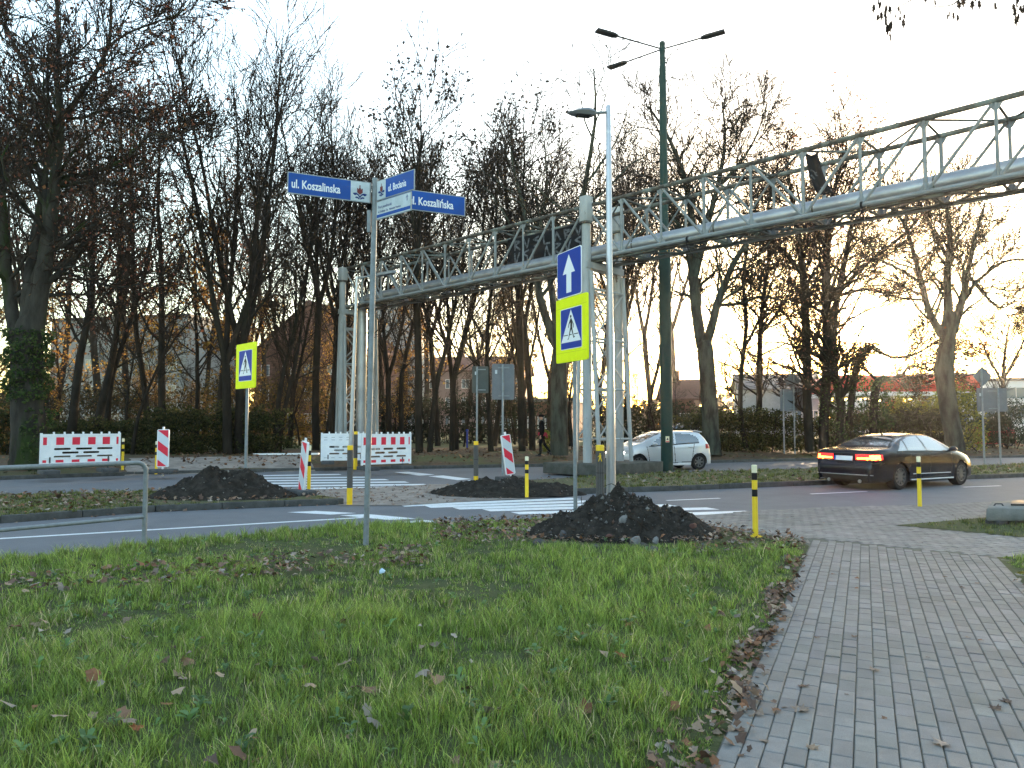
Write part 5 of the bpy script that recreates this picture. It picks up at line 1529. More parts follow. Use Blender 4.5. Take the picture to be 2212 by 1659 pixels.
def tree_meshes(name, kind, seed, Ht, r0, leaf=None, bark='bark', limbs=None, lean=(0, 0)):
    """leaf = (share of twigs carrying leaves, size, palette, lowest height, clustering)"""
    (tv, tf), (fv, ff), tips, g = make_tree(kind, seed, Ht, r0, limbs, lean, name=name)
    trunk = mesh_np('trunk', tv, tf, mats=[M[bark]])
    mi = np.zeros(len(ff), int); col = np.tile(np.array([[.045, .036, .028]]), (len(fv), 1))
    if leaf:
        share, size, pal, zlo, zhi, per = leaf
        q = tips[:, 1:].reshape(-1, 3); pos = np.repeat(q, per, 0) + g.normal(0, size * .7, (len(q) * per, 3))
        zf = pos[:, 2] / Ht
        cl = np.array([noise.noise(Vector(p) * .55) for p in q]); cl = np.repeat(cl, per)
        keep = (zf > zlo) & (zf < zhi) & (g.random(len(pos)) < share * np.clip(1 + 2.2 * cl, 0, 3))
        pos = pos[keep]
        if len(pos):
            lv, lf, lc = leafquads(pos, size, g, pal)
            ff = np.concatenate([ff, lf + len(fv)]); fv = np.concatenate([fv, lv]); mi = np.concatenate([mi, np.ones(len(lf), int)]); col = np.concatenate([col, lc])
    crown = mesh_np('crown', fv, ff, mats=[M['twig'], M['leaf']], mi=mi, smooth=True, col=col)
    return trunk, crown
def plant(name, label, protos, loc, rz=0.0, sc=1.0, group=None, szx=1.0):
    o = thing(name, label, 'tree', loc, rz, group)
    o.scale = (sc * szx, sc * szx, sc)
    link('trunk', protos[0], o); link('crown', protos[1], o)
    return o
PR_ = {}
for i in range(4): PR_['U%d' % i] = tree_meshes('u', 'upright', 11 + i, 18, .185)
for i in range(2): PR_['L%d' % i] = tree_meshes('l', 'upright', 31 + i, 18, .185, (.55, .17, DARK, .66, 1.2, 1))
for i in range(3): PR_['B%d' % i] = tree_meshes('b', 'thin', 41 + i, 15, .175, (.22, .14, BROWN, .12, 1.2, 2))
for i in range(2): PR_['Y%d' % i] = tree_meshes('y', 'thin', 51 + i, 10, .12, (.38, .16, GOLD, .10, 1.2, 2))
for i in range(3): PR_['T%d' % i] = tree_meshes('t', 'thin', 61 + i, 13, .13)
for i in range(3): PR_['S%d' % i] = tree_meshes('s', 'spread', 71 + i, 15, .40, None, 'bark_pale')
def tbase(u, v): 
    p = G(u, v, FLOORZ); return p
# trees one can tell apart, front rank; u, foot row, prototype, height, label
front = [
 (150, 983, 'B0', 17.5, 'dark trunk with rusty leaves, next tree right of the mossy oak', 'brown_leaf_tree'),
 (205, 979, 'B1', 17.0, 'rusty-leaved tree behind the middle of the left barrier', 'brown_leaf_tree'),
 (229, 977, 'T0', 15.0, 'thin bare tree behind the right half of the left barrier', 'bare_tree'),
 (286, 982, 'T1', 9.0, 'crooked slim tree behind the gap between left barrier and striped panel', 'bare_tree'),
 (347, 979, 'B2', 17.0, 'rusty-leaved tree directly behind the upright striped panel', 'brown_leaf_tree'),
 (425, 972, 'Y0', 12.5, 'golden-leaved small tree between the upright striped panel and the crossing sign', 'golden_tree'),
 (492, 982, 'U0', 20.5, 'tall bare tree just left of the yellow crossing sign on its thin pole', 'bare_tree'),
 (517, 981, 'U1', 20.0, 'tall bare tree directly behind the left yellow crossing sign', 'bare_tree'),
 (592, 976, 'T2', 15.5, 'slim bare tree right of the left yellow crossing sign', 'bare_tree'),
 (603, 975, 'T0', 13.0, 'second slim bare stem right of the left yellow crossing sign', 'bare_tree'),
 (683, 972, 'U2', 19.5, 'tall bare tree with narrow brush-like crown left of the bridge legs', 'bare_tree'),
 (706, 975, 'T1', 16.0, 'thin bare tree squeezed between brush-crowned tree and bridge legs', 'bare_tree'),
 (722, 968, 'U3', 18.0, 'bare tree rising right behind the leftmost bridge leg', 'bare_tree'),
 (838, 968, 'U1', 17.5, 'bare tree just right of the street name post', 'bare_tree'),
 (906, 978, 'L0', 18.6, 'tree with a dark leafy top above the right street name board', 'leafy_topped_tree'),
 (928, 977, 'T2', 15.0, 'dark stem right of the red and white barrier', 'bare_tree'),
 (976, 975, 'T0', 14.0, 'bent bare stem under the lower end of the pipe', 'bare_tree'),
 (985, 972, 'L1', 17.2, 'second tree with a dark leafy top, left of the sign backs', 'leafy_topped_tree'),
 (1060, 976, 'T1', 15.0, 'bare tree standing between the two sign backs', 'bare_tree'),
 (1128, 975, 'L0', 17.8, 'leafy-topped tree between pale sign back and walking person', 'leafy_topped_tree'),
 (1150, 974, 'U2', 16.5, 'bare tree immediately left of the walking person', 'bare_tree'),
 (1208, 983, 'S0', 16.8, 'thick pale-footed tree right of the walking person', 'old_tree'),
 (1330, 970, 'U3', 16.5, 'bare tree behind the middle bridge legs', 'bare_tree'),
 (1395, 965, 'T2', 14.5, 'thin bare tree behind the silver car bonnet', 'bare_tree'),
]
for u, v, k, h_, lab, nm in front:
    p = tbase(u, v); h0 = {'U': 18, 'L': 18, 'B': 15, 'Y': 10, 'T': 13, 'S': 15}[k[0]]
    plant(nm, lab, PR_[k], p, rnd.uniform(0, 6.28), h_ / h0, 'roadside trees', 1.0 if k[0] != 'S' else .9)
# deeper rows of the wood
fill = []
for row, (v, n, u0, u1) in enumerate(((966, 16, -200, 1420), (955, 17, -260, 1480), (946, 16, -260, 1540))):
    for i in range(n):
        u = u0 + (u1 - u0) * (i + rnd.uniform(.1, .9)) / n
        fill.append((u, v + rnd.uniform(-3, 3), row))
for u, v, row in fill:
    p = tbase(u, v)
    ks = ['U0', 'U1', 'U2', 'U3', 'T0', 'T1', 'T2', 'T0', 'L1'] if u > 480 else ['B0', 'B1', 'B2', 'T1', 'U3', 'Y0', 'Y1', 'B1']
    if rnd.random() < .16: ks = ['Y0', 'Y1']
    k = rnd.choice(ks)
    # treeline falls gently to the right
    topv = np.interp(u, [-300, 100, 420, 560, 760, 1000, 1300, 1560], [120, 170, 260, 300, 290, 300, 300, 340]) + rnd.uniform(0, 200)
    h_ = (zat(topv, p.y) - FLOORZ) * (1.0 if k[0] not in 'Y' else .55)
    h0 = {'U': 18, 'L': 18, 'B': 15, 'Y': 10, 'T': 13, 'S': 15}[k[0]]
    labs = {'U': 'bare upright tree deep in the wood behind the front rank', 'L': 'tree with some dark leaves deep in the wood', 'B': 'rusty-leaved tree deep in the wood behind the front rank', 'Y': 'golden-leaved small tree deep in the wood', 'T': 'thin bare tree deep in the wood behind the front rank'}
    grp = {'U': 'bare upright trees deep in the wood', 'L': 'dark-leaved trees deep in the wood', 'B': 'rusty trees deep in the wood', 'Y': 'golden trees deep in the wood', 'T': 'thin bare trees deep in the wood'}[k[0]]
    plant({'U': 'bare_tree', 'L': 'leafy_topped_tree', 'B': 'brown_leaf_tree', 'Y': 'golden_tree', 'T': 'bare_tree'}[k[0]], labs[k[0]], PR_[k], p, rnd.uniform(0, 6.28), h_ / h0, grp)

for i in range(60):                                               # saplings and brush between the trunks
    u = -40 + 1500 * (i + rnd.uniform(0, 1)) / 60; p = tbase(u, rnd.uniform(952, 970))
    k = rnd.choice(['T0', 'T1', 'T2', 'Y0', 'Y1'] if u < 900 else ['T0', 'T1', 'T2'])
    gold = k[0] == 'Y'
    plant('sapling', 'golden-leaved sapling between the trunks of the wood' if gold else 'bare sapling between the trunks of the wood', PR_[k], p, rnd.uniform(0, 6.28), rnd.uniform(.35, .55), 'golden saplings in the wood' if gold else 'bare saplings in the wood')

# big individual trees, limbs laid out from measured points at their own distance
def limb(Y, pts, seed, dep=1.0):
    """pts: (u, v, width in px) at distance Y; depth wanders so that limbs spread towards and away from us"""
    r_ = random.Random(seed); out, rad = [], []; dy = 0.0; sl = r_.uniform(-1, 1) * dep
    for i, (u, v, wpx) in enumerate(pts):
        q = H(u, v, Y); f = (Y + dy) / Y
        qq = H(u, v, Y + dy)
        out.append((qq.x, qq.y, qq.z)); rad.append(wpx / FPX * (Y + dy) / 2 * (.82 if wpx < 34 else .88))
        dy += sl * .35 + r_.uniform(-.3, .3) * dep
    return out, rad
def big_tree(name, label, Y, base, limbs, seed, leaf=None, bark='bark', kk=3.0, Ht=16, ivy=None):
    p = tbase(*base); p.y = Y; p.x = XatY(base[0], base[1], Y); p.z = FLOORZ - .1
    L = []
    for i, (pts, k) in enumerate(limbs):
        P, Rr = limb(Y, pts, seed * 31 + i, 0.0 if i == 0 else 1.0)
        L.append(([(x - p.x, y - p.y, z - p.z) for x, y, z in P], Rr, k))
    t, c = tree_meshes(name, 'custom', seed, Ht, .4, leaf, bark, L)
    o = thing(name, label, 'tree', p)
    link('trunk', t, o); link('crown', c, o)
    if ivy:
        g = np.random.default_rng(seed + 5); pos = []
        for (u, v, wd, hh, n) in ivy:
            a = g.random(n) * 6.283; z = g.random(n)
            q0 = H(u, v, Y); rad = wd / FPX * Y / 2
            bump = 1 + .25 * np.sin(z * 17 + a * 2)
            pos.append(np.stack([q0.x + rad * np.cos(a) * bump, q0.y + rad * np.sin(a) * bump, q0.z - z * hh / FPX * Y], 1))
        pos = np.concatenate(pos) + g.normal(0, .05, (sum(len(x) for x in pos), 3)) - np.array([p.x, p.y, p.z])
        V, F, cc = leafquads(pos, .11, g, [(.035, .065, .018), (.055, .095, .024), (.025, .042, .018), (.07, .10, .03)])
        link('ivy', mesh_np('ivy', V, F, mats=[M['leaf']], smooth=False, col=cc), o)
    return o
big_tree('oak_tree', 'huge mossy oak with rusty leaves and several trunks at the left edge', 24.5, (62, 1005), [
    ([(64, 1016, 92), (62, 960, 78), (60, 880, 72), (58, 800, 72), (60, 730, 68), (66, 690, 50)], 0),
    ([(72, 740, 44), (92, 600, 38), (112, 450, 32), (124, 330, 27), (130, 245, 20), (122, 160, 14), (126, 70, 10), (116, -60, 6)], 2.6),
    ([(56, 740, 36), (64, 600, 30), (84, 470, 22), (92, 400, 18), (70, 340, 13), (45, 290, 10), (15, 210, 7)], 2.6),
    ([(38, 740, 38), (18, 620, 30), (8, 500, 24), (4, 400, 18), (-10, 290, 12), (-30, 160, 8)], 2.6),
    ([(58, 735, 34), (74, 620, 28), (100, 520, 20), (96, 400, 14), (110, 300, 10), (100, 170, 7)], 2.0),
    ([(120, 385, 15), (185, 375, 12), (255, 352, 10), (300, 315, 8), (330, 290, 7), (385, 305, 5), (430, 330, 3)], 3.0),
    ([(126, 270, 14), (165, 215, 12), (205, 160, 11), (235, 90, 10), (240, 0, 7), (232, -80, 5)], 3.0),
    ([(222, 110, 8), (270, 75, 6), (330, 50, 5), (385, 30, 3), (412, 5, 2)], 3.5),
    ([(122, 310, 12), (85, 210, 10), (50, 130, 8), (10, 60, 6), (-30, 0, 4)], 3.0),
    ([(130, 405, 10), (200, 390, 8), (250, 400, 6), (330, 380, 4)], 3.0),
    ([(128, 250, 10), (175, 255, 8), (240, 235, 7), (300, 245, 5), (350, 240, 3)], 3.0),
    ([(88, 610, 14), (140, 590, 10), (200, 610, 7), (270, 620, 5), (330, 600, 3)], 3.0),
    ([(10, 500, 14), (-30, 430, 10), (-70, 350, 8), (-110, 260, 5)], 2.5)],
    3, (.16, .12, BROWN, .10, 2.0, 1), 'bark_moss', ivy=[(64, 715, 74, 150, 3200), (84, 880, 60, 150, 900)])
big_tree('old_tree', 'thick tree with pale lower trunk standing behind the rear of the silver car', 34.5, (1537, 977), [
    ([(1537, 985, 52), (1535, 930, 42), (1531, 850, 40), (1524, 760, 40), (1520, 740, 38)], 0),
    ([(1516, 750, 30), (1502, 650, 28), (1496, 540, 24), (1490, 440, 18), (1470, 360, 13), (1440, 290, 9), (1400, 230, 5)], 2.2),
    ([(1526, 745, 26), (1556, 640, 20), (1590, 560, 15), (1622, 520, 11), (1660, 480, 7)], 2.6),
    ([(1500, 600, 20), (1530, 480, 16), (1555, 380, 12), (1566, 300, 8), (1560, 220, 4)], 2.6),
    ([(1552, 400, 10), (1600, 350, 8), (1635, 290, 5), (1655, 230, 3)], 2.6),
    ([(1496, 520, 12), (1450, 470, 9), (1410, 450, 6), (1370, 440, 4)], 2.6),
    ([(1540, 660, 10), (1600, 655, 8), (1650, 640, 6), (1700, 655, 4)], 2.6)], 5, None, 'bark_pale')
big_tree('bare_tree', 'curved dark stem just right of the pale-footed tree', 37, (1612, 962), [
    ([(1612, 968, 14), (1600, 900, 13), (1602, 800, 12), (1612, 700, 11), (1606, 600, 9), (1622, 500, 7), (1640, 420, 4)], 1.8),
    ([(1604, 760, 9), (1640, 690, 7), (1665, 620, 5), (1680, 560, 3)], 2.2)], 6)
big_tree('bare_tree', 'straight dark tree left of the two-pole sign back', 39, (1640, 950), [
    ([(1640, 955, 18), (1640, 850, 16), (1642, 740, 15), (1650, 640, 12), (1662, 540, 9), (1660, 450, 6), (1672, 370, 3)], 2.2),
    ([(1645, 720, 9), (1690, 660, 7), (1720, 600, 5), (1735, 540, 3)], 2.4)], 7)
big_tree('old_tree', 'cluster of thick ivy-dark trunks left of the arching stump', 36, (1752, 962), [
    ([(1750, 975, 26), (1744, 880, 24), (1742, 760, 24), (1738, 640, 22), (1728, 540, 18), (1712, 440, 12), (1700, 360, 6)], 2.2),
    ([(1778, 970, 26), (1782, 860, 26), (1788, 740, 28), (1784, 600, 24), (1790, 500, 18), (1800, 420, 12), (1820, 350, 7), (1830, 300, 3)], 2.4),
    ([(1815, 972, 26), (1816, 870, 24), (1800, 780, 20), (1806, 660, 18), (1826, 560, 14), (1840, 480, 10), (1850, 410, 6)], 2.2),
    ([(1800, 650, 12), (1850, 590, 10), (1910, 540, 8), (1960, 500, 6), (2000, 450, 3)], 2.6),
    ([(1808, 640, 10), (1870, 625, 8), (1930, 640, 6), (1990, 650, 3)], 2.6),
    ([(1735, 600, 10), (1690, 540, 8), (1650, 500, 5)], 2.6),
    ([(1790, 540, 10), (1740, 470, 8), (1720, 400, 5)], 2.4)], 8, (.16, .12, BROWN, .1, 2, 1), 'bark', ivy=[(1783, 700, 34, 240, 900), (1812, 860, 30, 100, 300)])
big_tree('ivy_stump', 'ivy-covered leaning trunk arching over to the right in front of the sunset', 37.5, (1832, 942), [
    ([(1830, 950, 18), (1838, 880, 18), (1846, 810, 18), (1858, 770, 20), (1880, 750, 18), (1900, 760, 9)], 0),
    ([(1898, 758, 9), (1930, 772, 7), (1975, 765, 6), (2020, 740, 4), (2050, 715, 2)], 2.6)], 9, None, 'bark', ivy=[(1846, 770, 26, 170, 700), (1874, 742, 46, 26, 350)])
big_tree('ivy_stump', 'bushy ivy-covered broken trunk below the sun beside the red roof', 37, (1890, 930), [
    ([(1886, 940, 20), (1888, 880, 22), (1894, 830, 22), (1915, 815, 14)], 0),
    ([(1910, 820, 12), (1945, 812, 8), (1968, 790, 6), (2010, 800, 4), (2060, 790, 2)], 3.0),
    ([(1900, 825, 10), (1870, 800, 6), (1850, 790, 3)], 3.0)], 10, (.5, .13, [(.16, .06, .02), (.10, .05, .02), (.06, .05, .02)], .0, 2, 1), 'bark', ivy=[(1892, 815, 50, 110, 1300)])
big_tree('old_tree', 'large bare tree with thick knobbly trunk right of the red-roofed filling station', 35.5, (2058, 962), [
    ([(2064, 972, 46), (2058, 930, 40), (2046, 860, 40), (2040, 800, 42), (2044, 760, 38), (2050, 700, 34), (2052, 670, 30)], 0),
    ([(2050, 690, 24), (2046, 600, 20), (2052, 520, 15), (2046, 450, 10), (2050, 400, 5)], 2.4),
    ([(2046, 740, 24), (2010, 680, 18), (1990, 610, 15), (1972, 540, 11), (1950, 480, 7), (1920, 440, 4)], 2.4),
    ([(2058, 720, 22), (2080, 640, 18), (2094, 570, 13), (2110, 500, 9), (2128, 440, 5)], 2.4),
    ([(2082, 640, 12), (2120, 600, 9), (2160, 570, 7), (2200, 560, 5), (2250, 565, 3)], 2.6),
    ([(2096, 600, 10), (2130, 640, 7), (2160, 665, 5), (2195, 650, 3)], 2.6),
    ([(1988, 610, 9), (1940, 580, 7), (1900, 560, 5), (1870, 520, 3)], 2.6),
    ([(2050, 560, 9), (2015, 500, 7), (1990, 440, 4)], 2.6)], 11, None, 'bark_pale')
big_tree('bare_tree', 'small bare tree with golden light on its twigs, far right behind the diamond sign', 50, (2165, 930), [
    ([(2165, 940, 12), (2166, 870, 11), (2168, 800, 9), (2172, 750, 6), (2180, 700, 3)], 2.0),
    ([(2168, 830, 8), (2140, 780, 6), (2120, 740, 4), (2105, 710, 2)], 2.2),
    ([(2168, 820, 8), (2195, 770, 6), (2215, 730, 4), (2230, 700, 2)], 2.2)], 12)
# tree whose branch hangs into the top right corner; it stands outside the picture
p0 = Vector((9.5, 6.0, 0)); lm = []
lm.append(([(0, 0, 0), (.1, 0, 2), (.0, .1, 4.5), (-.2, .1, 6.5), (-.2, .2, 9)], [.22, .2, .16, .12, .06], 0))
def br(us):
    return [tuple(H(u, v, Y) - p0) for u, v, Y in us]
lm.append(([(-.1, .1, 5.6)] + br([(2700, -150, 7.2), (2420, -120, 7.6), (2230, -80, 7.8), (2100, -50, 7.9), (1990, -10, 8.0), (1935, 20, 8.0)]), [.06, .05, .035, .025, .015, .008, .004], 0))
lm.append((br([(2230, -80, 7.8), (2150, -40, 7.7), (2080, -5, 7.7), (2050, 12, 7.7), (1990, 15, 7.7)]), [.02, .014, .010, .006, .003], 0))
lm.append((br([(2400, -120, 7.6), (2300, -60, 7.5), (2240, -10, 7.5), (2200, 20, 7.5)]), [.02, .014, .010, .005], 0))
o = thing('maple_tree', 'overhanging branch with shrivelled hanging leaves at the top right corner', 'tree', p0)
parts = []
for P, Rr, _ in lm:
    Pc = catmull(np.array(P, float), 5); Rc = np.interp(np.linspace(0, len(P) - 1, len(Pc)), np.arange(len(P)), Rr); parts.append(tubes(Pc[None], Rc[None], 7))
tv, tf = joinm(parts); link('trunk', mesh_np('trunk', tv, tf, mats=[M['bark']]), o)
g = np.random.default_rng(5); cl = []
for (u, v, n, sp) in ((1908, 20, 9, 12), (1925, 32, 7, 10), (1945, 28, 7, 10), (1926, 60, 6, 8), (1925, 75, 3, 6), (2050, 35, 6, 10), (2072, 8, 5, 8), (2100, 6, 4, 8), (2198, 14, 7, 9), (2208, 30, 5, 8), (2020, -30, 8, 20), (2150, -40, 8, 20), (1980, -40, 8, 16)):
    for k in range(n): cl.append(H(u + g.normal(0, sp), v + g.normal(0, sp), 7.75 + g.normal(0, .1)) - p0)
V, F = [], []
for c in cl:                                                      # hanging maple leaves with lobes, curled
    s = .05 * g.uniform(.7, 1.3); az = g.uniform(0, 6.28); cv = g.uniform(-.4, .4); n0 = len(V)
    ol = [(0, 1), (.18, .5), (.6, .45), (.42, .1), (.75, -.35), (.3, -.35), (0, -1.25), (-.3, -.35), (-.75, -.35), (-.42, .1), (-.6, .45), (-.18, .5)]
    for x, z in ol:
        y = cv * (x * x + .3 * z * z)
        V.append((c.x + s * (x * .6 * math.cos(az) - y * math.sin(az)), c.y + s * (x * .6 * math.sin(az) + y * math.cos(az)), c.z + s * z))
    for i in range(1, 11): F.append((n0, n0 + i, n0 + i + 1))
col = np.tile([[.035, .026, .02]], (len(V), 1))
link('leaves', mesh_np('leaves', V, None, F, mats=[M['leaf']], smooth=False, col=col), o)

# ---------------------------------------------------------------- hedges, bushes and clipped round trees
def bush(name, label, cat, c, size, n, leaf, pal, seed, rot=0.0, zmin=.0, lump=.35):
    """leaf-sized faces spread through an uneven mass, with stems inside; c = middle of its foot"""
    g = np.random.default_rng(seed); o = thing(name, label, cat, c, rot)
    sx, sy, sz = size
    if name == 'hedge': n = int(n * 1.9)
    out = []
    while sum(len(x) for x in out) < n:
        q = unit(g.normal(0, 1, (n, 3))); r = g.random(n) ** .30
        nn = np.array([noise.noise(Vector((v[0] * sx * .9 + seed, v[1] * sy * .9, v[2] * sz * .9))) for v in q[:2000]]) if False else .5 * np.sin(q[:, 0] * sx * 1.9 + seed) * np.cos(q[:, 2] * 4.1 + q[:, 1] * 3 + seed * 1.7) + .5 * np.sin(q[:, 0] * sx * 4.3 + q[:, 2] * 6 + seed)
        q = np.sign(q) * np.abs(q) ** np.array([.75, .75, .62])
        rr = r * (1 + lump * nn)
        pnt = q * rr[:, None] * np.array([sx / 2, sy / 2, sz * .55]) + np.array([0, 0, sz * .47])
        pnt = pnt[pnt[:, 2] > zmin]
        out.append(pnt)
    pos = np.concatenate(out)[:n]
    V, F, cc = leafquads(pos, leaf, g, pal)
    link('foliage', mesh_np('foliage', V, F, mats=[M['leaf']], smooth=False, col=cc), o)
    m = int(max(6, sx * 3)); st = np.stack([g.uniform(-sx * .45, sx * .45, m), g.uniform(-sy * .3, sy * .3, m), np.full(m, -.05)], 1)
    P, Q = grow(st, np.tile([[0, 0, 1.]], (m, 1)) + g.normal(0, .3, (m, 3)), np.full(m, sz * .9), np.full(m, .03), 5, .15, .05, g, .3)
    K, KQ = grow(*kids(P, Q, 6, .2, .95, .5, 1.0, sz * .35, .6, g), 3, .15, .05, g, .4)
    V, F = joinm([tubes(P, Q, 5), tubes(K, np.maximum(KQ, .006), 3)])
    link('stems', mesh_np('stems', V, F, mats=[M['twig']]), o)
    return o
HG = [(.040, .050, .016), (.030, .038, .013), (.06, .068, .02), (.08, .075, .026), (.024, .03, .013)]
YG = [(.22, .22, .03), (.16, .17, .03), (.28, .25, .04), (.10, .12, .03)]
def bushp(u, v, Y): p = at(u, v, Y); p.z = FLOORZ - .03; return p
bush('hedge', 'dark green overgrown hedge behind the upright striped panel', 'hedge', bushp(455, 985, 33.5), (6.8, 1.6, 2.1), 9000, .11, HG, 1, R(6))
bush('hedge', 'low dark hedge in the shade behind the left barrier', 'hedge', bushp(215, 985, 34), (5.0, 1.6, 1.5), 6000, .11, HG, 2, R(6))
bush('hedge', 'brownish green bush left of the mossy oak at the edge', 'hedge', bushp(-40, 985, 33), (4.5, 2, 2.2), 5000, .11, HG + GOLD[1:2], 3)
bush('hedge', 'green shrub mass between silver car and pale-footed tree', 'hedge', bushp(1590, 970, 37.5), (6.2, 2.2, 2.1), 9000, .11, HG + [(.055, .065, .018)], 4, R(8))
bush('hedge', 'long trimmed hedge behind the black car roof', 'hedge', bushp(1930, 968, 38.5), (7.6, 2.0, 2.1), 11000, .10, [(.055, .055, .018), (.045, .038, .018), (.07, .075, .022), (.035, .03, .015)], 5, R(6))
bush('shrub', 'dark low shrub left of the long trimmed hedge', 'shrub', bushp(1765, 968, 37), (3.6, 1.8, 1.7), 5000, .10, HG, 6)
bush('shrub', 'yellow-green bush between ivy stump and thick knobbly tree', 'shrub', bushp(1985, 950, 42), (3.6, 2.4, 3.0), 6000, .13, YG, 7)
bush('shrub', 'tall yellow-green bush right of the thick knobbly tree', 'shrub', bushp(2082, 958, 39), (2.0, 2.0, 3.4), 4200, .12, YG, 8)
bush('shrub', 'dark evergreen shrub left of the yellow-green bush', 'shrub', bushp(1945, 940, 44), (2.6, 2.0, 2.4), 3500, .11, [(.018, .032, .014), (.025, .04, .018)], 9)
bush('shrub', 'small yellowish shrub beside the walking person', 'shrub', bushp(1187, 978, 36), (.9, .8, 1.0), 900, .10, YG, 10)
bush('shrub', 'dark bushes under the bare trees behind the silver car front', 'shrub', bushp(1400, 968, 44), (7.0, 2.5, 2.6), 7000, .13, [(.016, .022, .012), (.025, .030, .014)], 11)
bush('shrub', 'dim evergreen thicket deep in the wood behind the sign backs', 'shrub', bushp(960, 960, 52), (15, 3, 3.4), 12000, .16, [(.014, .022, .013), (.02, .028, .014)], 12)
bush('shrub', 'brown undergrowth deep in the wood behind the left barrier', 'shrub', bushp(150, 960, 52), (18, 3, 4.2), 14000, .17, [(.06, .045, .022), (.04, .04, .018), (.085, .055, .022)], 13)
bush('shrub', 'golden undergrowth behind the left yellow crossing sign', 'shrub', bushp(560, 955, 50), (11, 3, 4.6), 9000, .17, [(.12, .075, .022), (.07, .05, .022), (.16, .11, .025), (.04, .04, .018)], 14)
RT = [(.014, .024, .012), (.020, .034, .016), (.028, .040, .018)]
for u, v, Y, wd, lab in ((2120, 985, 44, 1.5, 'dark clipped ball tree left of the wide sign poles'), (2152, 985, 43, 1.7, 'dark clipped ball tree between the wide sign poles'), (2200, 982, 42, 2.4, 'largest dark clipped ball tree at the right edge')):
    p = bushp(u, v, Y); o = bush('ball_tree', lab, 'tree', p, (wd, wd, wd * 1.15), 3600, .09, RT, int(u), 0, .28, .12)
# distant line of trees and roofs behind everything
g = np.random.default_rng(77); pos = []
for i in range(150):
    a = -0.95 + 1.9 * (i + g.random()) / 150; d = g.uniform(150, 210); hh = g.uniform(5, 11) * (1 if a > .2 else .8)
    c = np.array([d * math.sin(a), d * math.cos(a), hh * .5]); n = 130
    pos.append(c + g.normal(0, 1, (n, 3)) * np.array([3.6, 2, hh * .27]))
pos = np.concatenate(pos)
V, F, cc = leafquads(pos, 1.5, g, [(.05, .045, .03), (.06, .05, .03), (.035, .035, .022), (.08, .06, .03)])
o = link('distant_trees', mesh_np('distant_trees', V, F, mats=[M['leaf']], smooth=False, col=cc)); tag(o, 'far-off line of trees on the horizon', kind='stuff')

# unseen ring of foliage, added to block low sky light and darken reflections
def blocker_belt(name, label, items, seed, leafs=.55):
    g = np.random.default_rng(seed); P = []
    for x, y, r_, h_ in items:
        n = 2200; P.append(np.array([x, y, h_ * .52]) + g.normal(0, 1, (n, 3)) * np.array([r_ * .42, r_ * .42, h_ * .25]))
    V, F, cc = leafquads(np.concatenate(P), leafs, g, [(.04, .035, .025), (.05, .04, .025), (.03, .03, .02)])
    o = link(name, mesh_np(name, V, F, mats=[M['blocker_leaf']], smooth=False, col=cc)); return tag(o, label, kind='stuff')
it = []
for i in range(46):
    a = R(62 + 236 * i / 45); d = rnd.uniform(36, 52) if 90 < math.degrees(a) < 270 else rnd.uniform(58, 75)
    it.append((d * math.sin(a), d * math.cos(a), 7, rnd.uniform(10, 14)))
blocker_belt('blocker_belt', 'unseen belt of trees added beyond the view to block low sky light', it, 5)
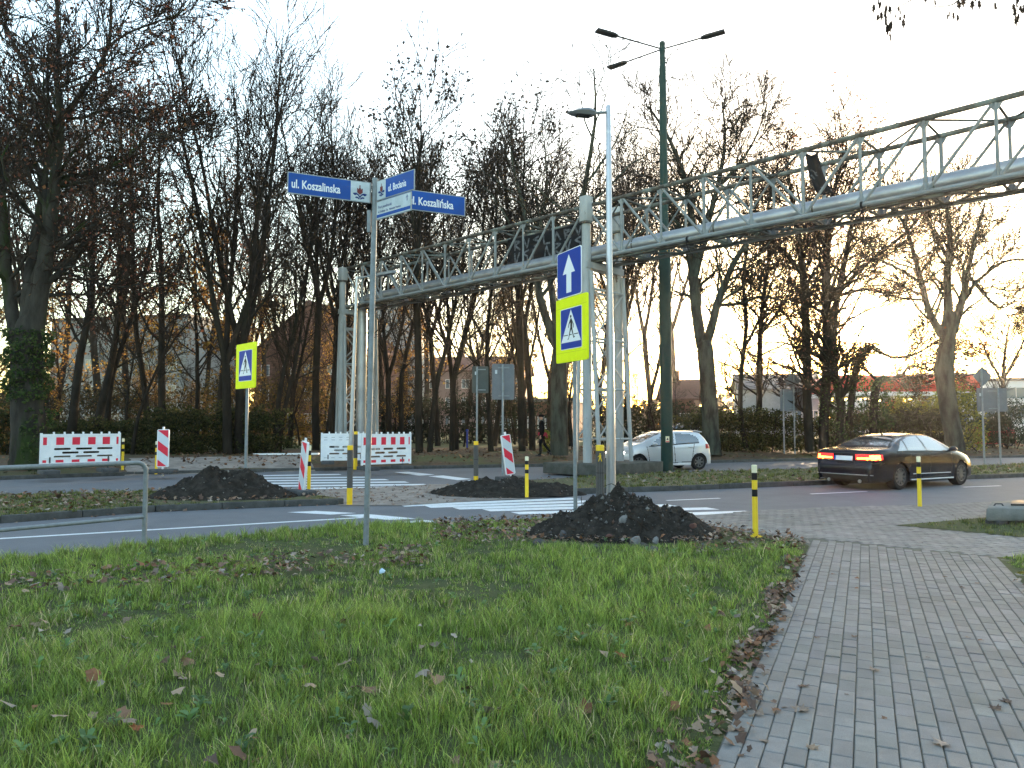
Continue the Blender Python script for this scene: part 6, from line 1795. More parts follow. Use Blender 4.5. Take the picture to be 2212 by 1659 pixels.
# ---------------------------------------------------------------- buildings behind the wood
M['render_pale'] = mat('pale_render', (.30, .31, .31), .9, (.24, .25, .25), 2)
M['render_pink'] = mat('pinkish_render', (.22, .15, .14), .9, (.18, .13, .12), 2)
M['brick'] = mat('brick_wall', (.13, .06, .045), .9, (.09, .045, .036), 6)
M['roof_tile'] = mat('roof_tiles', (.12, .05, .038), .85, (.085, .04, .032), 5)
M['roof_grey'] = mat('grey_roof', (.11, .11, .115), .7, (.08, .08, .085), 4)
M['pane'] = mat('window_pane', (.10, .14, .17), .15, spec=.8)
M['shop_red'] = mat('canopy_red', (.42, .025, .018), .45)
M['shop_white'] = mat('shop_white', (.60, .61, .61), .6)
M['frame_w'] = mat('window_frame', (.55, .55, .55), .6)
M['grey_metal'] = mat('grey_metal', (.24, .25, .26), .5)
def building(name, label, A, B, depth, h, wallm, roofm, rows, cols, roof='flat', rise=2.5, ww=1.2, wh=1.4, z0=FLOORZ, cat='building', first=1.0):
    A, B = Vector((A.x, A.y, z0 - .2)), Vector((B.x, B.y, z0 - .2)); ax = (B - A); L = ax.length; ax.normalize(); back = Vector((-ax.y, ax.x, 0))
    o = thing(name, label, cat, A)
    h += .2
    b = MB(); b.obox(A, ax * L, back * depth, UP * h)
    if roof == 'gable_side':
        b.prism(A + back * .0, ax, UP, [(0, h), (L, h), (L * .5, h + rise)], -depth, 0)
    wl = b.build('wall', wallm, o, smooth=False)
    b = MB(); e = .45
    if roof == 'flat':
        b.obox(A - ax * .15 - back * .15 + UP * h, ax * (L + .3), back * (depth + .3), UP * .35)
    elif roof == 'gable':
        nn = ax.cross(UP)
        V = [A - ax * e - back * e + UP * (h - .15), B + ax * e - back * e + UP * (h - .15), B + ax * e + back * depth / 2 + UP * (h + rise), A - ax * e + back * depth / 2 + UP * (h + rise), A - ax * e + back * (depth + e) + UP * (h - .15), B + ax * e + back * (depth + e) + UP * (h - .15)]
        b.add(V + [v + UP * .2 for v in V], [(0, 1, 2, 3), (3, 2, 5, 4), (6, 7, 8, 9), (9, 8, 11, 10), (0, 1, 7, 6), (4, 5, 11, 10), (0, 3, 9, 6), (3, 4, 10, 9), (1, 2, 8, 7), (2, 5, 11, 8)])
        wg = MB(); 
        for q in (A, B): wg.add([q + UP * h, q + back * depth + UP * h, q + back * depth / 2 + UP * (h + rise)], [(0, 1, 2)])
        wg.build('gable', wallm, o, smooth=False)
    else:
        V = [A - ax * e + UP * (h - .2), A + ax * L / 2 + UP * (h + rise), B + ax * e + UP * (h - .2)]
        V = [v - back * e for v in V] + [v + back * (depth + e) for v in V]
        b.add(V + [v + UP * .2 for v in V], [(0, 1, 4, 3), (1, 2, 5, 4), (6, 7, 10, 9), (7, 8, 11, 10), (0, 1, 7, 6), (1, 2, 8, 7), (3, 4, 10, 9), (4, 5, 11, 10), (0, 3, 9, 6), (2, 5, 11, 8)])
    rf = b.build('roof', roofm, o, smooth=False)
    if roof != 'flat':
        b = MB(); q = A + ax * L * .3 + back * depth * .5 + UP * (h + rise - .6); b.box(q + UP * .8, (.9, .7, 1.9)); b.build('chimney', M['brick'], rf)
    nrm = ax.cross(UP)
    for r in range(rows):
        for c in range(cols):
            x = L * (c + .5) / cols; z = first + (h - first - .3) * (r + .15) / rows
            O = A + ax * x + UP * z
            b = MB()
            for q in ((-ww / 2, ww / 2, 0, .08), (-ww / 2, ww / 2, wh - .08, wh), (-ww / 2, -ww / 2 + .08, .08, wh - .08), (ww / 2 - .08, ww / 2, .08, wh - .08), (-.03, .03, .08, wh - .08)): b.pbox(O, ax, UP, *q, -.02, .05)
            f = b.build('window', M['frame_w'], o, smooth=False)
            b = MB(); b.pbox(O, ax, UP, -ww / 2 + .08, ww / 2 - .08, .08, wh - .08, 0, .012); b.build('pane', M['pane'], f, smooth=False)
    return o
def pz(u, Y): return at(u, 900, Y)
def hz(v, Y): return zat(v, Y) - FLOORZ
building('apartment_block', 'pale apartment block behind the rusty trees at the left', pz(105, 84), pz(400, 80), 12, hz(690, 82), M['render_pale'], M['roof_grey'], 4, 5)
building('brick_house', 'big brown brick building with a steep roof behind the left bridge legs', pz(548, 92), pz(790, 88), 14, hz(760, 90), M['brick'], M['roof_tile'], 3, 5, 'gable_side', hz(652, 90) - hz(760, 90))
building('apartment_block', 'pinkish white apartment block behind the pipe bridge', pz(800, 100), pz(905, 100), 12, hz(655, 100), M['render_pale'], M['roof_tile'], 5, 3, 'gable', 2.5)
building('apartment_block', 'reddish apartment block behind the two sign backs', pz(918, 112), pz(1130, 110), 12, hz(800, 110), M['render_pink'], M['roof_tile'], 3, 6, 'gable', 2.5)
building('brick_pavilion', 'low brick pavilion with bluish window behind the walking person', pz(1085, 72), pz(1235, 70), 6, hz(868, 71), M['brick'], M['roof_grey'], 1, 4, 'flat', ww=1.5, wh=1.2, first=.7)
building('brick_house', 'small red brick and white house between green lamp post and pale-footed tree', pz(1428, 74), pz(1500, 73), 8, hz(862, 73), M['brick'], M['roof_tile'], 1, 2, 'gable', 2.0, first=.8)
building('grey_house', 'grey-roofed house glimpsed behind the two-pole sign back', pz(1600, 92), pz(1775, 90), 10, hz(840, 91), M['render_pale'], M['roof_grey'], 1, 5, 'gable', 2.0, first=1.2)
building('white_hall', 'large white hall behind the wide sign back at the right edge', pz(2128, 82), pz(2420, 76), 14, hz(822, 80), M['shop_white'], M['roof_grey'], 2, 6, 'flat', ww=2.2, wh=1.3, first=2.0)
building('grey_house', 'white house with grey roof right of the thick knobbly tree', pz(2010, 118), pz(2140, 116), 10, hz(845, 117), M['shop_white'], M['roof_grey'], 1, 4, 'gable', 3.0)
# filling station with a red canopy
Yc = 76
st_ = thing('filling_station', 'filling station with long red canopy and white band below the low sun', 'filling station', Vector((XatY(1980, 900, Yc), Yc, FLOORZ)))
xa, xb = XatY(1822, 850, Yc), XatY(2118, 850, Yc); zt_, zb_ = zat(810, Yc), zat(851, Yc)
b = MB(); b.obox((xa, Yc, zb_ + .25), (xb - xa, 0, 0), (0, 9, 0), (0, 0, zt_ - zb_ - .25), 0, .06); b.build('canopy', M['shop_red'], st_)
b = MB(); b.obox((xa + .05, Yc + .05, zb_ - .15), (xb - xa - .1, 0, 0), (0, 8.9, 0), (0, 0, .4)); b.build('white_band', M['shop_white'], st_)
for u in (1866, 1940, 2030, 2095):
    x = XatY(u, 900, Yc); b = MB(); b.box((x, Yc + 2.5, (zb_ + FLOORZ) / 2 - .1), (.7, .7, zb_ - FLOORZ)); b.build('canopy_column', M['grey_metal'], st_)
b = MB(); b.obox((XatY(1838, 900, Yc + 9), Yc + 8, FLOORZ), (XatY(2100, 900, Yc + 9) - XatY(1838, 900, Yc + 9), 0, 0), (0, 6, 0), (0, 0, zat(868, Yc + 8) - FLOORZ)); b.build('shop', M['shop_white'], st_)
for i in range(5):
    x = XatY(1880 + i * 45, 900, Yc + 8); b = MB(); b.obox((x, Yc + 7.95, FLOORZ + .5), (1.7, 0, 0), (0, .04, 0), (0, 0, 2.2)); b.build('shop_window', M['pane'], st_)
p = at(1850, 905, Yc - 4); p.z = FLOORZ
o = thing('price_sign', 'white board with red emblem standing below the red canopy', 'sign', p)
b = MB(); b.obox(p + Vector((-.9, 0, .1)), (1.9, 0, 0), (0, .2, 0), (0, 0, zat(866, Yc - 4) - FLOORZ)); bd = b.build('board', M['shop_white'], o)
b = MB(); b.pbox(p + Vector((.15, -.01, zat(905, Yc - 4) - FLOORZ)), (1, 0, 0), UP, -.35, .35, -.5, .5, 0, .02, 0, .2); b.build('emblem', M['shop_red'], bd)
b = MB(); b.pbox(p + Vector((.15, -.035, zat(905, Yc - 4) - FLOORZ)), (1, 0, 0), UP, -.35, .35, -.10, .10, 0, .01); b.build('white_bar', M['shop_white'], bd)
q = at(1924, 880, Yc - 1); b = MB(); b.box((q.x, q.y, zat(875, Yc - 1)), (1.0, .2, 1.0), 0, 0, .3); b.sweep([(q.x, q.y, FLOORZ), (q.x, q.y, zat(885, Yc - 1))], .06, 8)
tag(b.build('round_sign', M['shop_red']), 'small round red sign on a post under the red canopy', 'sign')
p = at(1009, 985, 40); p.z = FLOORZ
b = MB(); b.sweep([p, p + UP * .95], .05, 8); b.box(p + UP * 1.0, (.14, .14, .12), 0, 0, .02)
tag(b.build('blue_post', M['blue']), 'short blue post in the leaves left of the pale sign back', 'post')
p = at(625, 975, 42); p.z = FLOORZ
b = MB(); b.sweep([p, p + UP * 1.35], .03, 8); b.box(p + UP * 1.4, (.16, .05, .18), 0, 0, .01)
tag(b.build('white_post', M['plastic_white']), 'thin white post among the trees right of the left crossing sign', 'post')

# ---------------------------------------------------------------- heaps of dug soil
def fbm(x, y, z, o=5):
    s, a, f = 0, 1, 1
    for _ in range(o): s += a * noise.noise(Vector((x * f, y * f, z))); a *= .5; f *= 2.05
    return s
def heap(name, label, c, rx, ry, h, seed, m, shape=1.25, off_=(0, 0), rough=.17, nr=72, na=150):
    V = [(0, 0, 0)]; 
    for i in range(1, nr + 1):
        r = i / nr
        for j in range(na):
            a = 2 * math.pi * j / na
            er = 1 + .16 * noise.noise(Vector((math.cos(a) * 1.6, math.sin(a) * 1.6, seed)))
            V.append((r * rx * er * math.cos(a), r * ry * er * math.sin(a), 0))
    W_ = []
    for x, y, z in V:
        r = math.hypot((x - off_[0]) / rx, (y - off_[1]) / ry)
        r = (math.sqrt(r * r + .05) - .2236) / .8011
        base = max(0, 1 - r) ** shape
        base = base * .8 + .2 * max(0, 1 - r * r)
        nz = fbm(x * 2.4 + seed, y * 2.4, seed)
        lump = abs(noise.noise(Vector((x * 7, y * 7, seed + 3)))) * .5 + abs(noise.noise(Vector((x * 17, y * 17, seed + 5)))) * .3 + abs(noise.noise(Vector((x * 36, y * 36, seed + 9)))) * .16
        edge = min(1, max(0, (1.0 + .25 * noise.noise(Vector((x * 2.2, y * 2.2, seed + 20))) - math.hypot(x / rx, y / ry)) * 4))
        W_.append((c.x + x, c.y + y, c.z - .06 * (1 - edge) + h * base * (1 + .5 * nz) + edge * rough * (lump - .12) * (.35 + .65 * base ** .5)))
    F3 = [(0, 1 + j, 1 + (j + 1) % na) for j in range(na)]
    F4 = [(1 + i * na + j, 1 + (i + 1) * na + j, 1 + (i + 1) * na + (j + 1) % na, 1 + i * na + (j + 1) % na) for i in range(nr - 1) for j in range(na)]
    me = mesh_np(name, W_, F4, F3, mats=[m]); o = link(name, me); tag(o, label, 'soil heap')
    def zh(x, y):
        best = min(range(0, len(W_), 1), key=lambda k: (W_[k][0] - x) ** 2 + (W_[k][1] - y) ** 2); return W_[best][2]
    return o, zh
c1 = G(1348, 1160, .02); c1 = Vector((c1.x + .04, c1.y + .15, .015))
h1, z1f = heap('soil_heap', 'large heap of dark dug soil with stones in front of the silver lamp pole', c1, 1.58, 1.0, .49, 2.3, M['soil'], .95, (.02, .2), .20)
c2 = G(476, 1073, .12); c2.z = .115
h2, z2f = heap('soil_heap', 'dark conical heap of soil on the middle strip at the left', c2, 1.70, .95, .54, 5.1, M['soil'], 1.05, (.05, .05), .14, 56, 120)
c3 = G(1098, 1058, .08); c3.z = .0
h3, z3f = heap('soil_heap', 'low flattened patch of dug soil beside the leaning striped panel', c3, 2.1, 1.5, .30, 8.7, M['soil'], .75, (0, 0), .16, 50, 110)
def stone(name, label, p, s, seed, m, cat='stone', group=None):
    bm = bmesh.new(); bmesh.ops.create_icosphere(bm, subdivisions=2, radius=1)
    r_ = random.Random(seed); cuts = [(Vector((r_.gauss(0, 1), r_.gauss(0, 1), r_.gauss(0, 1))).normalized(), r_.uniform(.55, .85)) for _ in range(9)]
    for v in bm.verts:
        d = v.co.normalized(); q = 1.0
        for n_, k in cuts:
            dd = d.dot(n_)
            if dd > 0.05: q = min(q, k / dd)
        v.co = Vector((d.x * s[0], d.y * s[1], d.z * s[2])) * q * (1 + .06 * noise.noise(d * 3 + Vector((seed, 0, 0))))
    rot = Matrix.Rotation(r_.uniform(0, 6.28), 3, 'Z') @ Matrix.Rotation(r_.uniform(-.6, .6), 3, 'X')
    for v in bm.verts: v.co = rot @ v.co
    me = bpy.data.meshes.new(name); bm.to_mesh(me); bm.free(); me.materials.append(m)
    me.polygons.foreach_set('use_smooth', [True] * len(me.polygons)); me.set_sharp_from_angle(angle=R(28))
    o = link(name, me, None, p); return tag(o, label, cat, group)
def onheap(u, v, c, zf, zg0):
    """first place along the sight line that lies on the heap"""
    r_ = ray(u, v); lo = None
    for k in range(200):
        t = (c.y - 1.6 + k * .02) / r_.y; q = Vector((r_.x * t, r_.y * t, CAMZ + r_.z * t))
        if q.z <= zf(q.x, q.y): return q
        if q.z < zg0: return Vector((q.x, q.y, zg0))
    return q
def zz(x, y): return ((1320 + x / 4.608) * .864, (1220 + y / 4.608) * .864)
for i, (x, y, s, m_, lab) in enumerate(((1115, 375, (.10, .08, .085), 'stone', 'pale pointed stone halfway up the soil heap'), (1240, 630, (.11, .09, .11), 'stone', 'pale angular stone low on the front of the soil heap'), (1470, 620, (.06, .05, .09), 'stone', 'pale upright stone low on the right of the soil heap'),
        (405, 560, (.09, .08, .10), 'stone_dark', 'grey rounded stone at the left foot of the soil heap'), (125, 640, (.12, .09, .08), 'stone_dark', 'dark grey stone lying furthest left of the soil heap'), (310, 635, (.08, .07, .06), 'stone_dark', 'small dark stone between the two left grey stones'),
        (785, 690, (.075, .06, .06), 'stone_dark', 'squarish dark stone at the front foot of the soil heap'), (1450, 745, (.17, .11, .09), 'stone_dark', 'broad dark clod at the front right foot of the soil heap'), (935, 560, (.06, .05, .04), 'brick', 'reddish brick fragment on the soil heap'), (1330, 700, (.09, .06, .09), 'stone_dark', 'dark wedge-shaped stone beside the pale angular stone'), (890, 690, (.06, .05, .04), 'stone_dark', 'little dark stone right of the squarish stone'), (2010, 680, (.10, .08, .07), 'stone_dark', 'dark stone at the right foot of the soil heap'), (1900, 450, (.09, .08, .08), 'brick', 'reddish clod at the upper right end of the soil heap'))):
    q = onheap(*zz(x, y), c1, z1f, .03); stone('stone', lab, q, s, i * 7 + 3, M[m_])
# small bits on the heaps: pebbles, roots, turf scraps
def bits(name, label, cs, seed):
    g = np.random.default_rng(seed); parts = []; cols = []; o_ = 0
    T = np.array([[1, 0, 0], [-1, 0, 0], [0, 1, 0], [0, -1, 0], [0, 0, 1], [0, 0, -1]], float); TF = np.array([[0, 2, 4], [2, 1, 4], [1, 3, 4], [3, 0, 4], [2, 0, 5], [1, 2, 5], [3, 1, 5], [0, 3, 5]])
    Vs, Fs, Cs = [], [], []
    for o, n, rng_ in cs:
        co = np.zeros(len(o.data.vertices) * 3, np.float32); o.data.vertices.foreach_get('co', co); co = co.reshape(-1, 3)
        k = g.integers(1, len(co), n)
        for i in k:
            s = .006 + .03 * g.random() ** 5
            V = T * s * (.5 + g.random((6, 3))) + co[i] + np.array([0, 0, s * .3])
            Vs.append(V); Fs.append(TF + o_); o_ += 6
            c = np.array([[.14, .13, .12], [.10, .09, .085], [.06, .05, .045], [.20, .19, .17], [.10, .06, .045], [.035, .03, .026], [.035, .03, .026]])[g.integers(0, 7)] * (.7 + .6 * g.random())
            Cs.append(np.tile(c, (6, 1)))
    me = mesh_np(name, np.concatenate(Vs), None, np.concatenate(Fs), mats=[M['deadleaf']], smooth=False, col=np.concatenate(Cs))
    tag(link(name, me), label, kind='stuff')
bits('gravel', 'small stones and crumbs scattered over the soil heaps', [(h1, 900, 0), (h2, 350, 0), (h3, 450, 0)], 4)
b = MB(); g = np.random.default_rng(12)
for k in range(34):
    j = int(g.integers(1, len(h1.data.vertices))); q = Vector(h1.data.vertices[j].co); d = Vector((g.normal(), g.normal(), abs(g.normal()) * .5)).normalized(); L = g.uniform(.08, .26)
    b.sweep([q, q + d * L * .5 + Vector((0, 0, .02)), q + d * L + Vector((g.normal() * .03, 0, g.normal() * .03))], [.006, .005, .003], 4)
for a_, c_ in (((1330, 380), (1290, 540)), ((1150, 350), (1380, 500)), ((1780, 350), (1830, 310)), ((1765, 350), (1785, 275))):
    q0 = onheap(*zz(*a_), c1, z1f, .03); q1 = onheap(*zz(*c_), c1, z1f, .03); b.sweep([q0 + UP * .03, q0.lerp(q1, .5) + UP * .05, q1 + UP * .02], [.014, .012, .010], 5)
tag(b.build('roots', M['twig']), 'broken roots and twigs sticking out of the nearest soil heap', kind='stuff')

# ---------------------------------------------------------------- grass
def poly_points(poly, n, g, ymax=None, ymin=None):
    P = np.array([(p[0], p[1]) for p in poly]); lo, hi = P.min(0), P.max(0)
    if ymax: hi[1] = min(hi[1], ymax)
    if ymin: lo[1] = max(lo[1], ymin)
    out = []
    tot = 0
    while tot < n:
        q = lo + (hi - lo) * g.random((n * 2, 2)); q = q[in_poly(q, poly)]
        d = q[:, 1]; q = q[(np.abs(q[:, 0]) < .78 * d + 3.2)]
        out.append(q); tot += len(q)
    return np.concatenate(out)[:n]
def n2(P, s, z): return np.array([noise.noise(Vector((x * s, y * s, z))) for x, y in P])
def blades(name, label, P, z, h, wd, g, pal, keep=None, bend=.55, dry=.08, patch=0.5):
    n = len(P)
    # short cuts: sample noise on tuft centres
    tuft = P[g.integers(0, n, max(60, n // 45))]
    ti = g.integers(0, len(tuft), n)
    m = g.random(n) < .7
    P = np.where(m[:, None], tuft[ti] + g.normal(0, .030, (n, 2)), P)
    th_ = n2(tuft, .9, 1.0); 
    cell = np.round(P / .12).astype(int); key, inv = np.unique(cell, axis=0, return_inverse=True); inv = inv.ravel()
    kp = key * .12
    f1 = n2(kp, .55, 4.2)[inv]; f2 = n2(kp, 1.9, 7.7)[inv]
    tr_ = g.random(len(tuft))[ti]
    hh = h * (.40 + .6 * g.random(n)) * (.55 + .9 * tr_ ** 1.5) * (1 + .75 * f1 + .55 * f2) * np.where(m, 1.12, .85)
    hh = np.clip(hh, h * .2, h * 2.0)
    if keep is not None:
        k = keep(P, f1, f2, g); hh = hh * k; s = hh > h * .12
        P, hh, f1, f2, m, ti, tr_ = P[s], hh[s], f1[s], f2[s], m[s], ti[s], tr_[s]; n = len(P)
    az = g.random(n) * 6.283; tz = (np.sin(ti * 12.9898) * 43758.5) % 6.283
    az = np.where(m & (g.random(n) < .45), tz + g.normal(0, .8, n), az)
    bd = bend * (.35 + 1.1 * g.random(n)); ca, sa = np.cos(az), np.sin(az)
    wb = wd * (.6 + .8 * g.random(n))
    t = np.array([0, .4, .75, 1.0]); V = np.zeros((n, 7, 3)); fa = az + 1.57 + g.normal(0, .9, n); cf, sf = np.cos(fa), np.sin(fa)
    for i, tt in enumerate(t):
        r = bd * hh * tt ** 2; zz_ = z + hh * (tt - .32 * bd * tt ** 2.2)
        cx, cy = P[:, 0] + ca * r, P[:, 1] + sa * r; ww_ = wb * (1 - tt ** 1.6) * .5
        if i < 3:
            V[:, 2 * i] = np.stack([cx - cf * ww_, cy - sf * ww_, zz_], 1); V[:, 2 * i + 1] = np.stack([cx + cf * ww_, cy + sf * ww_, zz_], 1)
        else: V[:, 6] = np.stack([cx, cy, zz_], 1)
    bs = np.arange(n)[:, None] * 7
    F4 = np.concatenate([bs + np.array([[0, 1, 3, 2]]), bs + np.array([[2, 3, 5, 4]])]); F3 = bs + np.array([[4, 5, 6]])
    pal = np.array(pal); a = np.clip(.5 + patch * f1 + .25 * f2 + .22 * g.normal(0, 1, n), 0, 1)[:, None]
    a = np.clip(a + .28 * (tr_[:, None] - .5) * 2 if len(tr_) == n else a, 0, 1)
    col = pal[0] * (1 - a) + pal[1] * a
    d = g.random(n) < dry * np.clip(1 + 1.4 * f2 - 2.2 * f1, .3, 4); col[d] = pal[2] * (.7 + .6 * g.random((d.sum(), 1)))
    col = col * (.35 + 1.35 * g.random((n, 1)) ** 1.2)
    col7 = np.repeat(col, 7, 0)
    me = mesh_np(name, V.reshape(-1, 3), F4, F3, mats=[M['grass']], smooth=True, col=col7)
    return tag(link(name, me), label, kind='stuff')
GP = [(.115, .190, .036), (.31, .405, .085), (.50, .43, .25)]
g = np.random.default_rng(99)
def lawn_keep(P, f1, f2, g):
    k = np.where(f1 + .6 * f2 < -.38, .42, 1.0)
    d = P[:, 0] * PN.x + P[:, 1] * PN.y
    edge = PL - d                                                    # bare trodden band beside the path
    k *= np.clip((edge - .02) / .35, 0, 1) ** .7
    hd_ = np.hypot((P[:, 0] - c1.x) / 1.62, (P[:, 1] - c1.y) / 1.1); k *= np.clip((hd_ - .93) / .16, 0, 1)
    # worn, leafy ground behind and beside the heap and along the kerb
    worn = (P[:, 1] > 10.6) & (P[:, 0] > -1.2); k *= np.where(worn, .42 + .25 * (f2 > .1), 1)
    kb = (P[:, 0] * RN.x + P[:, 1] * RN.y); strip_ = (kb > 8.55) & (kb < 9.6) & (P[:, 0] < -1.3); k *= np.where(strip_ & (f2 < .12), .40, 1)
    cor = (P[:, 0] > 2.6) & (P[:, 1] > 9.8); k *= np.where(cor, .35, 1)
    return k
Pn = poly_points(lawn_poly, 150000, g, 6.6, 1.6)
blades('grass', 'long green grass of the lawn in the foreground', Pn, .02, .135, .0054, g, GP, lawn_keep)
Pm = poly_points(lawn_poly, 135000, g, 14.5, 6.2)
blades('grass', 'green grass of the lawn further back', Pm, .02, .125, .0076, g, GP, lawn_keep)
MPL = [(.085, .115, .028), (.17, .19, .05), (.28, .21, .11)]
Pl = poly_points(med_near_l + list(reversed(med_far_l)), 34000, g, 24, 8)
blades('grass', 'thin grass on the left length of the middle strip', Pl, .118, .07, .012, g, MPL, lambda P, a, c, g: np.where(np.hypot((P[:, 0] - c2.x) / 1.8, (P[:, 1] - c2.y) / 1.3) < .98, 0, np.where(P[:, 0] > c2.x + .8, .45 * (c > 0), 1)))
Pr = poly_points(med_near_r + list(reversed(med_far_r)), 42000, g, 40, 16)
blades('grass', 'thin grass on the right length of the middle strip', Pr, .118, .075, .016, g, MPL, lambda P, a, c, g: np.where(P[:, 0] < 1.7, .2 * (c > .1), 1))
Pi = poly_points(isl_poly, 9000, g, 16, 8)
blades('grass', 'grass round the concrete slab', Pi, .03, .075, .009, g, MPL, lambda P, a, c, g: np.clip((P[:, 0] - tip.x) / 1.2, .25, 1))
Ps = poly_points(rlawn_poly, 30000, g, 11, 3)
blades('grass', 'grass at the right edge of the path', Ps, .03, .085, .0065, g, GP, lambda P, a, c, g: np.clip(((P[:, 0] * PN.x + P[:, 1] * PN.y) - PRT + .03) / .25, 0, 1))
vg = polyoff(fk, .2); 
q = np.concatenate([np.stack([np.interp(g.random(9000) * (len(fk) - 1), np.arange(len(fk)), [p.x for p in polyoff(fk, d)]), np.zeros(9000)], 1) for d in (1.0,)])
fx_ = np.array([(p.x, p.y) for p in fk]); tt = g.random(26000) * (len(fk) - 1); ii = tt.astype(int).clip(0, len(fk) - 2); fr = (tt - ii)[:, None]
base = fx_[ii] * (1 - fr) + fx_[ii + 1] * fr; dd = .25 + 3.2 * g.random(26000) ** 1.5
tn = fx_[ii + 1] - fx_[ii]; tn /= np.linalg.norm(tn, axis=1, keepdims=True) + 1e-9
Pv = base + np.stack([-tn[:, 1], tn[:, 0]], 1) * dd[:, None]; s = (np.abs(Pv[:, 0]) < .75 * Pv[:, 1] + 1) & (Pv[:, 1] > 18); Pv, dd = Pv[s], dd[s]
zv = np.interp(dd, [0, .6, 1.6, 3.2, 5.5], [.115, .17, .27, .36, .38])
# far verge grass, set a little at each height band
for a_, c_ in ((0, .9), (.9, 1.8), (1.8, 4)):
    m_ = (dd >= a_) & (dd < c_)
    blades('grass', 'patchy grass along the far kerb', Pv[m_], float(zv[m_].mean()) - .03, .08, .018, g, [(.05, .062, .018), (.10, .10, .03), (.18, .12, .05)], lambda P, a, c, g: np.where((P[:, 0] > -9) & (P[:, 0] < -4.5), .25, np.where(a > -.15, 1, .25)))
# broad-leaved weeds and clover among the grass
b = MB()
V, F, cc = [], [], []
for k in range(330):
    q = Pn[g.integers(0, len(Pn))] if k < 240 else Pm[g.integers(0, len(Pm))]
    if (PL - (q[0] * PN.x + q[1] * PN.y)) < .25: continue
    n_ = int(g.integers(4, 8)); big = g.uniform(.018, .046); c_ = np.array([.10, .185, .055]) * g.uniform(.7, 1.5) + np.array([.01, .02, .02]) * g.random()
    for j in range(n_):
        a = 6.283 * j / n_ + g.normal(0, .3); el = g.uniform(.2, 1.0); d = np.array([math.cos(a) * math.cos(el), math.sin(a) * math.cos(el), math.sin(el)]); sdv_ = np.array([-math.sin(a), math.cos(a), 0]); z0_ = np.array([q[0], q[1], .05 + g.uniform(0, .07)])
        n0 = len(V)
        for t_, w_, dz in ((.0, .10, 0), (.35, .35, .02), (.7, .42, .0), (1.0, .05, -.04)):
            V.append(z0_ + d * big * 1.9 * t_ + sdv_ * w_ * big + np.array([0, 0, dz * big * 8])); V.append(z0_ + d * big * 1.9 * t_ - sdv_ * w_ * big + np.array([0, 0, dz * big * 8])); cc += [c_, c_]
        for t_ in range(3): F.append((n0 + 2 * t_, n0 + 2 * t_ + 1, n0 + 2 * t_ + 3, n0 + 2 * t_ + 2))
tag(link('weeds', mesh_np('weeds', V, F, mats=[M['grass']], smooth=True, col=np.array(cc))), 'broad-leaved weeds low in the lawn', kind='stuff')

# ---------------------------------------------------------------- fallen leaves
LCOL = [(.21, .12, .075), (.16, .095, .065), (.28, .20, .135), (.12, .07, .05), (.27, .20, .15), (.21, .095, .045), (.29, .24, .20), (.10, .065, .05)]
OUT = [(0, 1.0), (.16, .62), (.42, .78), (.44, .42), (.92, .40), (.62, .10), (.80, -.28), (.38, -.24), (.22, -.52), (0, -.42), (-.22, -.52), (-.38, -.24), (-.80, -.28), (-.62, .10), (-.92, .40), (-.44, .42), (-.42, .78), (-.16, .62)]
def maple(seed, col):
    """one curled maple leaf with a stalk, unit size"""
    g = np.random.default_rng(seed); cu = g.uniform(.15, .55, 2); sg = g.choice([-1, 1])
    pts = [(0, 0)] + OUT; V = []
    ring = [(x * .5, y * .5) for x, y in OUT]
    for x, y in [(0, 0)] + ring + OUT:
        r = math.hypot(x, y); V.append((x * (1 - .15 * cu[0] * r), y, .45 * cu[0] * x * x + .35 * cu[1] * y * y * sg + .16 * math.sin(5 * math.atan2(x, y) + seed) * r * r))
    n = len(OUT); F = []
    for i in range(n): F.append((0, 1 + i, 1 + (i + 1) % n))
    F4 = [(1 + i, 1 + n + i, 1 + n + (i + 1) % n, 1 + (i + 1) % n) for i in range(n)]
    k = len(V); V += [(-.015, -.40, .0), (.015, -.40, 0), (.10, -1.05, .12), (.07, -1.06, .12)]; F4.append((k, k + 1, k + 2, k + 3))
    V = np.array(V); V[:, 2] -= V[:, 2].min()
    c = np.tile(np.array(col), (len(V), 1)) * (1 - .25 * g.random((len(V), 1)))
    return mesh_np('fallen_leaf', V, F4, F, mats=[M['deadleaf']], smooth=True, col=c)
leafm = [maple(i, LCOL[i % 8]) for i in range(10)]
pale = maple(40, (.30, .24, .20)); yel = maple(41, (.5, .38, .08)); orange = maple(42, (.26, .09, .03))
def leaf(u, v, s, z, me, label, group=None, rz=None, tilt=.15):
    p = G(u, v, z); o = link('fallen_leaf', me, None, p); o.scale = (s, s, s)
    o.rotation_euler = (rnd.uniform(-tilt, tilt), rnd.uniform(-tilt, tilt), rnd.uniform(0, 6.28) if rz is None else rz)
    return tag(o, label, 'leaf', group)
leaf(1726, 1534, .075, .032, leafm[4], 'largest brown maple leaf lying flat on the path')
leaf(2032, 1607, .06, .032, pale, 'pale curled leaf with a stalk near the bottom right of the path')
leaf(1755, 1617, .045, .032, leafm[2], 'small pale leaf at the bottom of the path left of the pale stalked leaf')
leaf(1606, 1476, .05, .032, leafm[6], 'whitish leaf at the left edge of the path near its middle')
leaf(2207, 1238, .05, .07, yel, 'bright yellow leaf in the grass at the right edge', None, None, .6)
grp = 'dry leaves scattered on the path'
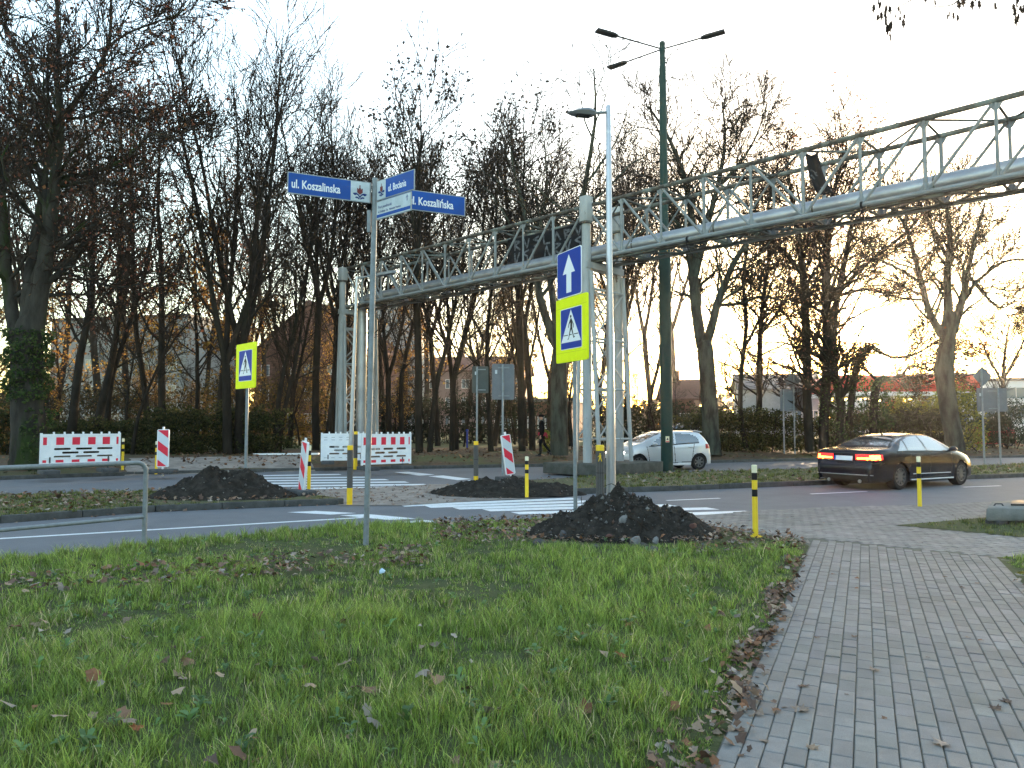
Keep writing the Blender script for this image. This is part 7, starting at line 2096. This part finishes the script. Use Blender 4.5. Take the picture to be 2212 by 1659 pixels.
for u, v, s in ((1889, 1446, .05), (1736, 1483, .045), (1676, 1538, .04), (1846, 1376, .035), (1660, 1374, .04), (1640, 1370, .045), (1850, 1250, .035), (1852, 1272, .03), (1765, 1378, .035), (2090, 1377, .03), (2120, 1385, .03), (1960, 1320, .02), (1930, 1210, .03), (1800, 1240, .03), (1770, 1215, .03), (1990, 1172, .03), (1966, 1125, .045), (1780, 1130, .03), (1840, 1118, .03), (1700, 1118, .035), (1620, 1125, .035), (1560, 1120, .03), (2060, 1112, .03), (2080, 1270, .045), (2040, 1246, .035), (2065, 1300, .04), (2110, 1260, .035), (2150, 1530, .05), (2176, 1515, .05), (1600, 1580, .045), (1650, 1600, .035), (1585, 1520, .05), (1830, 1500, .02), (1912, 1552, .025), (2005, 1420, .02), (1720, 1330, .03), (1690, 1290, .035), (1700, 1260, .04)):
    leaf(u, v, s, .032, leafm[rnd.randrange(10)], 'small dry brown leaf lying on the grey paving', grp)
for u, v, s, me, lab in ((795, 1492, .095, leafm[0], 'big brown leaf lying in the grass at the lower middle'), (1070, 1540, .10, pale, 'pale curled leaf in the grass left of the path'), (1005, 1490, .075, leafm[3], 'dark brown leaf in the grass above the pale curled leaf'), (745, 1435, .07, leafm[2], 'curled beige leaf standing in the grass'), (245, 1555, .09, leafm[7], 'dark purple-brown leaf in the grass at the lower left'), (293, 1577, .05, orange, 'small orange leaf beside the dark leaf at the lower left'), (28, 1360, .075, leafm[5], 'reddish brown leaf in the grass at the left edge'), (1340, 1420, .065, orange, 'orange-brown leaf in the grass near the path'), (760, 1360, .05, leafm[1], 'small brown leaf in the grass at the middle of the lawn'), (405, 1305, .06, pale, 'pale leaf in the grass under the railing end'), (1380, 1350, .07, leafm[3], 'dark leaf in the grass below the soil heap'), (1290, 1362, .08, leafm[7], 'greyish leaf in the grass left of the dark leaf'), (970, 1300, .06, leafm[0], 'brown leaf in the grass below the street name post'), (1440, 1500, .07, leafm[2], 'light brown leaf near the path edge')):
    leaf(u, v, s, .06, me, lab, None, None, .45)
def litter(name, label, P, z, s0, g, cols=LCOL, zj=.02, lift=.35):
    n = len(P); s = s0 * (.45 + .9 * g.random(n)); az = g.random(n) * 6.283; ca, sa = np.cos(az), np.sin(az)
    T = np.array([(0, 1.0), (.45, .55), (.85, .25), (.45, -.1), (.5, -.5), (0, -.55), (-.5, -.5), (-.45, -.1), (-.85, .25), (-.45, .55)])
    cu = g.normal(0, .55, (n, 2)); V = np.zeros((n, 11, 3)); tx, ty = g.normal(0, lift, n), g.normal(0, lift, n)
    for i, (x, y) in enumerate(np.vstack([[0, .1], T])):
        zz_ = cu[:, 0] * x * x * .8 + cu[:, 1] * y * y * .5 + tx * x + ty * y
        V[:, i, 0] = P[:, 0] + s * (x * ca - y * sa); V[:, i, 1] = P[:, 1] + s * (x * sa + y * ca); V[:, i, 2] = s * zz_
    V[:, :, 2] += (np.asarray(z) + .004 + zj * g.random(n) - np.minimum(V[:, :, 2].min(1), 0) * .8)[:, None]
    F = (np.arange(n)[:, None, None] * 11 + np.array([[0, 1 + i, 1 + (i + 1) % 10] for i in range(10)])[None]).reshape(-1, 3)
    col = np.array(cols)[g.integers(0, len(cols), n)] * (.6 + .8 * g.random((n, 1)))
    me = mesh_np(name, V.reshape(-1, 3), None, F, mats=[M['deadleaf']], smooth=False, col=np.repeat(col, 11, 0))
    return tag(link(name, me), label, kind='stuff')
# drift along the path's left edge
n = 1300; s_ = 3.0 + 7.2 * g.random(n); wdt = .06 + .09 * np.clip((6 - s_) / 3, 0, 1)
dft = PL - .06 + wdt * g.normal(0, 1, n) + .06 * np.sin(s_ * 3.1)
Pd = np.stack([PN.x * dft + PD.x * s_, PN.y * dft + PD.y * s_], 1)
Pd = Pd[g.random(n) < np.clip(.55 + 1.3 * n2(Pd, 1.4, 21.0), .12, 1)]
litter('leaf_litter', 'drift of dry leaves along the left edge of the path', Pd, .022, .034, g, zj=.03)
n = 420; s_ = 5.0 + 4.6 * g.random(n); dft = PRT + .04 + .09 * g.normal(0, 1, n)
litter('leaf_litter', 'dry leaves along the right edge of the path', np.stack([PN.x * dft + PD.x * s_, PN.y * dft + PD.y * s_], 1), .028, .036, g)
# band of leaves on the kerb side of the lawn
Pk = poly_points(lawn_poly, 14000, g, 14.5, 6.0); kb = Pk[:, 0] * RN.x + Pk[:, 1] * RN.y
f = n2(Pk, 1.3, 11.0)
sel_ = ((kb > 8.4) & (kb < 9.75) & (Pk[:, 0] < -1.0) & ((f > .05) | (g.random(len(Pk)) < .4))) | ((Pk[:, 1] > 10.4) & (Pk[:, 0] > -1.3) & (f > -.35) & (g.random(len(Pk)) < .7)) | ((Pk[:, 0] > 2.4) & (Pk[:, 1] > 9.6) & (g.random(len(Pk)) < .5))
litter('leaf_litter', 'brown leaves strewn in the grass beside the road and round the soil heap', Pk[sel_], .045, .036, g, zj=.06)
litter('leaf_litter', 'scattered dry leaves sunk in the lawn', Pn[g.integers(0, len(Pn), 260)], .03, .05, g, zj=.06)
# leaves under the trees, on the middle strip and its path
fx2 = np.array([(p.x, p.y) for p in fk]); tt = g.random(15000) * (len(fk) - 1); ii = tt.astype(int).clip(0, len(fk) - 2); fr = (tt - ii)[:, None]
base = fx2[ii] * (1 - fr) + fx2[ii + 1] * fr; dd = .4 + 9.5 * g.random(15000); tn = fx2[ii + 1] - fx2[ii]; tn /= np.linalg.norm(tn, axis=1, keepdims=True) + 1e-9
Pv2 = base + np.stack([-tn[:, 1], tn[:, 0]], 1) * dd[:, None]; s = (np.abs(Pv2[:, 0]) < .75 * Pv2[:, 1] + 1) & (Pv2[:, 1] > 18); Pv2, dd = Pv2[s], dd[s]
litter('leaf_litter', 'carpet of brown leaves under the trees', Pv2, np.interp(dd, [0, .6, 1.6, 3.2, 5.5], [.12, .18, .28, .37, .39]), .075, g, [(.15, .07, .035), (.10, .052, .028), (.07, .036, .022), (.18, .095, .045), (.22, .14, .08)], .03)
Pm2 = poly_points([G(735, 1093), G(870, 1093), G(1010, 1084), G(1250, 1069), G(1020, 1047), G(850, 1052), G(560, 1057)], 520, g, 24, 8)
litter('leaf_litter', 'leaves on the path across the middle strip', Pm2, .016, .05, g, zj=.005, lift=.1)
Pm3 = poly_points(med_near_l + list(reversed(med_far_l)), 1300, g, 24, 8)
litter('leaf_litter', 'leaves on the left length of the middle strip', Pm3, .15, .05, g)
Pm4 = poly_points(med_near_r + list(reversed(med_far_r)), 700, g, 34, 14)
litter('leaf_litter', 'leaves on the right length of the middle strip', Pm4, .14, .05, g)
kn = resample(med_near_l, .05); kn = [p for p in kn if p.y > 9]; Pk2 = np.array([(p.x + g.normal(0, .03) + RN.x * -.08, p.y + RN.y * -.10 - abs(g.normal(0, .05))) for p in kn if g.random() < .30])
litter('leaf_litter', 'leaves caught along the gutter of the middle strip', Pk2, .004, .04, g)

# ---------------------------------------------------------------- thin evening haze
hb = MB(); hb.obox((-260, -90, -1.2), (520, 0, 0), (0, 330, 0), (0, 0, 33))
hz_ = hb.build('haze', [], None, smooth=False)
m = bpy.data.materials.new('haze'); m.use_nodes = True
t = m.node_tree; t.nodes.clear()
o_ = t.nodes.new('ShaderNodeOutputMaterial'); v_ = t.nodes.new('ShaderNodeVolumePrincipled')
v_.inputs['Color'].default_value = (.9, .9, .92, 1); v_.inputs['Density'].default_value = .00032; v_.inputs['Anisotropy'].default_value = .72
t.links.new(v_.outputs[0], o_.inputs['Volume'])
hz_.data.materials.append(m); tag(hz_, 'thin evening haze over the crossing', kind='stuff')
